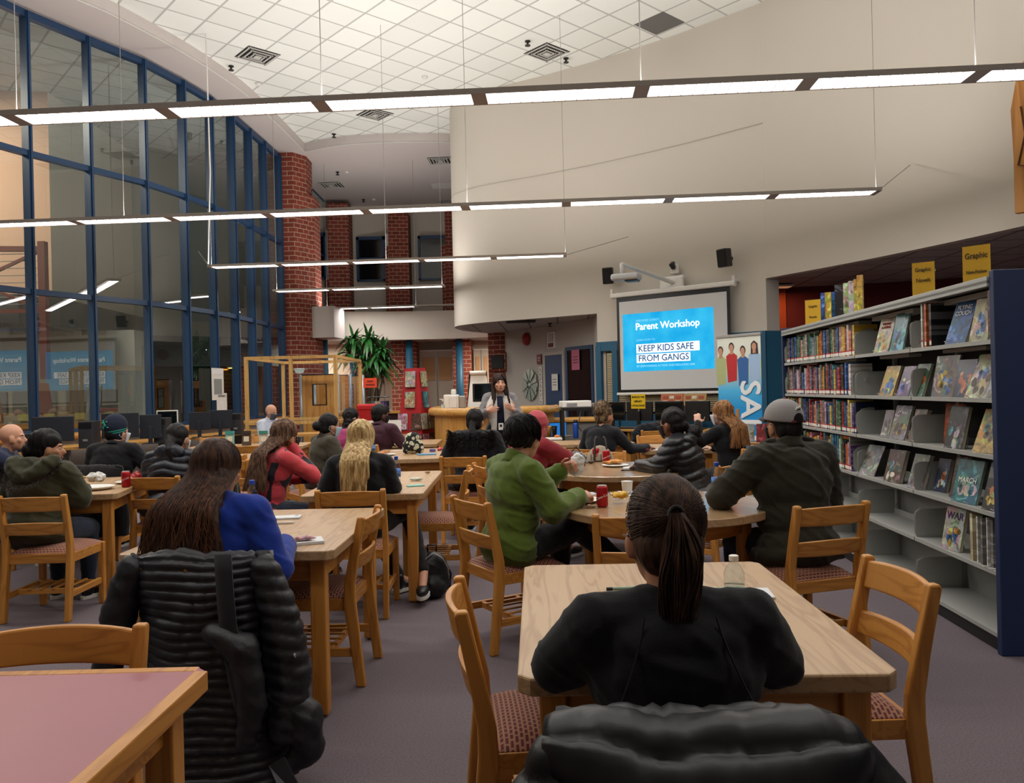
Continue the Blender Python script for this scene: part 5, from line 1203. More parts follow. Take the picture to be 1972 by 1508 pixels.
for j in range(11): t = j / 10; m.ell((q.x, q.y - .055 - .10 * min(1, t * 1.5) ** .8, q.z - .02 - .31 * t), (.092 + .03 * t, .055, .05))
hb = remesh(m, 'hair', H_WAV, r, .012, 3, hairfn(.012, 22)); strands(p.H, p, 800, .40, .014, 40, .0030, 2.15, seed=5, flare=.07, tw=(.20, .19)).build('hair_strand', H_WAV, hb, smooth=True); mask(r, p.H, M_MBLK)
# ---- 8 blonde woman
M = seat('blonde', .0, .02, 0)
r = person('person with long straight blonde hair and black hooded top, legs crossed beside the chair', M)
p = make_pose(lean=8, trunk=.455, head=(-6, -2, 4), arms={'L': 'lap', 'R': ((.205, .08, .78), (.10, .30, .775))}, sh=.16, g=1.0, legs={'L': ((-.02, .40, .52), (.20, .36, .10), (.28, .48, .04)), 'R': ((.27, .36, .60), (.40, .12, .20), (.40, .0, .08))})
finish(r, p, 'light', vox=.010); BLKH = cloth('black_fleece', '#131318', .95); top(r, p, BLKH, 'hoodie', .024, .012, wrinkle(.006, 7, folds=.011), extra=lambda m: m.ell((0, -.09, .38), (.14, .05, .07), p.T))
m = MB(); hairbase(m, p.H, big=1.05); q = p.H.translation
for j in range(12): t = j / 11; m.ell((q.x + .012 * t, q.y - .055 - .130 * min(1, t * 2.4) ** .9, q.z - .02 - .21 * t), (.088 - .012 * t, .050, .05))
hb = remesh(m, 'hair', H_BLO, r, .011, 3, hairfn(.008, 26)); strands(p.H, p, 1000, .39, .007, 14, .0028, 2.2, seed=6, flare=-.015, tw=(.24, .235), cut=.42, taper=.1).build('hair_strand', H_BLO, hb, smooth=True)
# ---- 9 bun and olive coat, light mask
M = seat('bun', .02, .05, 0)
r = person('person with a black hair bun, olive coat and pale blue mask, in profile', M)
p = make_pose(lean=10, trunk=.44, head=(-14, -3, 0), arms={'L': 'table', 'R': 'table'})
finish(r, p, 'tan'); top(r, p, cloth('olive_brown_cloth', '#3e3a2e'), 'coat', .03, fn=wrinkle(.006, 7, folds=.013)); collar(r, p, FUR, .085, .06, .02, 'hood_edge', z=.41)
m = MB(); hairbase(m, p.H, big=1.03); m.ell((0, -.135, -.005), (.05, .045, .05), p.H); hb = remesh(m, 'hair', H_BLK, r, .009, 3, hairfn(.005, 30)); mask(r, p.H, M_MBLUE)
# ---- 10 pink top
M = seat('pink', .02, .05, 0)
r = person('person in a pink top with loose black hair and a white mask', M)
p = make_pose(lean=12, trunk=.46, head=(-12, 0, 0), arms={'L': 'table', 'R': 'table'})
finish(r, p, 'brown'); top(r, p, cloth('pink_cloth', '#a03a6c'), 'top', .015); m = MB(); hairbase(m, p.H, big=1.05)
q = p.H.translation
for j in range(4): t = j / 3; m.ell((q.x, q.y - .06 - .03 * t, q.z - .04 - .14 * t), (.085, .06, .06))
remesh(m, 'hair', H_BLK, r, .01, 3, hairfn(.01, 24)); mask(r, p.H, M_MWHT)
# ---- 11 maroon sweater
M = seat('maroon', .0, .05, 0)
r = person('person in a dark maroon sweater with short black hair and a dark mask, in profile', M)
p = make_pose(lean=4, trunk=.49, head=(-38, -2, 0), arms={'L': 'table', 'R': ((.31, .08, .78), (.26, .30, .775))}, g=1.15, sh=.19)
finish(r, p, 'dark'); top(r, p, cloth('maroon_knit', '#3a1a28'), 'sweater', .02, fn=wrinkle(.006, 7, folds=.01)); collar(r, p, cloth('maroon_knit'), .066, .025, .01, 'neckband', z=.455)
m = MB(); hairbase(m, p.H, big=1.04); remesh(m, 'hair', H_BLK, r, .008, 2, hairfn(.004, 50)); mask(r, p.H, M_MBLK)
# ---- 14 fur hood
M = seat('fur', .05, .05, 0)
r = person('person in a black coat with a shaggy fur hood and black ponytail', M)
p = make_pose(lean=8, trunk=.46, head=(-8, -4, 0), arms={'L': ((-.27, .03, .76), (-.14, .28, .775)), 'R': 'table'}, g=1.2, sh=.18)
finish(r, p, 'tan'); top(r, p, BLKH, 'coat', .034, fn=wrinkle(.008, 7, folds=.014), hem=.03)
m = MB(); m.ell((-.02, -.10, .43), (.17, .06, .06), p.T); hd = remesh(m, 'hood', BLKH, r, .012, 3, wrinkle(.008, 12, folds=.01)); BF = hairmat('black_fur', '#0a0a0b', '#26221f', .9)
m = MB(); rr = random.Random(9)
for i in range(650):
    a = rr.uniform(-.3, pi + .3); c = p.T @ Vector((-.02 + .19 * cos(a), -.10 - .075 * abs(sin(a)), .43 + rr.uniform(-.10, .05) - .03 * abs(sin(a)))); d = Vector((cos(a), -abs(sin(a)) * .6, rr.uniform(-.6, .7))) * rr.uniform(.03, .06); m.tube([c, c + d * .6, c + d + Vector((0, 0, -.01))], [.004, .003, .0006], 3, caps=False)
m.build('fur_trim', BF, hd)
m = MB(); hairbase(m, p.H); q0 = p.H @ Vector((0, -.10, -.02)); m.cap(q0, q0 + Vector((.01, -.05, -.08)), .03, .038, 10); m.cap(q0 + Vector((.01, -.05, -.08)), q0 + Vector((.02, -.07, -.22)), .04, .045, 10); remesh(m, 'hair', H_BLK, r, .009, 3, hairfn(.006, 30))
# ---- 15 green jacket
GRN = cloth('olive_green_fleece', '#526620', .95, sheen=.25)
M = seat('green', .04, -.05, 0)
r = person('person in a green zip jacket with thick black hair, eating, legs crossed', M)
p = make_pose(lean=7, trunk=.475, head=(22, -3, 0), hoff=(0, .01, 0), arms={'L': ((-.22, .22, .80), (-.05, .40, .93), ((.6, .5, .4), (-.5, .7, .4), 1.35)), 'R': ((.27, .12, .76), (.17, .37, .80), ((-.2, .9, .1), (.5, .1, .9), 1.2))}, g=1.12, sh=.18, hs=1.03,
    legs={'L': ((-.12, .42, .50), (-.12, .40, .09), (-.12, .56, .03)), 'R': ((.06, .42, .60), (.12, .80, .30), (.16, .93, .24))})
finish(r, p, 'light', cloth('black_denim', '#17191d'), vox=.0085)
top(r, p, GRN, 'jacket', .028, .010, wrinkle(.006, 6, folds=.016), cut=.015, hem=.0); collar(r, p, GRN, .074, .06, .012, 'collar', z=.44)
for s in (-1, 1): e, w_, _ = p.A[s]; m = MB(); d = (w_ - e).normalized(); m.tube([w_ - d * .035, w_ - d * .005], [.037, .034], 14); m.build('cuff', GRN, r, smooth=True)
m = MB(); m.ell((0, -.016, .040), (.094, .112, .102), p.H, 18, 12); m.ell((0, -.045, .005), (.080, .072, .062), p.H); m.ell((0, .045, .085), (.065, .045, .03), p.H); m.ell((0, -.05, .06), (.08, .07, .075), p.H); hb = remesh(m, 'hair', H_BLK, r, .007, 3, hairfn(.010, 26))
m = MB(); rr = random.Random(2)
for i in range(420):
    az = rr.uniform(-2.6, 2.6); el = rr.uniform(-.02, 1.35); pts = []
    for j in range(5): e_ = el - j * .13; rr_ = 1.0 + .03 * j * (.5 + rr.random() * .3); pts.append(p.H @ (Vector((sin(az + j * .04) * cos(e_) * .094, -cos(az + j * .04) * cos(e_) * .112, sin(e_) * .107)) * rr_ + Vector((0, -.016, .034))))
    m.tube(pts, [.003, .0035, .003, .002, .0006], 3, caps=False)
m.build('hair_strand', H_BLK, hb, smooth=True)
# ---- 16 pink headscarf, red coat
SCARF = cloth('rose_scarf', '#a8444c', .85); REDC = cloth('deep_red_coat', '#7c1420', .85)
M = seat('red', .0, .05, 22)
r = person('person in a rose headscarf and deep red coat reaching over the round table', M)
p = make_pose(lean=18, trunk=.48, head=(-5, -2, 0), arms={'L': ((-.2, .25, .80), (-.05, .45, .79)), 'R': ((.20, .30, .86), (.10, .56, .80))}, g=1.12)
finish(r, p, 'tan', cloth('patterned_black_white', '#2a2a2c')); top(r, p, REDC, 'coat', .026, fn=wrinkle(.006, 6, folds=.013), hem=.03)
m = MB(); m.ell((0, -.014, .022), (.094, .108, .110), p.H, 20, 14); m.ell((0, -.02, -.06), (.085, .095, .085), p.H); m.cap(p.H @ Vector((0, -.02, -.05)), p.T @ Vector((0, -.03, .42)), .088, .11, 14); m.ell((0, -.03, .41), (.16, .11, .06), p.T)
o = remesh(m, 'headscarf', SCARF, r, .010, 3, wrinkle(.004, 9, folds=.010))
# ---- 17 updo
UPD = hairmat('hair_ash_brown', '#3a2c20', '#8c7354', .5)
M = seat('updo', .0, .05, 0)
r = person('person in a dark long-sleeved top with a loose ash brown updo', M)
p = make_pose(lean=12, trunk=.47, head=(-20, -4, 0), arms={'L': 'table', 'R': ((.25, .22, .78), (.30, .50, .775))})
finish(r, p, 'tan'); top(r, p, cloth('charcoal_knit', '#16181e'), 'top', .016, fn=wrinkle(.005, 8, folds=.008)); m = MB(); hairbase(m, p.H, big=1.0); m.ell((0, -.05, .10), (.072, .07, .06), p.H); m.ell((.02, -.09, .06), (.06, .05, .06), p.H); hb = remesh(m, 'hair', UPD, r, .008, 2, hairfn(.010, 34))
m = MB(); rr = random.Random(12)
for i in range(240):
    az, el = rr.uniform(-2.4, 2.4), rr.uniform(-.4, 1.4); c = Vector((sin(az) * cos(el) * .09, -cos(az) * cos(el) * .105 - .03, sin(el) * .11 + .05)); d = Vector((rr.uniform(-1, 1), rr.uniform(-1, 1), rr.uniform(-.2, 1))) * .02; m.tube([p.H @ c, p.H @ (c + d), p.H @ (c + d * 1.5 + Vector((rr.uniform(-.01, .01), 0, -.012)))], [.003, .0025, .0006], 3, caps=False)
m.build('hair_strand', UPD, hb, smooth=True)
# ---- 18 black puffer at the round table
M = seat('puffer', .0, .04, 10)
r = person('person in a black puffer jacket with a low black ponytail at the round table', M)
p = make_pose(lean=16, trunk=.48, head=(2, -3, 0), arms={'L': ((-.25, .20, .80), (-.12, .42, .78)), 'R': 'table'}, g=1.1, sh=.17)
finish(r, p, 'brown'); top(r, p, PUF, 'puffer_jacket', .036, .011, wrinkle(.004, 9, quilt=.06, qamp=.016), hem=.02)
m = MB(); m.ell((0, -.09, .43), (.12, .06, .07), p.T); remesh(m, 'hood', PUF, r, .012, 3, wrinkle(.006, 12, folds=.01))
m = MB(); hairbase(m, p.H, big=1.02); q0 = p.H @ Vector((0, -.11, -.02)); m.ell(q0, (.04, .04, .035)); m.ell(q0 + Vector((.03, -.06, -.06)), (.065, .06, .065)); m.ell(q0 + Vector((.05, -.08, -.12)), (.05, .05, .06)); remesh(m, 'hair', H_BLK, r, .008, 3, hairfn(.009, 30)); mask(r, p.H, M_MBLK)
# ---- 19 light brown hair
M = seat('auburn', .0, .05, 8)
r = person('person in black with long loose light brown hair, near the banner', M)
p = make_pose(lean=10, trunk=.48, head=(12, 0, 0), arms={'L': ((-.25, .22, .85), (-.16, .30, 1.04)), 'R': 'table'})
finish(r, p, 'pale'); top(r, p, BLKC, 'top', .018); m = MB(); hairbase(m, p.H, big=1.06); q = p.H.translation
for j in range(5): t = j / 4; m.ell((q.x + .02 * t, q.y - .07 - .06 * t, q.z - .04 - .20 * t), (.085, .05, .06))
hb = remesh(m, 'hair', H_LBR, r, .010, 3, hairfn(.012, 24)); strands(p.H, p, 380, .33, .010, 30, .0034, 2.0, seed=15, flare=.06, tw=(.19, .20)).build('hair_strand', H_LBR, hb, smooth=True); mask(r, p.H, M_MWHT)
# ---- 20 grey cap
DOL = cloth('dark_olive_canvas', '#242216', .9)
M = seat('cap', .05, .06, 0)
r = person('person in a dark olive jacket and grey baseball cap, arm on the round table', M)
p = make_pose(lean=7, trunk=.53, head=(8, -3, 0), arms={'L': ((-.36, .16, .82), (-.22, .40, .80)), 'R': ((.25, .05, .72), (.14, .28, .70))}, g=1.28, sh=.20, hs=1.02)
finish(r, p, 'tan', cloth('blue_denim', '#16233c'), vox=.011); top(r, p, DOL, 'jacket', .030, .011, wrinkle(.005, 5, folds=.018), hem=.015); collar(r, p, DOL, .078, .055, .014, z=.445)
m = MB()
for s in (-1, 1):
    q = MB(); pts = [p.T @ Vector((s * (.09 + .13 * t), -.012, (.495 - .05 * t * t) * p.k)) for t in (0, .33, .66, 1)]; q.tube(pts, .018, 8, flat=1.0); q.build('epaulette', DOL, r, smooth=True)
m = MB(); m.tube([p.T @ Vector((.215 * sin(a), -.155 * cos(a) - .0, .34 * p.k)) for a in [-1.1 + 2.2 * i / 12 for i in range(13)]], .003, 5); m.build('seam', DOL, r)
m = MB(); hairbase(m, p.H, big=.985); remesh(m, 'hair', H_BLK, r, .009, 2); CAPM = cloth('grey_cap_cloth', '#8d8988', .9)
m = MB(); I = Matrix.Identity(4); m.ell((0, 0, 0), (.097, .112, .105), I, 24, 16); cp = remesh(m, 'cap', CAPM, r, .008, 2, lambda co, no: np.where(co[:, 2:3] < -.012, np.column_stack([co[:, 0], co[:, 1], np.full(len(co), -.012)]), co)); cp.matrix_local = p.H @ Matrix.Translation((0, -.012, .035)) @ Matrix.Rotation(rad(8), 4, 'X')
m = MB(); P = []
for j in range(6):
    v = j / 5; P.append([(.088 * sin(a) * (1 - .1 * v), .085 * cos(a) + .01 + v * .075 * cos(a), -.005 - .016 * abs(sin(a)) * v - .008 * v) for a in [-1.3 + 2.6 * i / 12 for i in range(13)]])
m.grid(P); m.build('cap_visor', cloth('black_visor', '#15151a'), cp, smooth=True, solid=.004)
m = MB(); P = []
for j in range(7):
    v = j / 6; P.append([((.040 + .0) * (i / 8 * 2 - 1), -.1135 * sqrt(max(0, 1 - ((i / 8 * 2 - 1) * .04 / .098) ** 2 - ((.045 * v * sqrt(1 - (i / 8 * 2 - 1) ** 2 * .98)) / .106) ** 2)) - .001, -.012 + .05 * v * sqrt(max(.0, 1 - (i / 8 * 2 - 1) ** 2))) for i in range(9)])
m.grid(P); m.build('cap_opening', H_BLK, cp, smooth=True)
m = MB(); m.tube([(.045 * (i / 8 * 2 - 1), -.106, -.008) for i in range(9)], .007, 6); m.build('cap_strap', cloth('dark_red_strap', '#5a1420'), cp)
m = MB()
for (x, z, a, b) in ((0, .062, .012, .007), (.012, .068, .006, .005), (-.010, .055, .007, .004)): m.ell((x, -.094, z), (a, .004, b), I)
m.build('cap_emblem', M_WHITE, cp); m = MB()
for (x, z) in ((0, .055), (.012, .058)): m.ell((x, -.098, z), (.006, .003, .004), I)
m.build('cap_emblem', M_BLK, cp); m = MB(); m.ell((0, 0, .106), (.009, .009, .005), I); m.build('cap_button', mat('red_button', '#8c2028', .7), cp); mask(r, p.H, M_MBLK)
# ---- 12 man in white shirt, far
pt = at(516, 790, 12.6); M = Matrix.Translation((pt.x, pt.y, 0)) @ Matrix.Rotation(rad(-115), 4, 'Z')
r = person('person with a shaved head in a white shirt and dark tie, far back', M)
p = make_pose(lean=4, trunk=.50, head=(0, -14, 0), arms={'L': 'table', 'R': 'table'}, g=1.15, sh=.185)
finish(r, p, 'light'); top(r, p, cloth('white_shirt_cloth', '#b9c2d2'), 'shirt', .014, fn=wrinkle(.005, 8, folds=.008)); collar(r, p, cloth('white_shirt_cloth'), .062, .04, .008, z=.45); mask(r, p.H, M_MGREY); face(r, p.H)
m = MB(); m.prism([(-.012, .0), (.012, 0), (.024, -.26), (0, -.30), (-.024, -.26)], .0, .006, p.T @ Matrix.Translation((0, .128, .44)) @ Matrix.Rotation(rad(0), 4, 'X'), axis='Y'); m.build('tie', cloth('navy_tie', '#1a2438'), r)
pt2 = M @ Vector((0, -.0, 0)); chair('oak chair under the far man in the white shirt', 0, 0, 1, 0); c_ = CHAIRS[-1]; c_.location = M @ Vector((0, .07, 0)); c_.rotation_euler = M.to_euler()
# ---- 13 presenter
pt = at(962, 760, 10.0); M = Matrix.Translation((pt.x, pt.y, 0)) @ Matrix.Rotation(rad(180 + 4), 4, 'Z')
r = person('standing presenter in a long grey cardigan with white shawl collar', M)
p = make_pose(False, trunk=.455, hz=.925, lean=-2, head=(8, 8, 0), g=.95, sh=.155, arms={'L': ((-.24, .04, 1.09), (-.17, .24, 1.17), ((.8, .1, .45), (.1, .9, -.1), .35)), 'R': ((.24, .04, 1.09), (.18, .24, 1.17), ((-.9, .15, .15), (-.1, .9, .1), .35))})
body(r, p, 'light', vox=.0065); pants(r, p, BLKT); shoes(r, p, M_BSHOE); face(r, p.H)
m = MB(); torso(m, p, .006); remesh(m, 'navy_top', cloth('navy_top_cloth', '#141c34'), r, .012, 2)
CARD = cloth('grey_knit', '#7e7c7e', .95); P = []
m = MB(); torso(m, p, .016); 
for s in (-1, 1): arm(m, p, s, .016, .02); m.cap(p.P + Vector((s * .11, -.02, .02)), p.P + Vector((s * .13, -.03, -.42)), .075, .085, 12)
m.cap(p.P + Vector((0, -.07, .02)), p.P + Vector((0, -.08, -.42)), .09, .10, 12)
def opened(co, no):
    out = wrinkle(.005, 8, folds=.01)(co, no)
    f = (np.abs(out[:, 0]) < .075) & (out[:, 1] > .02) & (out[:, 2] < 1.34); out[f, 1] = np.minimum(out[f, 1], .03) - .05; return out
remesh(m, 'cardigan', CARD, r, .011, 3, opened)
for s in (-1, 1):
    P = []
    for j in range(14):
        t = j / 13; z = 1.39 - .62 * t; w_ = .05 + .075 * sin(min(1, t * 1.6) * pi) * (1 if t < .62 else .5); x0 = .055 + .02 * t; yy = .02 + .125 * min(1, t * 3.5) - .02 * t
        P.append([(s * (x0 - .02), yy - .0, z), (s * (x0 + w_ * .35), yy + .018, z), (s * (x0 + w_ * .8), yy + .004, z - .01), (s * (x0 + w_), yy - .03, z - .02)])
    m = MB(); m.grid(P); m.build('shawl_collar', cloth('cream_sherpa', '#c4beb6', .98, (90, .6, .01)), r, smooth=True, solid=.012)
m = MB(); hairbase(m, p.H, big=1.05); q = p.H.translation
for s in (-1, 1): m.cap(p.H @ Vector((s * .072, -.005, .0)), p.H @ Vector((s * .085, .03, -.22)), .030, .030, 10)
m.cap(p.H @ Vector((0, -.06, 0)), p.H @ Vector((0, -.08, -.2)), .07, .07, 10); hb = remesh(m, 'hair', H_DBR, r, .008, 3, hairfn(.008, 30))
m = MB(); rr = random.Random(31)
for i in range(260):
    x0 = rr.uniform(-.075, .075); sd = 1 if x0 > -.02 else -1; e_ = abs(x0 + .02) / .09; pts = []
    for j in range(6): t = j / 5; x = -.02 * (1 - t) + (x0 + sd * .03 * t) * t; z = .125 - .02 * t - (.055 + .07 * e_) * t * t; y = sqrt(max(.0005, 1 - (x / .09) ** 2 - ((z - .02) / .118) ** 2)) * .101; pts.append(p.H @ Vector((x, y, z)))
    m.tube(pts, [.0028, .003, .003, .0028, .002, .0006], 4, caps=False, flat=.6)
m.build('fringe', H_DBR, hb, smooth=True)
strands(p.H, p, 420, .30, .010, 24, .0030, 2.2, seed=33, flare=.04, tw=(.17, .12), cut=.3).build('hair_strand', H_DBR, hb, smooth=True)
m = MB()
for s in (-1, 1):
    for i in range(90):
        a, b = rr.uniform(-.018, .012), rr.uniform(0, 1); pts = [p.H @ Vector((s * (.05 + .03 * b), .03 + a, .08)), p.H @ Vector((s * (.083 + .006 * b), .025 + a, .0)), p.H @ Vector((s * (.084 + .01 * b), .03 + a * 1.5, -.08))]
        for t in (.33, .66, 1): pts.append(p.H @ Vector((s * (.085 + .025 * t * b + .004 * sin(9 * t + i)), .045 + a * 2 + .05 * t, -.08 - (.17 + .05 * b) * t)))
        m.tube(pts, [.003, .003, .003, .003, .0022, .0008], 4, caps=False, flat=.6)
m.build('front_lock', H_DBR, hb, smooth=True)
m = MB(); m.tube([p.T @ Vector((-.05, .06, .44)), p.T @ Vector((-.03, .135, .25)), p.T @ Vector((0, .14, .08)), p.T @ Vector((.03, .135, .25)), p.T @ Vector((.05, .06, .44))], .004, 6); l = m.build('lanyard', M_BLK, r)
m = MB(); m.box((0, .145, .04), (.06, .004, .085), p.T); m.build('badge', M_WHITE, l); m = MB(); m.box((0, .148, .05), (.03, .002, .03), p.T); m.build('badge_print', M_BLK, l)
# ------------------------------------------------------------------ coats over chairs
def drape(name, label, key_M, rows, m, nu=34, solid=.02, quilt=None, parts=None, seed=0, cat='coat', dip=0):
    """rows: (y, z, half width, side wrap, x shift) from the front edge over the rail and down the back"""
    t = thing(name, label, cat); t.matrix_world = key_M; t.location = key_M.translation; t.rotation_euler = key_M.to_euler()
    for _ in range(3):      # soften the profile over the rail
        rows = [rows[0]] + [tuple(a[k] * (1 - f) + b[k] * f for k in range(5)) for a, b in zip(rows, rows[1:]) for f in (.25, .75)] + [rows[-1]]
    R = []; P = [Vector(r[:2]) for r in rows]; n = 0; out = []
    # resample along the profile
    seg = []; tot = 0
    for i in range(len(rows) - 1): d = (P[i + 1] - P[i]).length; seg.append(d); tot += d
    N = int(tot / (.006 if quilt and quilt[0] < .05 else .010)); acc = 0; i = 0; s0 = 0
    for k in range(N + 1):
        s = tot * k / N
        while i < len(seg) - 1 and s > s0 + seg[i]: s0 += seg[i]; i += 1
        f = (s - s0) / seg[i]; f = max(0, min(1, f)); a, b = rows[i], rows[i + 1]; r = [a[j] + (b[j] - a[j]) * f for j in range(5)]
        row = []
        for j in range(nu + 1):
            u = j / nu * 2 - 1; q = 0
            if quilt: q = quilt[1] * (abs(sin(pi * (s + .02 * noise.noise(Vector((u * 2, s * 3, seed))) + .008 * u * u) / quilt[0])) ** .5)
            q += .016 * noise.noise(Vector((u * 2.2 + seed, s * 5, 0))) + .006 * noise.noise(Vector((u * 9, s * 16, seed))) - .008 * max(0, 1 - abs(noise.noise(Vector((u * 7 + s * 2, s * 4, seed + 9)))) * 7)
            q *= (1 - .5 * abs(u) ** 6)
            wv = 1 + .05 * noise.noise(Vector((s * 4, seed + (u > 0) * 5, 3))); x = u * r[2] * wv + r[4]
            dy = r[3] * abs(u) ** 3.2
            # outward normal of the profile
            tg = (P[min(i + 2, len(P) - 1)] - P[max(i - 1, 0)]).normalized(); nn = Vector((tg.y, -tg.x))
            row.append((x, r[0] + nn.x * q + dy, r[1] - dip * max(0, cos(pi * .62 * u)) ** 2 * max(0, min(1, (r[1] - .6) * 5)) + nn.y * q - (.02 * abs(u) ** 3 if abs(tg.x) > abs(tg.y) else 0)))
        out.append(row)
    mb = MB(); mb.grid(out); o = mb.build('shell', m, t, smooth=True, solid=solid); o.modifiers['solid'].offset = -1
    return t
QC = mat('black_quilt_cloth', '#181a20', .5, spec=.5, bump=(60, .3, .004))
t = drape('long_coat', 'long black quilted coat over the blue hoodie chair, hem on the carpet', SEAT['blue'],
    [(-.19, .62, .22, .0, 0), (-.20, .80, .25, .0, 0), (-.27, .865, .262, .0, 0), (-.335, .80, .27, .09, 0), (-.345, .6, .275, .16, 0.01), (-.35, .35, .285, .18, .02), (-.36, .12, .29, .17, .04), (-.37, .03, .28, .15, .05)], QC, quilt=(.034, .017), seed=1, solid=.022)
def limb(pts, r, fn=None, vox=.011, name='sleeve', parent=None, m_=QC):
    mb = MB()
    for i in range(len(pts) - 1): mb.cap(pts[i], pts[i + 1], r[i], r[i + 1], 12)
    return remesh(mb, name, m_, parent, vox, 3, fn or wrinkle(.006, 12, folds=.012))
limb([(-.25, -.27, .80), (-.30, -.26, .66), (-.36, -.25, .45)], [.05, .065, .055], parent=t)
limb([(.24, -.28, .80), (.29, -.27, .62), (.32, -.27, .40), (.31, -.30, .22)], [.055, .075, .085, .06], wrinkle(.006, 12, quilt=.05, qamp=.010), parent=t)
limb([(.10, -.40, .60), (.20, -.40, .55), (.23, -.40, .36), (.20, -.40, .22)], [.04, .055, .05, .035], parent=t, name='hood')
limb([(.30, -.30, .34), (.37, -.28, .26), (.38, -.28, .14), (.33, -.30, .10)], [.05, .065, .06, .04], parent=t, name='pocket')
m = MB(); P = [[(.10 + .03 * k + .06 * j / 9 + (.0), -.385 - .035 * sin(j / 9 * pi), .87 - .55 * j / 9) for k in (0, 1, 2)] for j in range(10)]; m.grid(P); m.build('strap', cloth('black_webbing', '#17181b', .8), t, smooth=True, solid=.006)
m = MB(); m.add([(.28, -.40, .14), (.34, -.42, .18), (.47, -.52, .03), (.42, -.56, .012)], [(0, 1, 2, 3)]); tb = m.build('belt_tab', QC, t, solid=.01); m = MB(); m.lathe([(.008, 0), (.008, .004)], 12, c=(.445, -.53, .032)); m.build('snap', M_GREY, tb)
m = MB(); m.lathe([(.008, 0), (.008, .004)], 12, Matrix.Translation((.36, -.34, .5)) @ Matrix.Rotation(rad(90), 4, 'Y')); m.build('snap', M_GREY, t)
PUFB = mat('black_puffer_nylon', '#090d12', .45, spec=.4, bump=(22, .25, .006))
t = drape('puffer_jacket', 'black shiny puffer jacket draped over the chair back at the bottom edge', SEAT['pony'],
    [(-.15, .55, .22, .0, 0), (-.17, .76, .24, .0, 0), (-.21, .835, .25, .02, 0), (-.28, .852, .26, .03, 0), (-.36, .84, .265, .04, 0), (-.395, .76, .275, .08, 0), (-.395, .66, .285, .12, 0), (-.40, .5, .30, .16, 0), (-.40, .25, .31, .18, 0)], PUFB, quilt=(.11, .030), seed=3, solid=.022, dip=.008)
limb([(-.20, -.27, .79), (-.245, -.30, .775), (-.295, -.32, .66), (-.31, -.34, .5)], [.05, .06, .07, .065], wrinkle(.003, 12, quilt=.085, qamp=.016), parent=t, m_=PUFB)
limb([(.19, -.25, .795), (.23, -.28, .79), (.295, -.30, .70), (.32, -.32, .5)], [.04, .05, .06, .06], wrinkle(.005, 12, folds=.014), parent=t, m_=PUFB)
m = MB(); m.tube([(.06, -.28, .83), (.065, -.29, .845)], .006, 6); m.build('zip_pull', mat('mauve_tab', '#8a7484', .5), t)
drape('coat', 'dark coat hung over the chair of the person in the beanie', SEAT['beanie'], [(-.2, .62, .23, 0, 0), (-.22, .80, .25, 0, 0), (-.28, .85, .26, .02, 0), (-.335, .78, .27, .1, 0), (-.35, .4, .29, .14, 0), (-.35, .22, .28, .14, 0)], cloth('black_coat_wool', '#17171b', .95), seed=6)
drape('coat', 'grey green coat over the chair of the woman in the red and black sweater', SEAT['stripe'], [(-.2, .62, .21, 0, 0), (-.22, .80, .22, 0, 0), (-.28, .84, .23, .02, 0), (-.335, .76, .24, .08, 0), (-.35, .4, .27, .1, 0), (-.35, .15, .28, .1, 0)], cloth('grey_green_cloth', '#3c3d36', .95), seed=8)
0 and drape('coat', 'dark quilted coat on the chair between the left table and the blue hoodie', SEAT['navy'], [(-.2, .62, .21, 0, 0), (-.22, .80, .22, 0, 0), (-.28, .84, .23, .02, 0), (-.335, .76, .25, .08, 0), (-.35, .4, .29, .1, 0), (-.35, .1, .3, .1, 0)], PUFN, quilt=(.07, .02), seed=9)
# ------------------------------------------------------------------ projection screen
SL, SR = at(1187, 575, 14.4), at(1405, 548, 13.05); SA_, SB_ = (SL.x, SL.y), (SR.x, SR.y)
def T2(px, py, A=SA_, B=SB_):
    p = on_wall(px, py, A, B); u = Vector((B[0] - A[0], B[1] - A[1], 0)).normalized(); return (p - Vector((A[0], A[1], 0))).dot(u), p.z
FS = wmat(SA_, SB_, 0, 0)
W_ = (Vector(SB_) - Vector(SA_)).length; zt = (T2(1187, 575)[1] + T2(1405, 548)[1]) / 2; zb = (T2(1193, 757)[1] + T2(1380, 752)[1]) / 2
ps = thing('projection_screen', 'pull-down projection screen with a black border showing a blue slide', 'screen', FS @ Vector((0, 0, zb)), FS.to_euler().z)
def SM(x, z, y=0): return Matrix.Translation((x, y, z - zb))
m = MB(); m.b2((0, 0, 0), (W_, .006, zt - zb)); m.build('border', M_BLK, ps)
m = MB(); m.b2((.055, -.003, .05), (W_ - .055, 0, zt - zb - .09)); m.build('screen_cloth', mat('screen_white', '#d2d4d4', .8), ps)
m = MB(); m.b2((-.12, -.04, zt - zb - .01), (W_ + .10, .08, zt - zb + .075)); m.build('roller_case', M_WHITE, ps, bevel=.02)
m = MB(); m.b2((-.03, -.02, -.045), (W_ + .0, .025, -.0)); m.build('bottom_bar', M_WHITE, ps, bevel=.01)
for x in (-.09, W_ + .07): m = MB(); m.b2((x - .03, .0, zt - zb + .06), (x + .03, .3, zt - zb + .1)); m.b2((x - .025, -.02, zt - zb - .02), (x + .025, .04, zt - zb + .16)); m.build('bracket', M_WHITE, ps, bevel=.006)
x0, x1 = T2(1199, 607)[0], T2(1374, 600)[0]; z1 = (T2(1199, 607)[1] + T2(1373, 590)[1]) / 2; z0 = (T2(1199, 716)[1] + T2(1376, 710)[1]) / 2
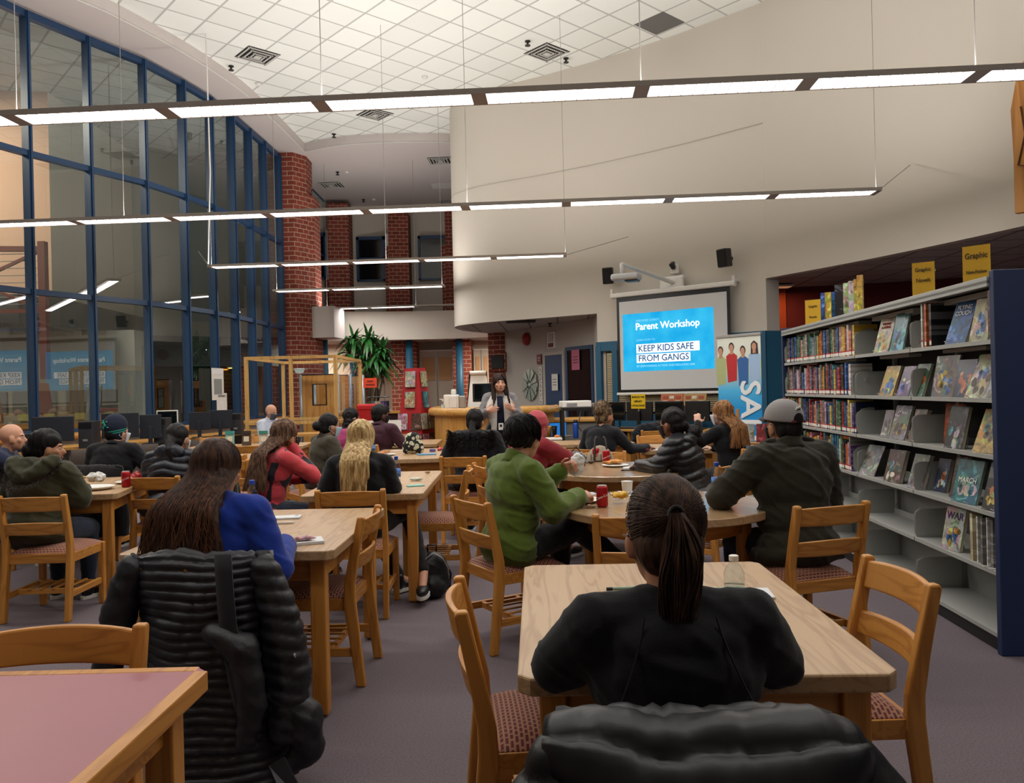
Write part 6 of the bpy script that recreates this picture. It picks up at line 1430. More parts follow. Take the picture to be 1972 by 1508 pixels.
def slide_mat():
    m = bpy.data.materials.new('slide_light'); m.use_nodes = True; nt = m.node_tree; nt.nodes.clear(); L = nt.links.new
    o = nt.nodes.new('ShaderNodeOutputMaterial'); e = nt.nodes.new('ShaderNodeEmission'); e.inputs[1].default_value = 1.0; L(e.outputs[0], o.inputs[0])
    tc = nt.nodes.new('ShaderNodeTexCoord'); n = nt.nodes.new('ShaderNodeTexNoise'); n.inputs['Scale'].default_value = 2.2; n.inputs['Detail'].default_value = 5; L(tc.outputs['Object'], n.inputs['Vector'])
    r = nt.nodes.new('ShaderNodeValToRGB'); r.color_ramp.elements[0].color = srgb('#12a8ea'); r.color_ramp.elements[1].color = srgb('#3cc4f4'); r.color_ramp.elements[0].position = .35; r.color_ramp.elements[1].position = .65
    L(n.outputs['Fac'], r.inputs[0]); L(r.outputs[0], e.inputs[0]); return m
sl = MB(); sl.b2((x0, -.0045, z0 - zb), (x1, -.003, z1 - zb)); sld = sl.build('slide', slide_mat(), ps)
E_W = mat('slide_white_light', '#ffffff', .5, emit='#eef8ff', estr=1.0); E_T = mat('slide_pale_light', '#000000', .5, emit='#8fe0ff', estr=1.0); E_D = mat('slide_dark_text', '#000000', .5, emit='#1d5f96', estr=.8)
w_, h_ = x1 - x0, z1 - z0
def st(s, sz, fx, fz, m_, bold=0): return text(s, sz, Matrix.Translation((x0 + w_ * fx, -.0075, z0 - zb + h_ * fz)) @ Matrix.Rotation(rad(90), 4, 'X'), m_, sld, 'slide_text', .0008, bold=bold, align='LEFT', sx=.98)
st('EMPOWER SURREY:', .055, .155, .87, E_T); st('Parent Workshop', .172, .15, .765, E_W, .0035); st('LEARN HOW TO:', .05, .155, .535, E_T)
for (f0, f1, g0, g1) in ((.155, .85, .31, .465), (.155, .75, .145, .29)):
    m = MB(); m.b2((x0 + w_ * f0, -.0065, z0 - zb + h_ * g0), (x0 + w_ * f1, -.0045, z0 - zb + h_ * g1)); m.build('slide_box', E_W, sld)
st('KEEP KIDS SAFE', .158, .175, .385, E_D, .0025); st('FROM GANGS', .158, .175, .215, E_D, .0025); st('BY EMPOWERING ACTION AND REDUCING RISK', .052, .155, .085, E_T, .001)
# projector on a wall arm
pm = on_wall(1300, 545, A1, B1); MW = wmat(A1, B1, (pm - Vector((A1[0], A1[1], 0))).dot((Vector((B1[0] - A1[0], B1[1] - A1[1], 0))).normalized()), 0)
pj = thing('projector', 'white short-throw projector on a long arm above the screen', 'projector', MW.translation + Vector((0, 0, pm.z)), MW.to_euler().z)
m = MB(); m.b2((-.27, -.09, -.2), (.2, -.01, .12)); m.build('wall_plate', M_WHITE, pj, bevel=.04)
inv = (Matrix.Translation(MW.translation + Vector((0, 0, pm.z))) @ Matrix.Rotation(MW.to_euler().z, 4, 'Z')).inverted()
e = inv @ at(1197, 508, 12.9); b_ = inv @ at(1206, 534, 12.9); e2 = Vector((.0, -.09, .0))
m = MB(); m.beam(e2, e, .08, .05); m.build('arm', M_WHITE, pj, bevel=.01); m = MB(); m.tube([e, Vector((e.x, e.y, b_.z + .06))], .03, 12); m.build('drop_post', M_WHITE, pj, smooth=True)
m = MB(); m.box(b_, (.46, .30, .11), rz=.3); m.build('body', mat('projector_body', '#c8cacc', .4), pj, bevel=.04, seg=3); m = MB(); m.box(b_ + Vector((.1, .02, -.065)), (.2, .2, .03), rz=.3); m.build('lens_window', M_BLK, pj, bevel=.005)
pa = on_wall(1300, 515, A1, B1, .05); c = thing('wall_camera', 'small black camera on a white bracket above the screen', 'camera', pa, MW.to_euler().z)
m = MB(); m.box((0, .03, -.03), (.16, .04, .16)); m.build('bracket', M_WHITE, c, bevel=.01); m = MB(); m.cap((0, -.02, 0), (0, -.1, .03), .045, .03, 12); m.box((0, -.02, .05), (.05, .05, .08)); m.build('camera_head', M_BLK, c, smooth=True)
for px, py, l, rz_ in ((1184, 533, 'black loudspeaker behind the projector arm', .3), (1407, 499, 'black loudspeaker high on the wall right of the screen', -.25)):
    q = on_wall(px, py, A1, B1, .2); o = thing('loudspeaker', l, 'speaker', q, MW.to_euler().z + rz_); m = MB()
    m.prism([(-.1, -.1), (.1, -.1), (.07, .09), (-.07, .09)], -.15, .15, Matrix.Rotation(.12, 4, 'X')); m.build('cabinet', M_BLK, o, bevel=.02)
    m = MB(); m.box((0, -.103, 0), (.17, .01, .27), Matrix.Rotation(.12, 4, 'X')); m.build('grille', mat('speaker_grille', '#1d1d1f', .9), o, bevel=.01); m = MB(); m.box((0, .12, 0), (.04, .1, .05)); m.build('bracket', M_BLK, o)
# ------------------------------------------------------------------ pull-up banner
bl, br = at(1381, 652, 10.3), at(1464, 642, 9.75); u = Vector((br.x - bl.x, br.y - bl.y, 0)); BW = u.length; BZ = atan2(u.y, u.x)
bn = thing('pull_up_banner', 'tall pull-up banner with four young people above a blue field and large white letters', 'banner', (bl.x, bl.y, 0), BZ); BH = (bl.z + br.z) / 2
def banner_mat():
    m = mat('banner_print', '#1e9fe0', .45); nt = m.node_tree; L = nt.links.new; b = nt.nodes['Principled BSDF']; tc = nt.nodes.new('ShaderNodeTexCoord'); sp = nt.nodes.new('ShaderNodeSeparateXYZ'); L(tc.outputs['Object'], sp.inputs[0])
    mr = nt.nodes.new('ShaderNodeMapRange'); mr.inputs['From Min'].default_value = 0; mr.inputs['From Max'].default_value = 2.05; L(sp.outputs['Z'], mr.inputs['Value'])
    r = nt.nodes.new('ShaderNodeValToRGB'); e = r.color_ramp.elements; e[0].color = srgb('#1591d4'); e[0].position = .55; e[1].color = srgb('#c4d2ae'); e[1].position = .8
    x = e.new(.66); x.color = srgb('#4db4e6'); x = e.new(.9); x.color = srgb('#d8dcd0'); L(mr.outputs[0], r.inputs[0]); L(r.outputs[0], b.inputs['Base Color']); return m
m = MB(); m.b2((0, 0, .06), (BW, .004, BH)); m.build('print', banner_mat(), bn); m = MB(); m.b2((-.01, -.012, BH - .01), (BW + .01, .015, BH + .025)); m.build('top_rail', M_GREY, bn, bevel=.004)
m = MB(); m.b2((-.02, -.1, 0), (BW + .02, .1, .06)); m.build('base', M_GREY, bn, bevel=.02); m = MB(); m.tube([(BW / 2, .03, .05), (BW / 2, .03, BH)], .01, 8); m.build('pole', M_GREY, bn)
def flat(pts, m_, y, name='print_figure', par=None):
    q = MB(); q.add([(x * BW, y, BH - z * 1.08) for x, z in pts], [tuple(range(len(pts)))]); return q.build(name, m_, par or bn, solid=.0004)
def oval(cx, cz, rx, rz, n=14): return [(cx + rx * cos(2 * pi * i / n), cz + rz * sin(2 * pi * i / n)) for i in range(n)]
for k, (cx, cz, hc, sc, lng) in enumerate(((.08, .155, '#3a2a22', '#a9b07c', 0), (.34, .12, '#1d1a1a', '#b5282c', 0), (.60, .165, '#1c1a1c', '#2d5f9c', 0), (.86, .12, '#3a2226', '#9cb8d8', 1))):
    x = cx; sh = mat('print_shirt_%d' % k, sc, .6); hr = mat('print_hair_%d' % k, hc, .6)
    flat([(x - .13, cz + .11), (x - .05, cz + .075), (x + .05, cz + .075), (min(.995, x + .13), cz + .11), (min(.99, x + .11), cz + .40), (x - .10, cz + .42)], sh, -.001 - k * .0006)
    if lng: flat([(x - .075, cz + .1), (x - .07, cz - .02), (x, cz - .055), (x + .075, cz - .02), (x + .09, cz + .1)], hr, -.0042, 'print_hair')
    flat([(x - .03, cz + .03), (x + .03, cz + .03), (x + .035, cz + .09), (x - .035, cz + .09)], mat('print_skin', '#b98a70', .6), -.0045, 'print_face'); flat(oval(x, cz, .062, .05), hr, -.005, 'print_hair'); flat(oval(x, cz + .015, .05, .044), mat('print_skin'), -.0058, 'print_face')
M_BT = mat('banner_white', '#e4e8ea', .5)
text('SAFE', .42, Matrix.Translation((BW * .74, -.008, BH - .56)) @ Matrix.Rotation(rad(90), 4, 'X') @ Matrix.Rotation(rad(-90), 4, 'Z'), M_BT, bn, 'lettering', .001, bold=.009, align='LEFT')
for i, s in enumerate(('SURREY', 'ANTI-GANG', 'FAMILY')): text(s, .062, Matrix.Translation((BW * .05, -.006, BH - .96 - .085 * i)) @ Matrix.Rotation(rad(90), 4, 'X'), M_BT, bn, 'lettering', .001, align='LEFT')
m = MB(); m.b2((BW * .02, -.006, BH - .885), (BW * .14, -.004, BH - .877)); m.build('print_rule', M_BT, bn)
# ------------------------------------------------------------------ things on the walls of the alcove
AW = lambda px, py, off=.02: on_wall(px, py, ALC[0], ALC[1], off)
AZ_ = atan2(ALC[1][1] - ALC[0][1], ALC[1][0] - ALC[0][0])
def wall_thing(name, label, cat, px, py, off=.02, rz=None): return thing(name, label, cat, AW(px, py, off), AZ_ if rz is None else rz)
M_FIRE = mat('fire_red', '#a01e1a', .4)
o = wall_thing('fire_bell', 'round red fire bell on the grey alcove wall', 'bell', 1016, 653); m = MB(); m.lathe([(.05, -.02), (.15, 0), (.145, .04), (.1, .08), (.04, .1), (.0, .1)], 24, Matrix.Rotation(rad(90), 4, 'X')); m.build('gong', M_FIRE, o, smooth=True); m = MB(); m.box((0, -.02, -.0), (.1, .05, .1)); m.build('box', M_FIRE, o)
o = wall_thing('strobe_box', 'white framed strobe box with a dark red lower part on the alcove wall', 'alarm', 1064, 655); m = MB(); m.box((0, 0, 0), (.32, .05, .36)); m.build('frame', M_WHITE, o, bevel=.008); m = MB(); m.box((0, -.03, -.11), (.2, .02, .09)); m.build('red_plate', mat('dark_red', '#6a1a24', .5), o); m = MB(); m.box((0, -.03, .05), (.2, .02, .18)); m.build('lens', mat('lens_grey', '#a9a69e', .4), o)
o = wall_thing('sunburst_mirror', 'round silver sunburst wall ornament left of the blue door', 'wall ornament', 1023, 741, .03)
mm = mat('silver_leaf', '#a9bdb4', .35, metal=.5)
for k in range(20):
    a = 2 * pi * k / 20; m = MB(); c_, s_ = cos(a), sin(a)
    pts = [(.10, -.02), (.35, -.055), (.37, 0), (.35, .055), (.10, .02)]; m.add([(r_ * c_ - q * s_, -.01 - .02 * (k % 2), r_ * s_ + q * c_) for r_, q in pts], [(0, 1, 2, 3, 4)]); m.build('blade', mm, o, solid=.008)
m = MB(); m.lathe([(.07, 0), (.06, .03), (0, .04)], 20, Matrix.Rotation(rad(90), 4, 'X')); m.build('hub', mm, o, smooth=True)
o = wall_thing('maroon_sign', 'small maroon sign left of the blue door top', 'sign', 1040, 692); m = MB(); m.box((0, 0, 0), (.2, .02, .22)); m.build('plate', mat('dark_red'), o); 
for k in range(2): m = MB(); m.box((0, -.012, .03 - .05 * k), (.12 - .03 * k, .002, .016)); m.build('print_line', M_TXTW, o)
o = wall_thing('letter_banner', 'vertical strip of small white letter cards beside the blue door', 'letter cards', 1043, 742, .02)
for i in range(7): m = MB(); m.box((0, 0, .36 - i * .12), (.13, .006, .105)); c_ = m.build('card', M_WHITE, o); m = MB(); m.box((-.02, -.005, .36 - i * .12), (.014, .002, .06)); m.box((.01, -.005, .36 - i * .12 + .02 * (i % 3 - 1)), (.05, .002, .014)); m.build('letter_mark', M_TXTK, c_)
def door_px(n, px0, px1, pyt, m_, extra=None):
    a, b = AW(px0, pyt, .0), AW(px1, pyt, .0); w2 = (b - a).length; d = MB(); zt_ = (a.z + b.z) / 2; M = Matrix.Translation((a.x, a.y, 0)) @ Matrix.Rotation(AZ_, 4, 'Z')
    d.b2((0, -.045, 0), (w2, -.005, zt_), M); o = struct('door_%d' % n, d, m_); f = MB()
    f.b2((-.08, -.06, 0), (0, -.005, zt_ + .08), M); f.b2((w2, -.06, 0), (w2 + .08, -.005, zt_ + .08), M); f.b2((0, -.06, zt_), (w2, -.005, zt_ + .08), M); f.build('door_frame', extra or M_WALL2, o, bevel=.006)
    h = MB(); h.tube([M @ Vector((w2 - .1, -.05, 1.02)), M @ Vector((w2 - .1, -.10, 1.02)), M @ Vector((w2 - .22, -.10, 1.02))], .012, 8); h.build('door_handle', M_GREY, o); return o, M, w2, zt_
door_px(1, 1053, 1086, 684, mat('blue_door', '#1d3f66', .5)); door_px(2, 1096, 1141, 674, M_NIGHT, M_BLUE)
for px, py, w2, h2, c_, l in ((1074, 736, .25, .36, M_WHITE, 'white notice with a picture on the blue door'), (1114, 693, .3, .42, mat('pink_paper', '#c06a84', .7), 'pink paper notice on the dark glazed door')):
    o = wall_thing('paper_notice', l, 'notice', px, py, .075); m = MB(); m.box((0, 0, 0), (w2, .004, h2)); m.build('sheet', c_, o)
    for k in range(3): m = MB(); m.box((0, -.004, .06 - k * .06), (w2 * .6, .002, .012)); m.build('print_line', M_TXTK, o)
m = MB(); q = at(958, 697, 19.3); m.box((0, 0, 0), (.42, .06, .46)); o = thing('wall_box', 'black square box on the brick pier behind the presenter', 'box', (q.x, 19.36, q.z)); m.build('frame', M_BRICK, o); m = MB(); m.box((0, -.04, 0), (.3, .03, .32)); m.build('panel', M_BLK, o, bevel=.01)
# carved wooden panel, top right
q = at(1975, 260, 8.3); o = thing('carved_panel', 'carved golden wood artwork with knots on the wall at the upper right edge', 'artwork', q, rad(-68))
m = MB(); m.prism([(-.12, -.8), (.5, -.85), (.5, .95), (.15, .9), (-.05, .7), (-.14, .3), (-.12, -.2)], -.03, .03, axis='Y'); m.build('wood', wood('carved_wood', '#c08236', '#9c6224', 'Z', .5, .4), o, bevel=.01)
m = MB(); m.tube([(-.02, -.04, .3), (.02, -.04, .0), (-.06, -.04, -.3), (.05, -.04, -.34), (.03, -.04, -.6)], .008, 6); m.build('carving', mat('burnt_groove', '#5a3414', .7), o)
# ------------------------------------------------------------------ circulation desk and rear things
WD, WDX = wood('desk_oak', '#c79248', '#b47f3a', 'Z', .4, .5), wood('desk_oak_x', '#cf9c52', '#b9853e', 'X', .35, .6)
dk = thing('service_desk', 'curved light oak service desk behind the presenter', 'desk', (-.28, 12.3, 0))
arc = [(1.0 * cos(a) * .92, -1.2 * sin(a)) for a in [pi * (1 - i / 28) for i in range(29)]]; arc = [(arc[0][0], 1.0)] + arc + [(2.2, .45)]
m = MB(); m.sheet(arc[:-1], 0, 1.08, .05, 1); m.build('front_panel', WD, dk, angle=rad(30)); m = MB(); m.tube([(x * 1.04, y * 1.04, 1.12) for x, y in arc[:-1]], .06, 12); m.build('bullnose_edge', WDX, dk, smooth=True)
m = MB(); m.prism([(x * 1.0, y * 1.0) for x, y in arc[:-1]] + [(.9, 1.0)], 1.10, 1.15); m.build('desk_top', WDX, dk)
m = MB(); m.sheet([(x * .995, y * .995 - .03) for x, y in arc[1:-1]], 0, .1, .03, 1); m.build('base_strip', mat('dark_maroon'), dk)
ct_ = thing('side_counter', 'low counter with a wooden edge right of the service desk', 'counter', (.95, 12.6, 0)); m = MB(); m.b2((-.35, -.3, .9), (.6, .5, .95)); m.build('counter_top', WDX, ct_, bevel=.01); m = MB(); m.b2((-.3, -.25, 0), (.55, .45, .9)); m.build('cabinet', mat('grey_laminate', '#77736c', .6), ct_)
def placed(name, label, cat, px, py, y=None, h=None, rz=0, group=None):
    p_ = at(px, py, y=y, h=h)
    return thing(name, label, cat, (p_.x, p_.y, p_.z if h is None else h), rz, group)
o = placed('label_printer', 'white machine with a paper sheet on the service desk', 'machine', 871, 784, h=1.15); o.location.y = 12.2; o.location.x = (871 - 986) / 1530 * 12.2
m = MB(); m.b2((-.13, -.1, 0), (.1, .15, .22)); m.build('body', M_WHITE, o, bevel=.02); m = MB(); m.b2((-.03, -.14, .02), (.07, -.1, .19)); m.build('paper_holder', mat('paper', '#d4d6d8', .7), o); m = MB(); m.b2((.1, -.08, 0), (.2, .14, .2)); m.build('side_unit', M_GREY, o, bevel=.02); m = MB(); m.box((.02, 0, .26), (.08, .06, .08)); m.build('tissue', M_WHITE, o, bevel=.02)
o = thing('sanitizer_bottle', 'clear pump bottle of sanitizer at the left end of the service desk', 'bottle', (-1.06, 12.1, 1.15)); m = MB(); m.lathe([(.03, 0), (.034, .01), (.034, .09), (.012, .11), (.012, .13)], 14); m.build('bottle', M_CLEAR, o, smooth=True); m = MB(); m.lathe([(.028, .005), (.028, .07)], 14); m.build('gel', mat('gel', '#c8d4d0', .2), o); m = MB(); m.lathe([(.012, .12), (.012, .15)], 10); m.box((-.02, 0, .155), (.05, .014, .012)); m.build('pump', M_WHITE, o)
o = thing('flip_chart', 'white flip chart on an easel behind the service desk', 'flip chart', (-.58, 13.6, 0)); m = MB(); m.add([(-.22, 0, .9), (.22, 0, .9), (.15, .1, 1.72), (-.12, .1, 1.72)], [(0, 1, 2, 3)]); m.build('pad', M_WHITE, o, solid=.01); m = MB(); m.tube([(-.14, .06, 1.73), (.14, .06, 1.73)], .035, 10); m.build('rolled_sheet', M_WHITE, o, smooth=True)
for s in (-1, 1): m = MB(); m.tube([(s * .14, .1, 1.75), (s * .28, .0, 0)], .014, 8); m.build('leg', M_BLK, o)
def monitor(label, x, y, z, rz, w=.5, h=.31, back=False, frame=M_BLK, tall=.12, group='computer monitors'):
    o = thing('monitor', label, 'monitor', (x, y, z), rz, group); m = MB(); m.b2((-w / 2, -.02, tall), (w / 2, .02, tall + h)); m.build('casing', frame, o, bevel=.008)
    m = MB(); m.b2((-w / 2 + .018, -.024, tall + .018), (w / 2 - .018, -.019, tall + h - .018)); m.build('display', M_NIGHT, o)
    m = MB(); m.b2((-.03, .02, .01), (.03, .05, tall + h * .5)); m.b2((-.12, -.08, 0), (.12, .09, .012)); m.build('stand', frame, o, bevel=.004); return o
monitor('black monitor on the service desk left of the presenter', -.42, 12.2, 1.15, .5, .4, .28, tall=.1)
# desk line, far right: computers under the screen
MD = wmat(A1, B1, 0, 0, 1.0)
cd_ = thing('computer_desk', 'long wooden computer desk under the projection screen', 'desk', MD.translation, MD.to_euler().z); m = MB(); m.b2((.15, -.45, .70), (2.9, .25, .74)); m.build('desk_top', WDX, cd_, bevel=.008)
m = MB(); m.b2((.2, .2, 0), (2.85, .24, .70)); m.build('modesty_panel', mat('dark_maroon'), cd_)
for x in (.2, 1.5, 2.82): m = MB(); m.b2((x, -.4, 0), (x + .04, .2, .70)); m.build('side_panel', WD, cd_)
for i, (x, w2, rz_) in enumerate(((.45, .42, 2.9), (1.0, .5, 3.3), (1.55, .52, 3.05), (2.1, .5, 3.2), (2.6, .45, 3.0))):
    p_ = MD @ Vector((x, -.08, 0)); monitor('black monitor on the desk under the projection screen, %s from the left' % ORD[i], p_.x, p_.y, .74, MD.to_euler().z + rz_ + (pi if i % 2 else 0), w2, .32)
    if i % 2 == 0: p_ = MD @ Vector((x, -.33, 0)); k_ = thing('keyboard', 'keyboard before the %s monitor under the screen' % ORD[i], 'keyboard', (p_.x, p_.y, .74), MD.to_euler().z, 'keyboards'); m = MB(); m.b2((-.2, -.07, 0), (.2, .07, .02)); m.build('base', M_BLK, k_, bevel=.004); m = MB(); m.b2((-.19, -.06, .02), (.19, .06, .026)); m.build('keys', mat('key_grey', '#3a3a3c', .6), k_)
p_ = at(1229, 773, y=13.1); o = thing('catalogue_sign', 'yellow sign telling readers to search the library catalogue', 'sign', p_, MD.to_euler().z); m = MB(); m.box((0, 0, 0), (.27, .006, .24)); m.build('card', mat('bright_yellow', '#dcb800', .5), o); m = MB(); m.b2((-.01, .01, -.36), (.01, .02, .0)); m.build('stand', M_GREY, o)
for i, s in enumerate(('SEARCH THE', 'LIBRARY', 'CATALOGUE')): text(s, .042, Matrix.Translation((0, -.005, .07 - .07 * i)) @ Matrix.Rotation(rad(90), 4, 'X'), M_TXTK, o, bold=.001)
for i, (px, c1, l) in enumerate(((1294, '#b5653c', 'orange printed display board below the screen'), (1338, '#a8834a', 'tan printed display board right of the orange one below the screen'))):
    p_ = at(px, 770, y=13.55 - i * .3); o = thing('display_board', l, 'display board', p_, MD.to_euler().z); m = MB(); m.box((0, 0, 0), (.42, .02, .2), Matrix.Rotation(-.2, 4, 'X')); m.build('board', mat('board_%d' % i, c1, .6), o)
    for k in range(6): m = MB(); m.box((-.12 + .12 * (k % 3), -.016, .04 - .08 * (k // 3)), (.09, .004, .05), Matrix.Rotation(-.2, 4, 'X')); m.build('card', M_PAGE if k % 2 else mat('board_red', '#a0402c', .6), o)
    m = MB(); m.b2((-.18, .02, -.3), (-.14, .05, .0)); m.b2((.14, .02, -.3), (.18, .05, .0)); m.b2((-.2, 0, -.32), (.2, .12, -.3)); m.build('prop', M_BLK, o)
o = thing('coat', 'dark jacket heaped over the chair back before the computers', 'coat', (2.0, 11.2, 0), .2); mb = MB(); mb.ell((0, 0, .82), (.30, .12, .10)); mb.ell((.2, .02, .88), (.18, .1, .08)); mb.ell((-.22, 0, .72), (.13, .1, .14)); mb.ell((.3, 0, .72), (.12, .1, .16)); mb.cap((0, .04, .8), (0, .04, .3), .12, .14); mb.cap((-.15, .03, .7), (-.16, .03, .2), .1, .1); remesh(mb, 'cloth', cloth('navy_black_cloth', '#11131b'), o, .013, 2, wrinkle(.012, 9, folds=.02))
chair('oak chair under the heaped dark jacket before the computers', 1.98, 10.9, .2, 1); CHAIRS[-1].location.y = 11.2
# AV cart, front desk
o = thing('projector_cart', 'black metal cart carrying a white projector and cables', 'cart', (.98, 10.95, 0))
for i, z in enumerate((.12, .5, 1.12)): m = MB(); m.b2((-.32, -.22, z), (.32, .22, z + .04)); m.build('shelf', M_BLK, o, bevel=.004)
for sx in (-1, 1):
    for sy in (-1, 1): m = MB(); m.b2((sx * .3 - .02, sy * .2 - .02, .06), (sx * .3 + .02, sy * .2 + .02, 1.12)); m.build('leg', M_BLK, o); m = MB(); m.lathe([(.03, 0), (.035, .03), (.03, .06)], 10, c=(sx * .3, sy * .2, 0)); m.build('caster', M_BLK, o)
m = MB(); m.tube([(.1, -.23, 1.12), (.16, -.26, .9), (.02, -.26, .75), (-.1, -.25, .9), (-.06, -.23, 1.12)], .007, 6); m.tube([(.28, -.23, 1.16), (.36, -.22, .95), (.3, -.22, .7)], .007, 6); m.build('cable', M_BLK, o, smooth=True)
o = thing('document_projector', 'white flat projector on the black cart', 'projector', (.86, 10.9, 1.162), .1); m = MB(); m.b2((-.2, -.15, .0), (.2, .15, .09)); m.build('body', M_WHITE, o, bevel=.012); m = MB(); m.b2((-.14, -.158, .02), (-.0, -.149, .06)); m.build('port_panel', mat('port_grey', '#8c8c8e', .5), o)
o = thing('projector_stand', 'white box behind the projector on the black cart', 'box', (1.18, 11.02, 1.162), .1); m = MB(); m.b2((-.09, -.1, 0), (.09, .1, .05)); m.build('body', M_GREY, o, bevel=.006)
rtable('reading_table', 'oak table in front of the black cart, with laptop and blue bottle', (.95, 10.0, 0), .12, 1.0, .75)
o = placed('laptop', 'open laptop with a blue lit screen on the table by the cart', 'laptop', 1085, 841, h=.745, rz=-.5); m = MB(); m.b2((-.15, -.1, 0), (.15, .11, .014)); m.build('keyboard_deck', M_GREY, o, bevel=.003); m = MB(); m.box((0, .15, .1), (.3, .01, .2), Matrix.Rotation(0, 4, 'X')); m.build('lid', M_BLK, o, bevel=.003); m = MB(); m.box((0, .143, .1), (.28, .002, .18)); m.build('display', mat('laptop_light', '#000000', .4, emit='#2e86dc', estr=.7), o)
o.rotation_euler.z = .5
o = placed('water_flask', 'blue metal water flask on the table by the cart', 'bottle', 1109, 844, h=.745); m = MB(); m.lathe([(.036, 0), (.038, .01), (.038, .19), (.03, .21)], 18); m.build('body', mat('flask_blue', '#1c4aa0', .35, metal=.2), o, smooth=True); m = MB(); m.lathe([(.03, .21), (.031, .235), (.02, .25)], 16); m.build('lid', M_BLK, o, smooth=True)
o = placed('takeout_box', 'white takeout box on the table by the cart', 'box', 1063, 848, h=.745, rz=.2); m = MB(); m.b2((-.12, -.09, 0), (.12, .09, .035)); m.build('tray', M_WHITE, o, bevel=.01); m = MB(); m.ell((.07, 0, .05), (.04, .03, .02)); m.build('food', mat('orange_food', '#c8742c', .6), o, smooth=True)
for i, (px, l, c1) in enumerate(((1048, 'grey lidded travel mug by the red headscarf', '#4a4c50'), (1058, 'amber bottle beside the travel mug', '#a8742c'), (1068, 'dark glass jar beside the amber bottle', '#2a2420'))):
    o = placed('mug', l, 'mug', px, 842, h=.745, group='drinks by the cart'); m = MB(); m.lathe([(.03, 0), (.036, .12), (.036, .14)], 16); m.build('body', mat('mug_%d' % i, c1, .4), o, smooth=True); m = MB(); m.lathe([(.038, .14), (.038, .155), (.01, .16)], 16); m.build('lid', M_BLK if i != 1 else mat('bright_yellow'), o)
# red book tower
bt = thing('book_tower', 'tall red tapering book display tower left of the service desk', 'book display', ((800 - 986) / 1530 * 12.6, 12.6, 0), -.38)
TB = .28; TT = .12; TH = 1.80
def tw_(z): return TB + (TT - TB) * z / TH
m = MB(); m.add([(s1 * TB, s2 * TB, .05) for s1, s2 in ((-1, -1), (1, -1), (1, 1), (-1, 1))] + [(s1 * TT, s2 * TT, TH) for s1, s2 in ((-1, -1), (1, -1), (1, 1), (-1, 1))], [(0, 1, 5, 4), (1, 2, 6, 5), (2, 3, 7, 6), (3, 0, 4, 7), (4, 5, 6, 7), (3, 2, 1, 0)]); m.build('body', mat('tower_red', '#b01c22', .45), bt)
m = MB(); m.b2((-TB - .03, -TB - .03, 0), (TB + .03, TB + .03, .05)); m.build('base', M_BLK, bt)
TM = Matrix.Translation(bt.location) @ Matrix.Rotation(-.38, 4, 'Z')
cols = ['white', 'cream', 'pink', 'brown', 'white', 'navy', 'black', 'blue', 'cream', 'teal']
kk_ = 0
for fi, (fr, nm) in enumerate(((0, 'front'), (pi / 2, 'right'))):
    for zi, z in enumerate((1.50, 1.18, .84, .52, .2)):
        for xi in ((0,) if z > 1.0 else (-.12, .12)):
            lean_ = math.atan((TB - TT) / TH); Mx = TM @ Matrix.Rotation(fr, 4, 'Z') @ Matrix.Translation((xi, -tw_(z) - .02, z)) @ Matrix.Rotation(-lean_, 4, 'X')
            key = cols[kk_ % 10]; kk_ += 1; o = thing('book', '%s book on the %s side of the red tower, tier %s from the top%s' % (key, nm, ('one', 'two', 'three', 'four', 'five')[zi], '' if z > 1 else (', left' if xi < 0 else ', right')), 'book', group='books on the red tower'); o.location = Mx.translation; o.rotation_euler = Mx.to_euler()
            m = MB(); m.b2((-.085, -.012, 0), (.085, -.008, .25)); m.b2((-.085, .008, 0), (.085, .012, .25)); m.b2((-.085, -.012, 0), (-.082, .012, .25)); m.build('cover', cover_mat(key), o); m = MB(); m.b2((-.082, -.008, .003), (.08, .008, .247)); m.build('pages', M_PAGE, o)
            m = MB(); m.b2((-.09, -.03, -.004), (.09, .012, -.001)); m.build('ledge', M_BLK, o)
# paperback spinner, orange sign, red bin
sp_ = thing('paperback_spinner', 'dark wire paperback spinner under the plant', 'book rack', ((728 - 986) / 1530 * 14.2, 14.2, 0))
m = MB(); m.tube([(0, 0, 0), (0, 0, 1.5)], .02, 8); m.lathe([(.25, 0), (.25, .03)], 20); m.build('pole', M_BLK, sp_)
for z in (.5, .78, 1.06, 1.34): m = MB(); m.lathe([(.2, z), (.22, z + .01), (.2, z + .02)], 20); m.build('tier', M_BLK, sp_)
for z, nn in ((1.08, 'upper'), (.80, 'lower')):
    for i in range(7):
        a = -pi / 2 + (i - 3.5) * .42; Mx = Matrix.Translation((sp_.location.x, sp_.location.y, z)) @ Matrix.Rotation(a + pi / 2, 4, 'Z') @ Matrix.Translation((0, -.19, 0)); key = ['black', 'white', 'navy', 'brown', 'green', 'grey', 'cream', 'purple'][(i + int(z * 10)) % 8]
        o = thing('book', '%s paperback on the %s tier of the dark spinner, %s from the left' % (key, nn, ORD[i]), 'book', group='paperbacks on the spinner'); o.location = Mx.translation; o.rotation_euler = Mx.to_euler()
        m = MB(); m.b2((-.055, -.012, 0), (.055, -.009, .2)); m.b2((-.055, .009, 0), (.055, .012, .2)); m.b2((-.055, -.012, 0), (-.053, .012, .2)); m.build('cover', cover_mat(key), o); m = MB(); m.b2((-.053, -.009, .002), (.052, .009, .198)); m.build('pages', M_PAGE, o)
o = thing('orange_sign', 'orange card sign above the paperback spinner', 'sign', ((714 - 986) / 1530 * 14.0, 14.0, 1.52)); m = MB(); m.b2((-.13, -.003, 0), (.11, .003, .17)); m.build('card', mat('orange_card', '#d8481c', .6), o)
for k, wds in enumerate(((-.06, .05), (-.08, .07))): m = MB(); m.b2((wds[0], -.006, .1 - .06 * k), (wds[1], -.0035, .125 - .06 * k)); m.build('print_line', mat('dark_red'), o)
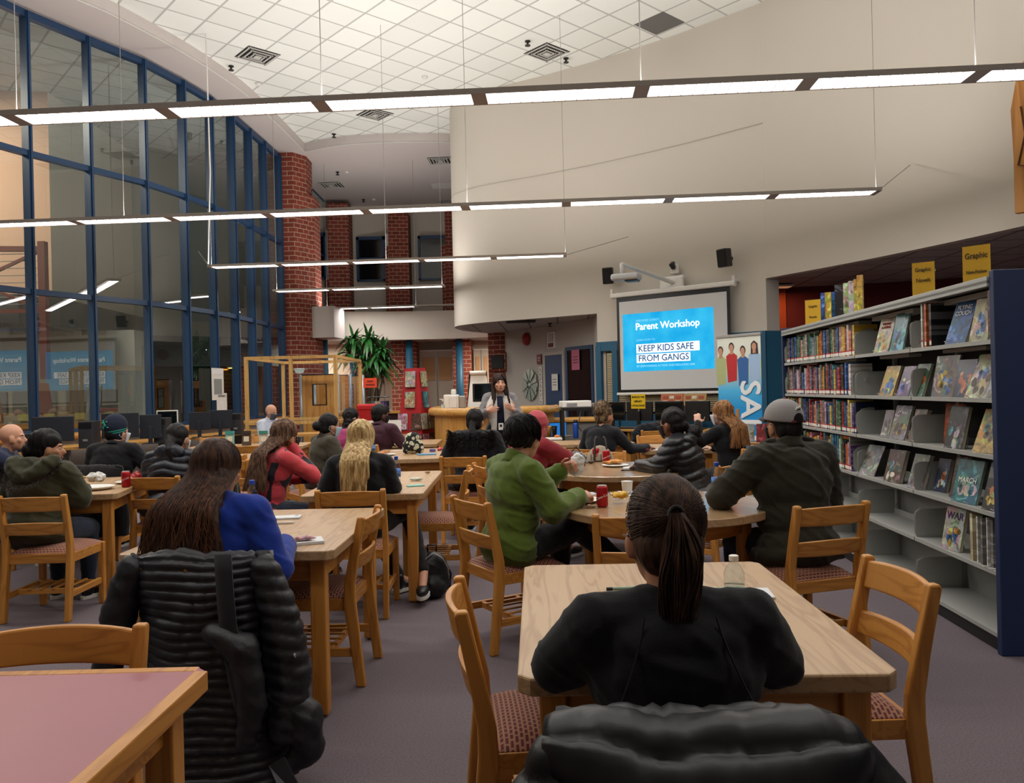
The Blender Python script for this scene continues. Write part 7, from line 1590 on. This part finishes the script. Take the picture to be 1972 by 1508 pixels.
m = MB(); m.b2((-.005, .0, -.18), (.005, .006, .0)); m.build('clip', M_BLK, o)
o = thing('recycling_bin', 'bright red bin left of the paperback spinner', 'bin', ((710 - 986) / 1530 * 13.6, 13.6, 0)); m = MB(); m.add([(-.14, -.14, 0), (.14, -.14, 0), (.14, .14, 0), (-.14, .14, 0), (-.17, -.17, 1.15), (.17, -.17, 1.15), (.17, .17, 1.15), (-.17, .17, 1.15)], [(0, 3, 2, 1), (0, 1, 5, 4), (1, 2, 6, 5), (2, 3, 7, 6), (3, 0, 4, 7)]); m.build('body', mat('bin_red', '#c01c1c', .4), o); m = MB(); m.b2((-.185, -.185, 1.13), (.185, .185, 1.24)); m.build('lid', mat('bin_red'), o, bevel=.03)
for px, l in ((721, 'white standing placard left of the man in maroon'), (760, 'white standing placard right of the man in maroon')):
    o = placed('placard', l, 'placard', px, 830, y=11.3, group='white placards on the far table'); o.location.z = .745; m = MB(); m.box((0, 0, .13), (.2, .012, .26), rx=-.1); m.build('board', M_WHITE, o); m = MB(); m.box((0, .06, .1), (.14, .01, .2), rx=.3); m.build('prop', M_WHITE, o)
rtable('reading_table', 'small oak table carrying the two white placards', ((740 - 986) / 1530 * 11.9, 12.05, 0), 0, 1.0, .6).location.y = 12.2
for o in [x for x in bpy.data.objects if x.name.startswith('placard')]: o.location.y = 12.1; o.location.x *= 12.1 / 11.3
# ------------------------------------------------------------------ acrylic booth and study carrels
bo = thing('acrylic_booth', 'light wooden framed booth with clear acrylic panels before the brick column', 'booth', (-4.34, 13.0, 0)); PW = wood('pale_wood', '#d6ab66', '#c2924c', 'Z', .5)
P4 = [(0, 0), (.73, 0), (1.46, 0), (1.46, 2.1), (0, 2.1)]
for i, (x, y) in enumerate(P4): m = MB(); m.box((x, y, 1.03 + (.0 if i in (2, 3) else .0)), (.055, .055, 2.06)); m.build('post', PW, bo)
for z in (.97, 2.04):
    for a, b in ((P4[0], P4[2]), (P4[2], P4[3]), (P4[3], P4[4]), (P4[4], P4[0])): m = MB(); m.beam((a[0], a[1], z), (b[0], b[1], z), .05, .05); m.build('rail', PW, bo)
for a, b in ((P4[0], P4[2]), (P4[2], P4[3])): m = MB(); m.add([(a[0], a[1], .99), (b[0], b[1], .99), (b[0], b[1], 2.02), (a[0], a[1], 2.02)], [(0, 1, 2, 3)]); m.build('acrylic_panel', M_CLEAR, bo)
m = MB(); m.b2((0, .02, .74), (1.46, .6, .78)); m.build('counter_top', WDX, bo)
CW = wood('carrel_wood', '#c08c46', '#a87234', 'Z', .45, .5); ALU = mat('aluminium_post', '#8c929c', .35, metal=.6)
for i, (dx, y) in enumerate(((0, 15.6), (.08, 16.4), (.2, 17.2))):
    xl = at(583, 760, 15.6).x + dx * 1.0; o = thing('study_carrel', 'wooden study carrel panel with a rounded window, %s from the front behind the booth' % ORD[i], 'carrel', (xl, y, 0), 0, 'study carrels'); w2, z1_ = .66, 1.80
    m = MB()
    for (a0, a1, b0, b1) in ((0, w2, .1, 1.22), (0, w2, 1.62, z1_), (0, .20, 1.22, 1.62), (.47, w2, 1.22, 1.62)): m.b2((a0, -.02, b0), (a1, .02, b1))
    m.build('panel', CW, o)
    m = MB()
    for (a0, a1, b0, b1) in ((.19, .48, 1.21, 1.225), (.19, .48, 1.615, 1.63), (.19, .205, 1.21, 1.63), (.465, .48, 1.21, 1.63)): m.b2((a0, -.028, b0), (a1, .028, b1))
    m.build('window_rim', M_BLK, o)
    for x in (-.03, w2 + .03): m = MB(); m.lathe([(.035, 0), (.035, z1_ + .02)], 14, c=(x, 0, 0)); m.build('post', ALU, o, smooth=True)
    m = MB(); m.b2((-.03, -.025, z1_), (w2 + .03, .025, z1_ + .02)); m.build('top_cap', M_BLK, o)
q = at(597, 712, 16.0); o = thing('globe_lamp', 'small white glass globe lamp behind the booth', 'lamp', (q.x, 15.2, q.z), 0); m = MB(); m.lathe([(.0, -.1), (.07, -.08), (.1, -.02), (.1, 0), (0, .0)], 18); m.build('globe', mat('milk_glass', '#c8dcd8', .3, emit='#c8e0dc', estr=.3), o, smooth=True); m = MB(); m.tube([(0, 0, 0), (0, .0, -q.z)], .01, 6); m.lathe([(.16, -.02), (.16, -.01)], 18); m.build('stand', M_GREY, o)
# ------------------------------------------------------------------ tall plant
PL = thing('potted_dracaena', 'tall leafy green dracaena plant beyond the study carrels', 'plant', ((706 - 986) / 1530 * 17.5, 17.6, 0))
m = MB(); m.lathe([(.18, 0), (.24, .4), (.25, .42), (.22, .42), (.2, .38)], 24); m.build('pot', mat('terracotta', '#5c4034', .7), PL, smooth=True)
m = MB(); rr = random.Random(21); heads = [(-.28, 0, 2.62), (.12, .05, 2.45), (.35, -.05, 2.35), (-.05, -.1, 2.15), (.25, .1, 1.95), (.05, 0, 2.65), (.42, .05, 2.1), (-.38, .05, 2.3), (.2, -.1, 2.2)]
for hx, hy, hz_ in heads: m.tube([(hx * .2, hy, .3), (hx * .5, hy, 1.2), (hx, hy, hz_)], [.03, .025, .02], 8)
m.build('stem', mat('plant_stem', '#5c4c34', .8), PL, smooth=True)
LG = mat('leaf_green', '#265c26', .35, var=((6, 6, 6), .35, 2)); m = MB()
for hx, hy, hz_ in heads:
    for i in range(32):
        a = rr.uniform(0, 2 * pi); el = rr.uniform(-.5, 1.35); ln = rr.uniform(.36, .62); wd = rr.uniform(.032, .052); pts = []; d = Vector((cos(a) * cos(el), sin(a) * cos(el), sin(el))); p0 = Vector((hx, hy, hz_)) ; side = d.cross(Vector((0, 0, 1))).normalized(); L0 = []
        for j in range(7):
            t = j / 6; q = p0 + d * ln * t + Vector((0, 0, -1)) * ln * .75 * t * t * (1.2 if el < 1 else .4); wq = wd * sin(min(1, t * 1.1 + .12) * pi) ** .7 if t < 1 else .001; L0.append([q - side * wq, q + Vector((0, 0, -wq * .35)), q + side * wq])
        m.grid(L0)
m.build('leaves', LG, PL, smooth=True, fix=False)
# ------------------------------------------------------------------ computer counter along the glass
off = [(x + .14, y - .06) for x, y in GLASS[3:13]]; offb = [(x + .78, y - .36) for x, y in GLASS[3:13]]
ct2 = thing('window_counter', 'long wooden computer counter along the glass wall', 'counter', (0, 0, 0)); m = MB(); m.prism(off + offb[::-1], .70, .74); m.build('counter_top', WDX, ct2)
for i in range(0, len(offb), 2): a, b = Vector((*off[i], 0)), Vector((*offb[i], 0)); m = MB(); m.beam(a.lerp(b, .05) + Vector((0, 0, .35)), a.lerp(b, .9) + Vector((0, 0, .35)), .03, .7); m.build('support_panel', mat('grey_laminate'), ct2)
for i, (px, y, w2, h2, rz_, z0_) in enumerate(((52, 9.5, .36, .22, .4, 0), (98, 10.6, .50, .33, .3, .06), (228, 11.6, .5, .36, .25, .04), (286, 12.0, .30, .36, .3, .0), (319, 13.2, .33, .34, .3, .06), (381, 13.5, .34, .30, .2, .05), (421, 13.9, .40, .32, .2, .05))):
    X = (px - 986) / 1530 * y + .02; monitor('%s monitor on the window counter, %s from the left' % ('black' if i != 4 else 'white-framed', ORD[i]), X, y, .74, rz_ + (pi if i not in (4,) else 0), w2, h2, frame=M_WHITE if i == 4 else mat('monitor_back', '#1a202a', .5), tall=.08 + z0_, group='computers on the window counter')
for i, (px, y) in enumerate(((171, 11.4), (312, 12.3), (455, 14.3))):
    o = thing('computer_tower', '%s black computer tower on the window counter' % ('leftmost', 'middle', 'rightmost')[i], 'computer', ((px - 986) / 1530 * y, y, .74), .2, 'computer towers'); m = MB(); m.b2((-.09, -.2, 0), (.09, .2, .38)); m.build('case', mat('tower_grey', '#2c2c2f', .5), o, bevel=.006); m = MB(); m.b2((-.085, -.206, .28), (.085, -.199, .36)); m.build('drive_bay', M_BLK, o); m = MB(); m.b2((-.03, -.208, .1), (.03, -.2, .13)); m.build('emblem_plate', M_GREY, o)
# posters on the entrance glass
for px, py, w2, h2, l, tx in ((410, 740, .32, .62, 'white and green notice on the glass by the entrance', ''), (418, 775, .28, .36, 'entrance notice with a green arrow on the glass', 'ENTRANCE')):
    q = on_wall(px, py, GLASS[11], GLASS[12], .1); o = thing('glass_notice', l, 'notice', q, atan2(GLASS[12][1] - GLASS[11][1], GLASS[12][0] - GLASS[11][0])); m = MB(); m.box((0, 0, 0), (w2 * 1.5, .004, h2)); m.build('sheet', M_WHITE, o)
    if tx: m = MB(); m.prism([(-.03, -.14), (.03, -.14), (.03, -.03), (.09, -.03), (0, .06), (-.09, -.03), (-.03, -.03)], -.006, -.003, axis='Y'); m.build('arrow', mat('arrow_green', '#2c7a54', .6), o); text(tx, .06, Matrix.Translation((0, -.004, .12)) @ Matrix.Rotation(rad(90), 4, 'X'), M_TXTK, o)
    else: m = MB(); m.box((0, -.004, h2 * .38), (w2 * 1.4, .002, .1)); m.build('green_header', mat('arrow_green'), o); m = MB(); m.box((0, -.004, -.05), (w2, .002, .3)); m.build('print_block', mat('print_grey', '#8a8f8c', .7), o)
o = thing('orange_book_display', 'wooden rack of children books right of the banner', 'book display', ((1462 - 986) / 1530 * 8.6, 8.7, 0), -.4); m = MB()
m.prism([(-.18, 0), (.18, 0), (.02, 1.15), (-.02, 1.15)], -.22, -.19, axis='X'); m.prism([(-.18, 0), (.18, 0), (.02, 1.15), (-.02, 1.15)], .19, .22, axis='X'); m.b2((-.2, -.16, .5), (.2, .16, .52)); m.b2((-.2, -.12, .76), (.2, .12, .78)); m.build('frame', OZ, o)
DM = Matrix.Translation(o.location) @ Matrix.Rotation(-.4, 4, 'Z')
for i, (x, z, key) in enumerate(((-.1, .79, 'white'), (.08, .79, 'red'), (-.1, .53, 'teal'), (.09, .53, 'orange'))):
    Mx = DM @ Matrix.Translation((x, -.12 if z > .6 else -.15, z)) @ Matrix.Rotation(-.15, 4, 'X'); b = thing('book', '%s children book on the wooden rack by the banner' % key, 'book', group='children books on the rack'); b.location = Mx.translation; b.rotation_euler = Mx.to_euler(); m = MB(); m.b2((-.08, -.01, 0), (.08, -.006, .2)); m.b2((-.08, .006, 0), (.08, .01, .2)); m.b2((-.08, -.01, 0), (-.077, .01, .2)); m.build('cover', cover_mat(key), b); m = MB(); m.b2((-.077, -.006, .002), (.077, .006, .198)); m.build('pages', M_PAGE, b)
# ------------------------------------------------------------------ small things on the tables
TZ = .746
M_PET = glass_mat('bottle_plastic', (.90, .95, .97), 1.30, .03); M_WATER = mat('bottle_label', '#2a6ec0', .4); M_CAPB = mat('cap_blue', '#1c48b4', .4); M_CAN = mat('can_red', '#a81420', .3, metal=.35); M_PAPER = mat('paper'); M_PLATE = mat('paper_plate', '#d8d8d2', .7)
def bottle(label, px, py, h=.215, capm=None, lab=True, x=None):
    o = placed('water_bottle', label, 'bottle', px, py, h=TZ, group='plastic water bottles'); k = h / .215
    prof = [(.026, 0), (.031, .006), (.031, .05), (.029, .055), (.031, .06), (.031, .135), (.026, .155), (.015, .178), (.0125, .19), (.0125, .195)]
    m = MB(); m.lathe([(r_, z * k) for r_, z in prof], 24); m.build('body', M_PET, o, smooth=True)
    m = MB(); m.lathe([(.014, .190 * k), (.0145, .192 * k), (.0145, .213 * k), (.012, .215 * k)], 18); m.build('cap', capm or M_CAPB, o, smooth=False)
    if lab: m = MB(); m.lathe([(.0318, .068 * k), (.0318, .125 * k)], 24); m.build('label', M_WATER, o, smooth=True); text('AQUAFINA', .0125, Matrix.Translation((0, -.0325, .098 * k)) @ Matrix.Rotation(rad(90), 4, 'X'), M_TXTW, o, depth=.0004)
    return o
bottle('water bottle with blue cap on the table beside the blue hoodie', 487, 1000); bottle('water bottle with blue cap on the table in front of the blonde woman', 764, 936)
bottle('water bottle with blue cap beside the plate near the flowered bag', 718, 880); bottle('water bottle with blue cap before the man in the grey cap', 1381, 960)
bottle('water bottle with blue cap behind the olive hooded jacket', 120, 915); o = bottle('short clear bottle with white cap on the foreground table', 1415, 1163, .15, M_WHITE, False)
m = MB(); m.lathe([(.027, .003), (.0305, .008), (.0305, .06)], 24); m.build('water', glass_mat('water_tint', (.88, .92, .92), 1.2, .0), o, smooth=True)
def can(label, px, py, mt=M_CAN, txt='Coca-Cola'):
    o = placed('drink_can', label, 'can', px, py, h=TZ, group='drink cans'); m = MB(); m.lathe([(.026, 0), (.033, .008), (.033, .108), (.027, .120)], 24); m.build('body', mt, o, smooth=True)
    m = MB(); m.lathe([(.0275, .119), (.0275, .122), (.024, .1205)], 24); m.build('rim', M_GREY, o); text(txt, .019, Matrix.Translation((0, -.0335, .062)) @ Matrix.Rotation(rad(90), 4, 'X') @ Matrix.Rotation(.35, 4, 'Z'), M_TXTW, o, depth=.0005); return o
can('red drink can on the left table beside a snack bag', 243, 938); can('red drink can on the nearer round table', 1160, 976); can('red drink can before the beige backpack, left one', 1148, 888); can('red drink can before the beige backpack, right one', 1168, 893)
can('green drink can on the table by the person in the beanie', 289, 893, mat('can_green', '#1f8a3c', .3, metal=.3), '7UP')
def plate(label, px, py, r=.115):
    o = placed('paper_plate', label, 'plate', px, py, h=TZ, group='white paper plates'); m = MB(); m.lathe([(r * .6, 0), (r * .7, .002), (r, .014), (r, .016), (r * .7, .005), (0.001, .004)], 32); m.build('dish', M_PLATE, o, smooth=True); return o
plate('white paper plate on the nearer round table by the green jacket', 1122, 966); plate('white plate with pastry on the farther round table', 1185, 898); plate('paper plate under the snack bag on the left table', 252, 930); plate('white plate with pizza near the flowered bag', 742, 877); plate('paper plate on the table by the person in the beanie', 300, 897, .14)
def lump(name, label, cat, px, py, size, m_, seed=1, amp=.3, z=.0, vox=.006, group=None):
    o = placed(name, label, cat, px, py, h=TZ + z, group=group); mb = MB(); rr = random.Random(seed)
    for i in range(7): mb.ell((rr.uniform(-.6, .6) * size[0], rr.uniform(-.6, .6) * size[1], size[2] * rr.uniform(.5, 1.0)), (size[0] * rr.uniform(.3, .6), size[1] * rr.uniform(.3, .6), size[2] * rr.uniform(.4, .6)))
    zmin = .0
    q = remesh(mb, 'crumple', m_, o, vox, 1, lambda co, no: np.column_stack([wrinkle(size[2] * amp, 30, folds=size[2] * .25)(co, no)[:, :2], np.maximum(wrinkle(size[2] * amp, 30)(co, no)[:, 2], .001)])); return o
M_FOIL = mat('wrap_paper', '#c9c9c4', .45); M_REDB = mat('snack_red', '#a8282c', .35, var=((40, 40, 40), .5, 2)); M_FOOD = mat('food_orange', '#c8863a', .6, var=((40, 40, 40), .4, 2)); M_YFOOD = mat('food_yellow', '#d8a828', .6)
o = placed('food_tray', 'white foam tray with crumpled wrapping on the left table', 'tray', 170, 943, h=TZ); m = MB(); m.lathe([(.13, 0), (.15, .006), (.175, .022), (.175, .025), (.148, .01), (.001, .006)], 32, Matrix.Diagonal((1.1, .8, 1, 1))); m.build('dish', M_PLATE, o, smooth=True)
lump('sandwich_wrap', 'crumpled white sandwich wrapping standing on the left tray', 'wrapping', 186, 930, (.07, .05, .06), M_FOIL, 3, z=.012); lump('food_scraps', 'leftover food on the left tray', 'food', 160, 936, (.06, .04, .015), M_FOOD, 4, z=.012); lump('chips', 'yellow chips beside the crumpled wrapping', 'food', 152, 922, (.05, .03, .02), M_YFOOD, 5, z=.02)
lump('snack_bag', 'red patterned snack bag behind the red can on the left table', 'snack bag', 262, 928, (.05, .03, .055), M_REDB, 6, z=.01)
lump('snack_packet', 'red and white snack packet on the notepad near the blue hoodie', 'snack packet', 592, 1040, (.07, .035, .016), mat('snack_pink', '#b88c90', .4, var=((60, 60, 60), .6, 2)), 7, z=.014)
def sheet(name, label, px, py, w2, d2, rz, m_=M_PAPER, th=.002, cat='paper', z=0):
    o = placed(name, label, cat, px, py, h=TZ + z, rz=rz, group=None); m = MB(); m.b2((-w2 / 2, -d2 / 2, 0), (w2 / 2, d2 / 2, th)); m.build('page', m_, o); return o
def pen(label, px, py, rz, z=0, mt=None):
    o = placed('pen', label, 'pen', px, py, h=TZ + z + .006, rz=rz, group='pens'); m = MB(); m.tube([(-.065, 0, 0), (.05, 0, 0), (.065, 0, 0)], [.0055, .0055, .001], 10); m.build('barrel', mt or M_WHITE, o, smooth=True); m = MB(); m.tube([(-.07, 0, 0), (-.05, 0, 0)], .006, 10); m.build('clip', M_BLK, o); return o
o = sheet('notepad', 'white notepad with a corner mark on the table near the blue hoodie', 540, 998, .22, .10, .12, th=.008, cat='notepad'); m = MB(); m.box((.085, .02, .0085), (.02, .02, .001)); m.build('corner_mark', mat('print_grey', '#8a8f8c', .7), o)
pen('white and black pen below the notepad near the blue hoodie', 545, 1007, .1); sheet('notepad', 'white notepad under the red snack packet', 585, 1045, .17, .13, .35, th=.012, cat='notepad')
sheet('notepad', 'white paper pad under the clear bottle on the foreground table', 1424, 1144, .20, .12, -.12, th=.006, cat='notepad'); pen('white pen left of the ponytailed woman on the foreground table', 1208, 1133, .05, mt=mat('pen_green', '#7c9c8c', .4)); pen('white pen right of the ponytailed woman on the foreground table', 1393, 1134, .12, mt=mat('pen_green'))
sheet('leaflet', 'white leaflet on the table left of the bottle of the blonde woman', 742, 933, .16, .12, .1); lump('wrap_bag', 'crumpled white and green bag behind the mask packet', 'wrapping', 803, 926, (.06, .035, .02), mat('bag_white_green', '#c4ccbc', .5), 9); sheet('mask_packet', 'teal mask packet on the table in front of the blonde woman', 800, 936, .12, .07, .3, mat('packet_teal', '#6cb8b0', .5), .006, 'packet'); lump('napkin', 'brown crumpled napkin at the far edge of the blonde woman table', 'napkin', 822, 913, (.03, .02, .02), mat('napkin_tan', '#b09878', .7), 10)
lump('pizza', 'pizza slice on the plate near the flowered bag', 'food', 742, 874, (.05, .04, .02), mat('pizza', '#c07848', .6, var=((50, 50, 50), .4, 2)), 11, z=.012); sheet('leaflet', 'white leaflet right of the pizza plate', 765, 868, .14, .08, .2)
o = sheet('folded_mask', 'light blue folded mask beside the flowered bag', 822, 876, .2, .09, .08, mat('mask_blue_cloth', '#5c9cc8', .6), .012, 'mask'); o = placed('tape_roll', 'purple tape roll behind the blue folded mask', 'tape', 833, 870, h=TZ); m = MB(); m.lathe([(.035, 0), (.035, .03)], 24); m.build('roll', mat('tape_purple', '#5a5a9c', .5), o, angle=rad(30))
lump('snack_bag', 'red crumpled snack bag at the right end of the table with the flowered bag', 'snack bag', 852, 868, (.06, .05, .03), M_REDB, 12)
# flowered bag
o = placed('flowered_bag', 'black handbag with cream flowers on the oak table', 'bag', 796, 874, h=TZ)
def flower_mat():
    m = mat('flower_cloth', '#14181a', .8); nt = m.node_tree; L = nt.links.new; b = nt.nodes['Principled BSDF']; tc = nt.nodes.new('ShaderNodeTexCoord'); v = nt.nodes.new('ShaderNodeTexVoronoi'); v.inputs['Scale'].default_value = 22; L(tc.outputs['Object'], v.inputs['Vector'])
    r = nt.nodes.new('ShaderNodeValToRGB'); e = r.color_ramp.elements; r.color_ramp.interpolation = 'CONSTANT'; e[0].color = srgb('#6c7a3c'); e[0].position = 0; e[1].color = srgb('#141a1a'); e[1].position = .5; x = e.new(.12); x.color = srgb('#c8c4a8'); L(v.outputs['Distance'], r.inputs[0]); L(r.outputs[0], b.inputs['Base Color']); return m
mb = MB(); mb.ell((0, 0, .09), (.115, .07, .09)); mb.ell((0, 0, .17), (.09, .055, .07)); mb.ell((-.07, .0, .05), (.05, .05, .05)); mb.ell((.07, 0, .05), (.05, .05, .05)); remesh(mb, 'body', flower_mat(), o, .008, 3, lambda co, no: np.column_stack([wrinkle(.005, 14, folds=.008)(co, no)[:, :2], np.maximum(co[:, 2], 0)])); m = MB(); m.tube([(-.06, 0, .2), (-.03, 0, .26), (.03, 0, .26), (.06, 0, .2)], .006, 8); m.build('handle', M_BLK, o, smooth=True)
# round tables
lump('snack_bowl', 'yellow fruit and wrapping in a clear bowl on the nearer round table', 'food bowl', 1193, 962, (.05, .045, .03), M_YFOOD, 13, z=.02); o = placed('clear_bowl', 'clear plastic bowl under the yellow fruit', 'bowl', 1193, 962, h=TZ); m = MB(); m.lathe([(.035, 0), (.05, .012), (.065, .045), (.063, .045), (.048, .014), (.001, .004)], 24); m.build('bowl', M_CLEAR, o, smooth=True)
o = placed('cup_lid', 'white round cup lid behind the yellow fruit', 'cup', 1208, 952, h=TZ); m = MB(); m.lathe([(.028, 0), (.036, .08), (.037, .083)], 20); m.build('cup', M_WHITE, o, smooth=True)
lump('cookie_packet', 'beige cookie packet before the paper plate on the nearer round table', 'snack packet', 1140, 978, (.035, .025, .014), mat('cookie', '#a08468', .6), 14); sheet('leaflet', 'printed leaflet behind the paper plate on the nearer round table', 1112, 952, .24, .12, .15, mat('leaflet_print', '#a9adb2', .6, var=((60, 60, 60), .4, 2))); sheet('leaflet', 'white leaflet right of the yellow fruit on the nearer round table', 1225, 953, .16, .1, -.1)
lump('pastry', 'orange pastry on the plate of the farther round table', 'food', 1180, 893, (.09, .05, .025), M_FOOD, 15, z=.012); sheet('leaflet', 'white sheet before the plate on the farther round table', 1225, 900, .22, .12, -.1); sheet('leaflet', 'magazine under the arm of the woman in the rose headscarf', 1085, 897, .2, .12, .1, mat('leaflet_print'))
lump('snack_packet', 'patterned snack packet left of the beige backpack cans', 'snack packet', 1135, 893, (.06, .04, .02), mat('snack_dark', '#4c3c38', .4, var=((60, 60, 60), .6, 2)), 16)
sheet('leaflet', 'white sheet on the right table by the updo woman', 1275, 866, .2, .14, .1); lump('candy_packet', 'red candy packet on the table by the updo woman', 'snack packet', 1240, 868, (.06, .03, .018), M_REDB, 17)
pen('black pen on the farther round table', 1212, 905, .2, mt=M_BLK)
# beige backpack on a chair beyond the farther round table, and a patterned pouch
chair('oak chair beyond the farther round table carrying the beige backpack', .84, 7.50, -.1, -1)
o = thing('beige_backpack', 'beige backpack with dark brown handles beyond the farther round table', 'bag', (.80, 7.36, .47)); BG = cloth('beige_canvas', '#a39480', .85)
mb = MB(); mb.ell((0, 0, .22), (.14, .09, .2)); mb.ell((0, 0, .10), (.15, .1, .1)); remesh(mb, 'body', BG, o, .01, 4, lambda co, no: np.column_stack([co[:, :2], np.maximum(co[:, 2], 0)])); 
for s in (-1, 1): m = MB(); m.tube([(s * .06, -.095, .12), (s * .06, -.09, .34), (s * .045, -.04, .48), (s * .03, -.03, .5)], .009, 8); m.build('handle', mat('dark_brown_leather', '#2c1e18', .5), o, smooth=True)
m = MB(); m.box((0, -.1, .27), (.17, .012, .03)); m.build('band', mat('dark_brown_leather'), o)
for x in (-.09, 0, .09): m = MB(); m.tube([(x, -.1 + abs(x) * .15, .04), (x, -.1 + abs(x) * .15, .2), (x, -.085 + abs(x) * .2, .34)], .0035, 6); m.build('seam', mat('dark_brown_leather'), o)
o = thing('patterned_pouch', 'black and white patterned pouch left of the beige backpack', 'bag', (.58, 7.4, .62)); mb = MB(); mb.ell((0, 0, .12), (.12, .08, .1)); remesh(mb, 'body', mat('zebra_cloth', '#7c7c7c', .8, var=((40, 40, 40), 1.0, 1)), o, .01, 2, wrinkle(.01, 20)); m = MB(); m.tube([(-.05, 0, .2), (0, 0, .26), (.05, 0, .2)], .006, 6); m.build('handle', M_BLK, o)
# menu cards
for i, (px, l, c1, hd_) in enumerate(((443, 'standing card with a teal top at the left of the back table', '#7fb0a8', '#2c8a86'), (475, 'brown standing card in the middle of the back table', '#4c3c30', '#2c2420'), (508, 'pale standing card with a green header on the back table', '#b8b4a8', '#2c7c68'))):
    o = placed('table_card', l, 'card', px, 858, h=TZ, rz=.05, group='standing cards on the back table'); m = MB(); m.box((0, 0, .10), (.12, .012, .2), rx=-.08); m.build('card', mat('card_%d' % i, c1, .6), o); m = MB(); m.box((0, -.014, .18), (.118, .004, .04), rx=-.08); m.build('header', mat('cardh_%d' % i, hd_, .6), o); m = MB(); m.box((0, -.01, .09), (.07, .004, .07), rx=-.08); m.build('print_block', M_PAGE, o); m = MB(); m.box((0, .03, .08), (.1, .006, .16), rx=.3); m.build('prop', M_GREY, o)
# black backpack on the floor
q = at(832, 1158, h=0); o = thing('black_backpack', 'black leather backpack standing on the carpet beside the blonde woman', 'bag', (q.x, q.y + .1, 0), .25); LEA = mat('black_leather', '#121317', .4, spec=.5)
mb = MB(); mb.ell((0, 0, .11), (.12, .08, .12)); mb.ell((0, 0, .2), (.105, .07, .12)); mb.ell((0, -.05, .08), (.085, .05, .075)); remesh(mb, 'body', LEA, o, .009, 3, lambda co, no: np.column_stack([wrinkle(.004, 10, folds=.006)(co, no)[:, :2], np.maximum(co[:, 2], 0)]))
m = MB(); m.tube([(-.03, .02, .31), (-.03, .02, .36), (.03, .02, .36), (.03, .02, .31)], .006, 8); m.build('handle', LEA, o, smooth=True); m = MB(); m.tube([(-.10, -.03, .12), (-.10, -.055, .2), (-.06, -.06, .28), (0, -.045, .315), (.06, -.06, .28), (.10, -.055, .2), (.10, -.03, .12)], .004, 6); m.build('zip', M_GREY, o, smooth=True)
m = MB(); m.tube([(.1, .04, .05), (.17, .0, .03), (.2, -.08, .008)], .008, 6); m.tube([(.09, .05, .25), (.13, .03, .15), (.12, .03, .05)], .008, 6); m.build('strap', LEA, o, smooth=True)
# purple flask and sandwich in hand
o = placed('purple_flask', 'purple flask with a white lid behind the puffer jacket woman', 'bottle', 1356, 842, y=8.4); o.location.z = TZ; m = MB(); m.lathe([(.036, 0), (.036, .19)], 18); m.build('body', mat('flask_purple', '#4a2a86', .4), o, smooth=True); m = MB(); m.lathe([(.038, .19), (.038, .225), (.02, .24)], 18); m.build('lid', M_WHITE, o, smooth=True); o.location = Vector((1.96, 8.5, TZ))
gp = SEAT['green'] @ Matrix.Translation((.04, -.05, 0)); q = gp @ Vector((.0, .47, .95)); o = thing('wrapped_sandwich', 'sandwich in white paper held by the man in the green jacket', 'sandwich', q); mb = MB(); mb.ell((0, 0, 0), (.05, .035, .06)); mb.ell((.01, .01, .04), (.04, .03, .04)); remesh(mb, 'wrap', M_FOIL, o, .006, 1, wrinkle(.008, 28, folds=.008))
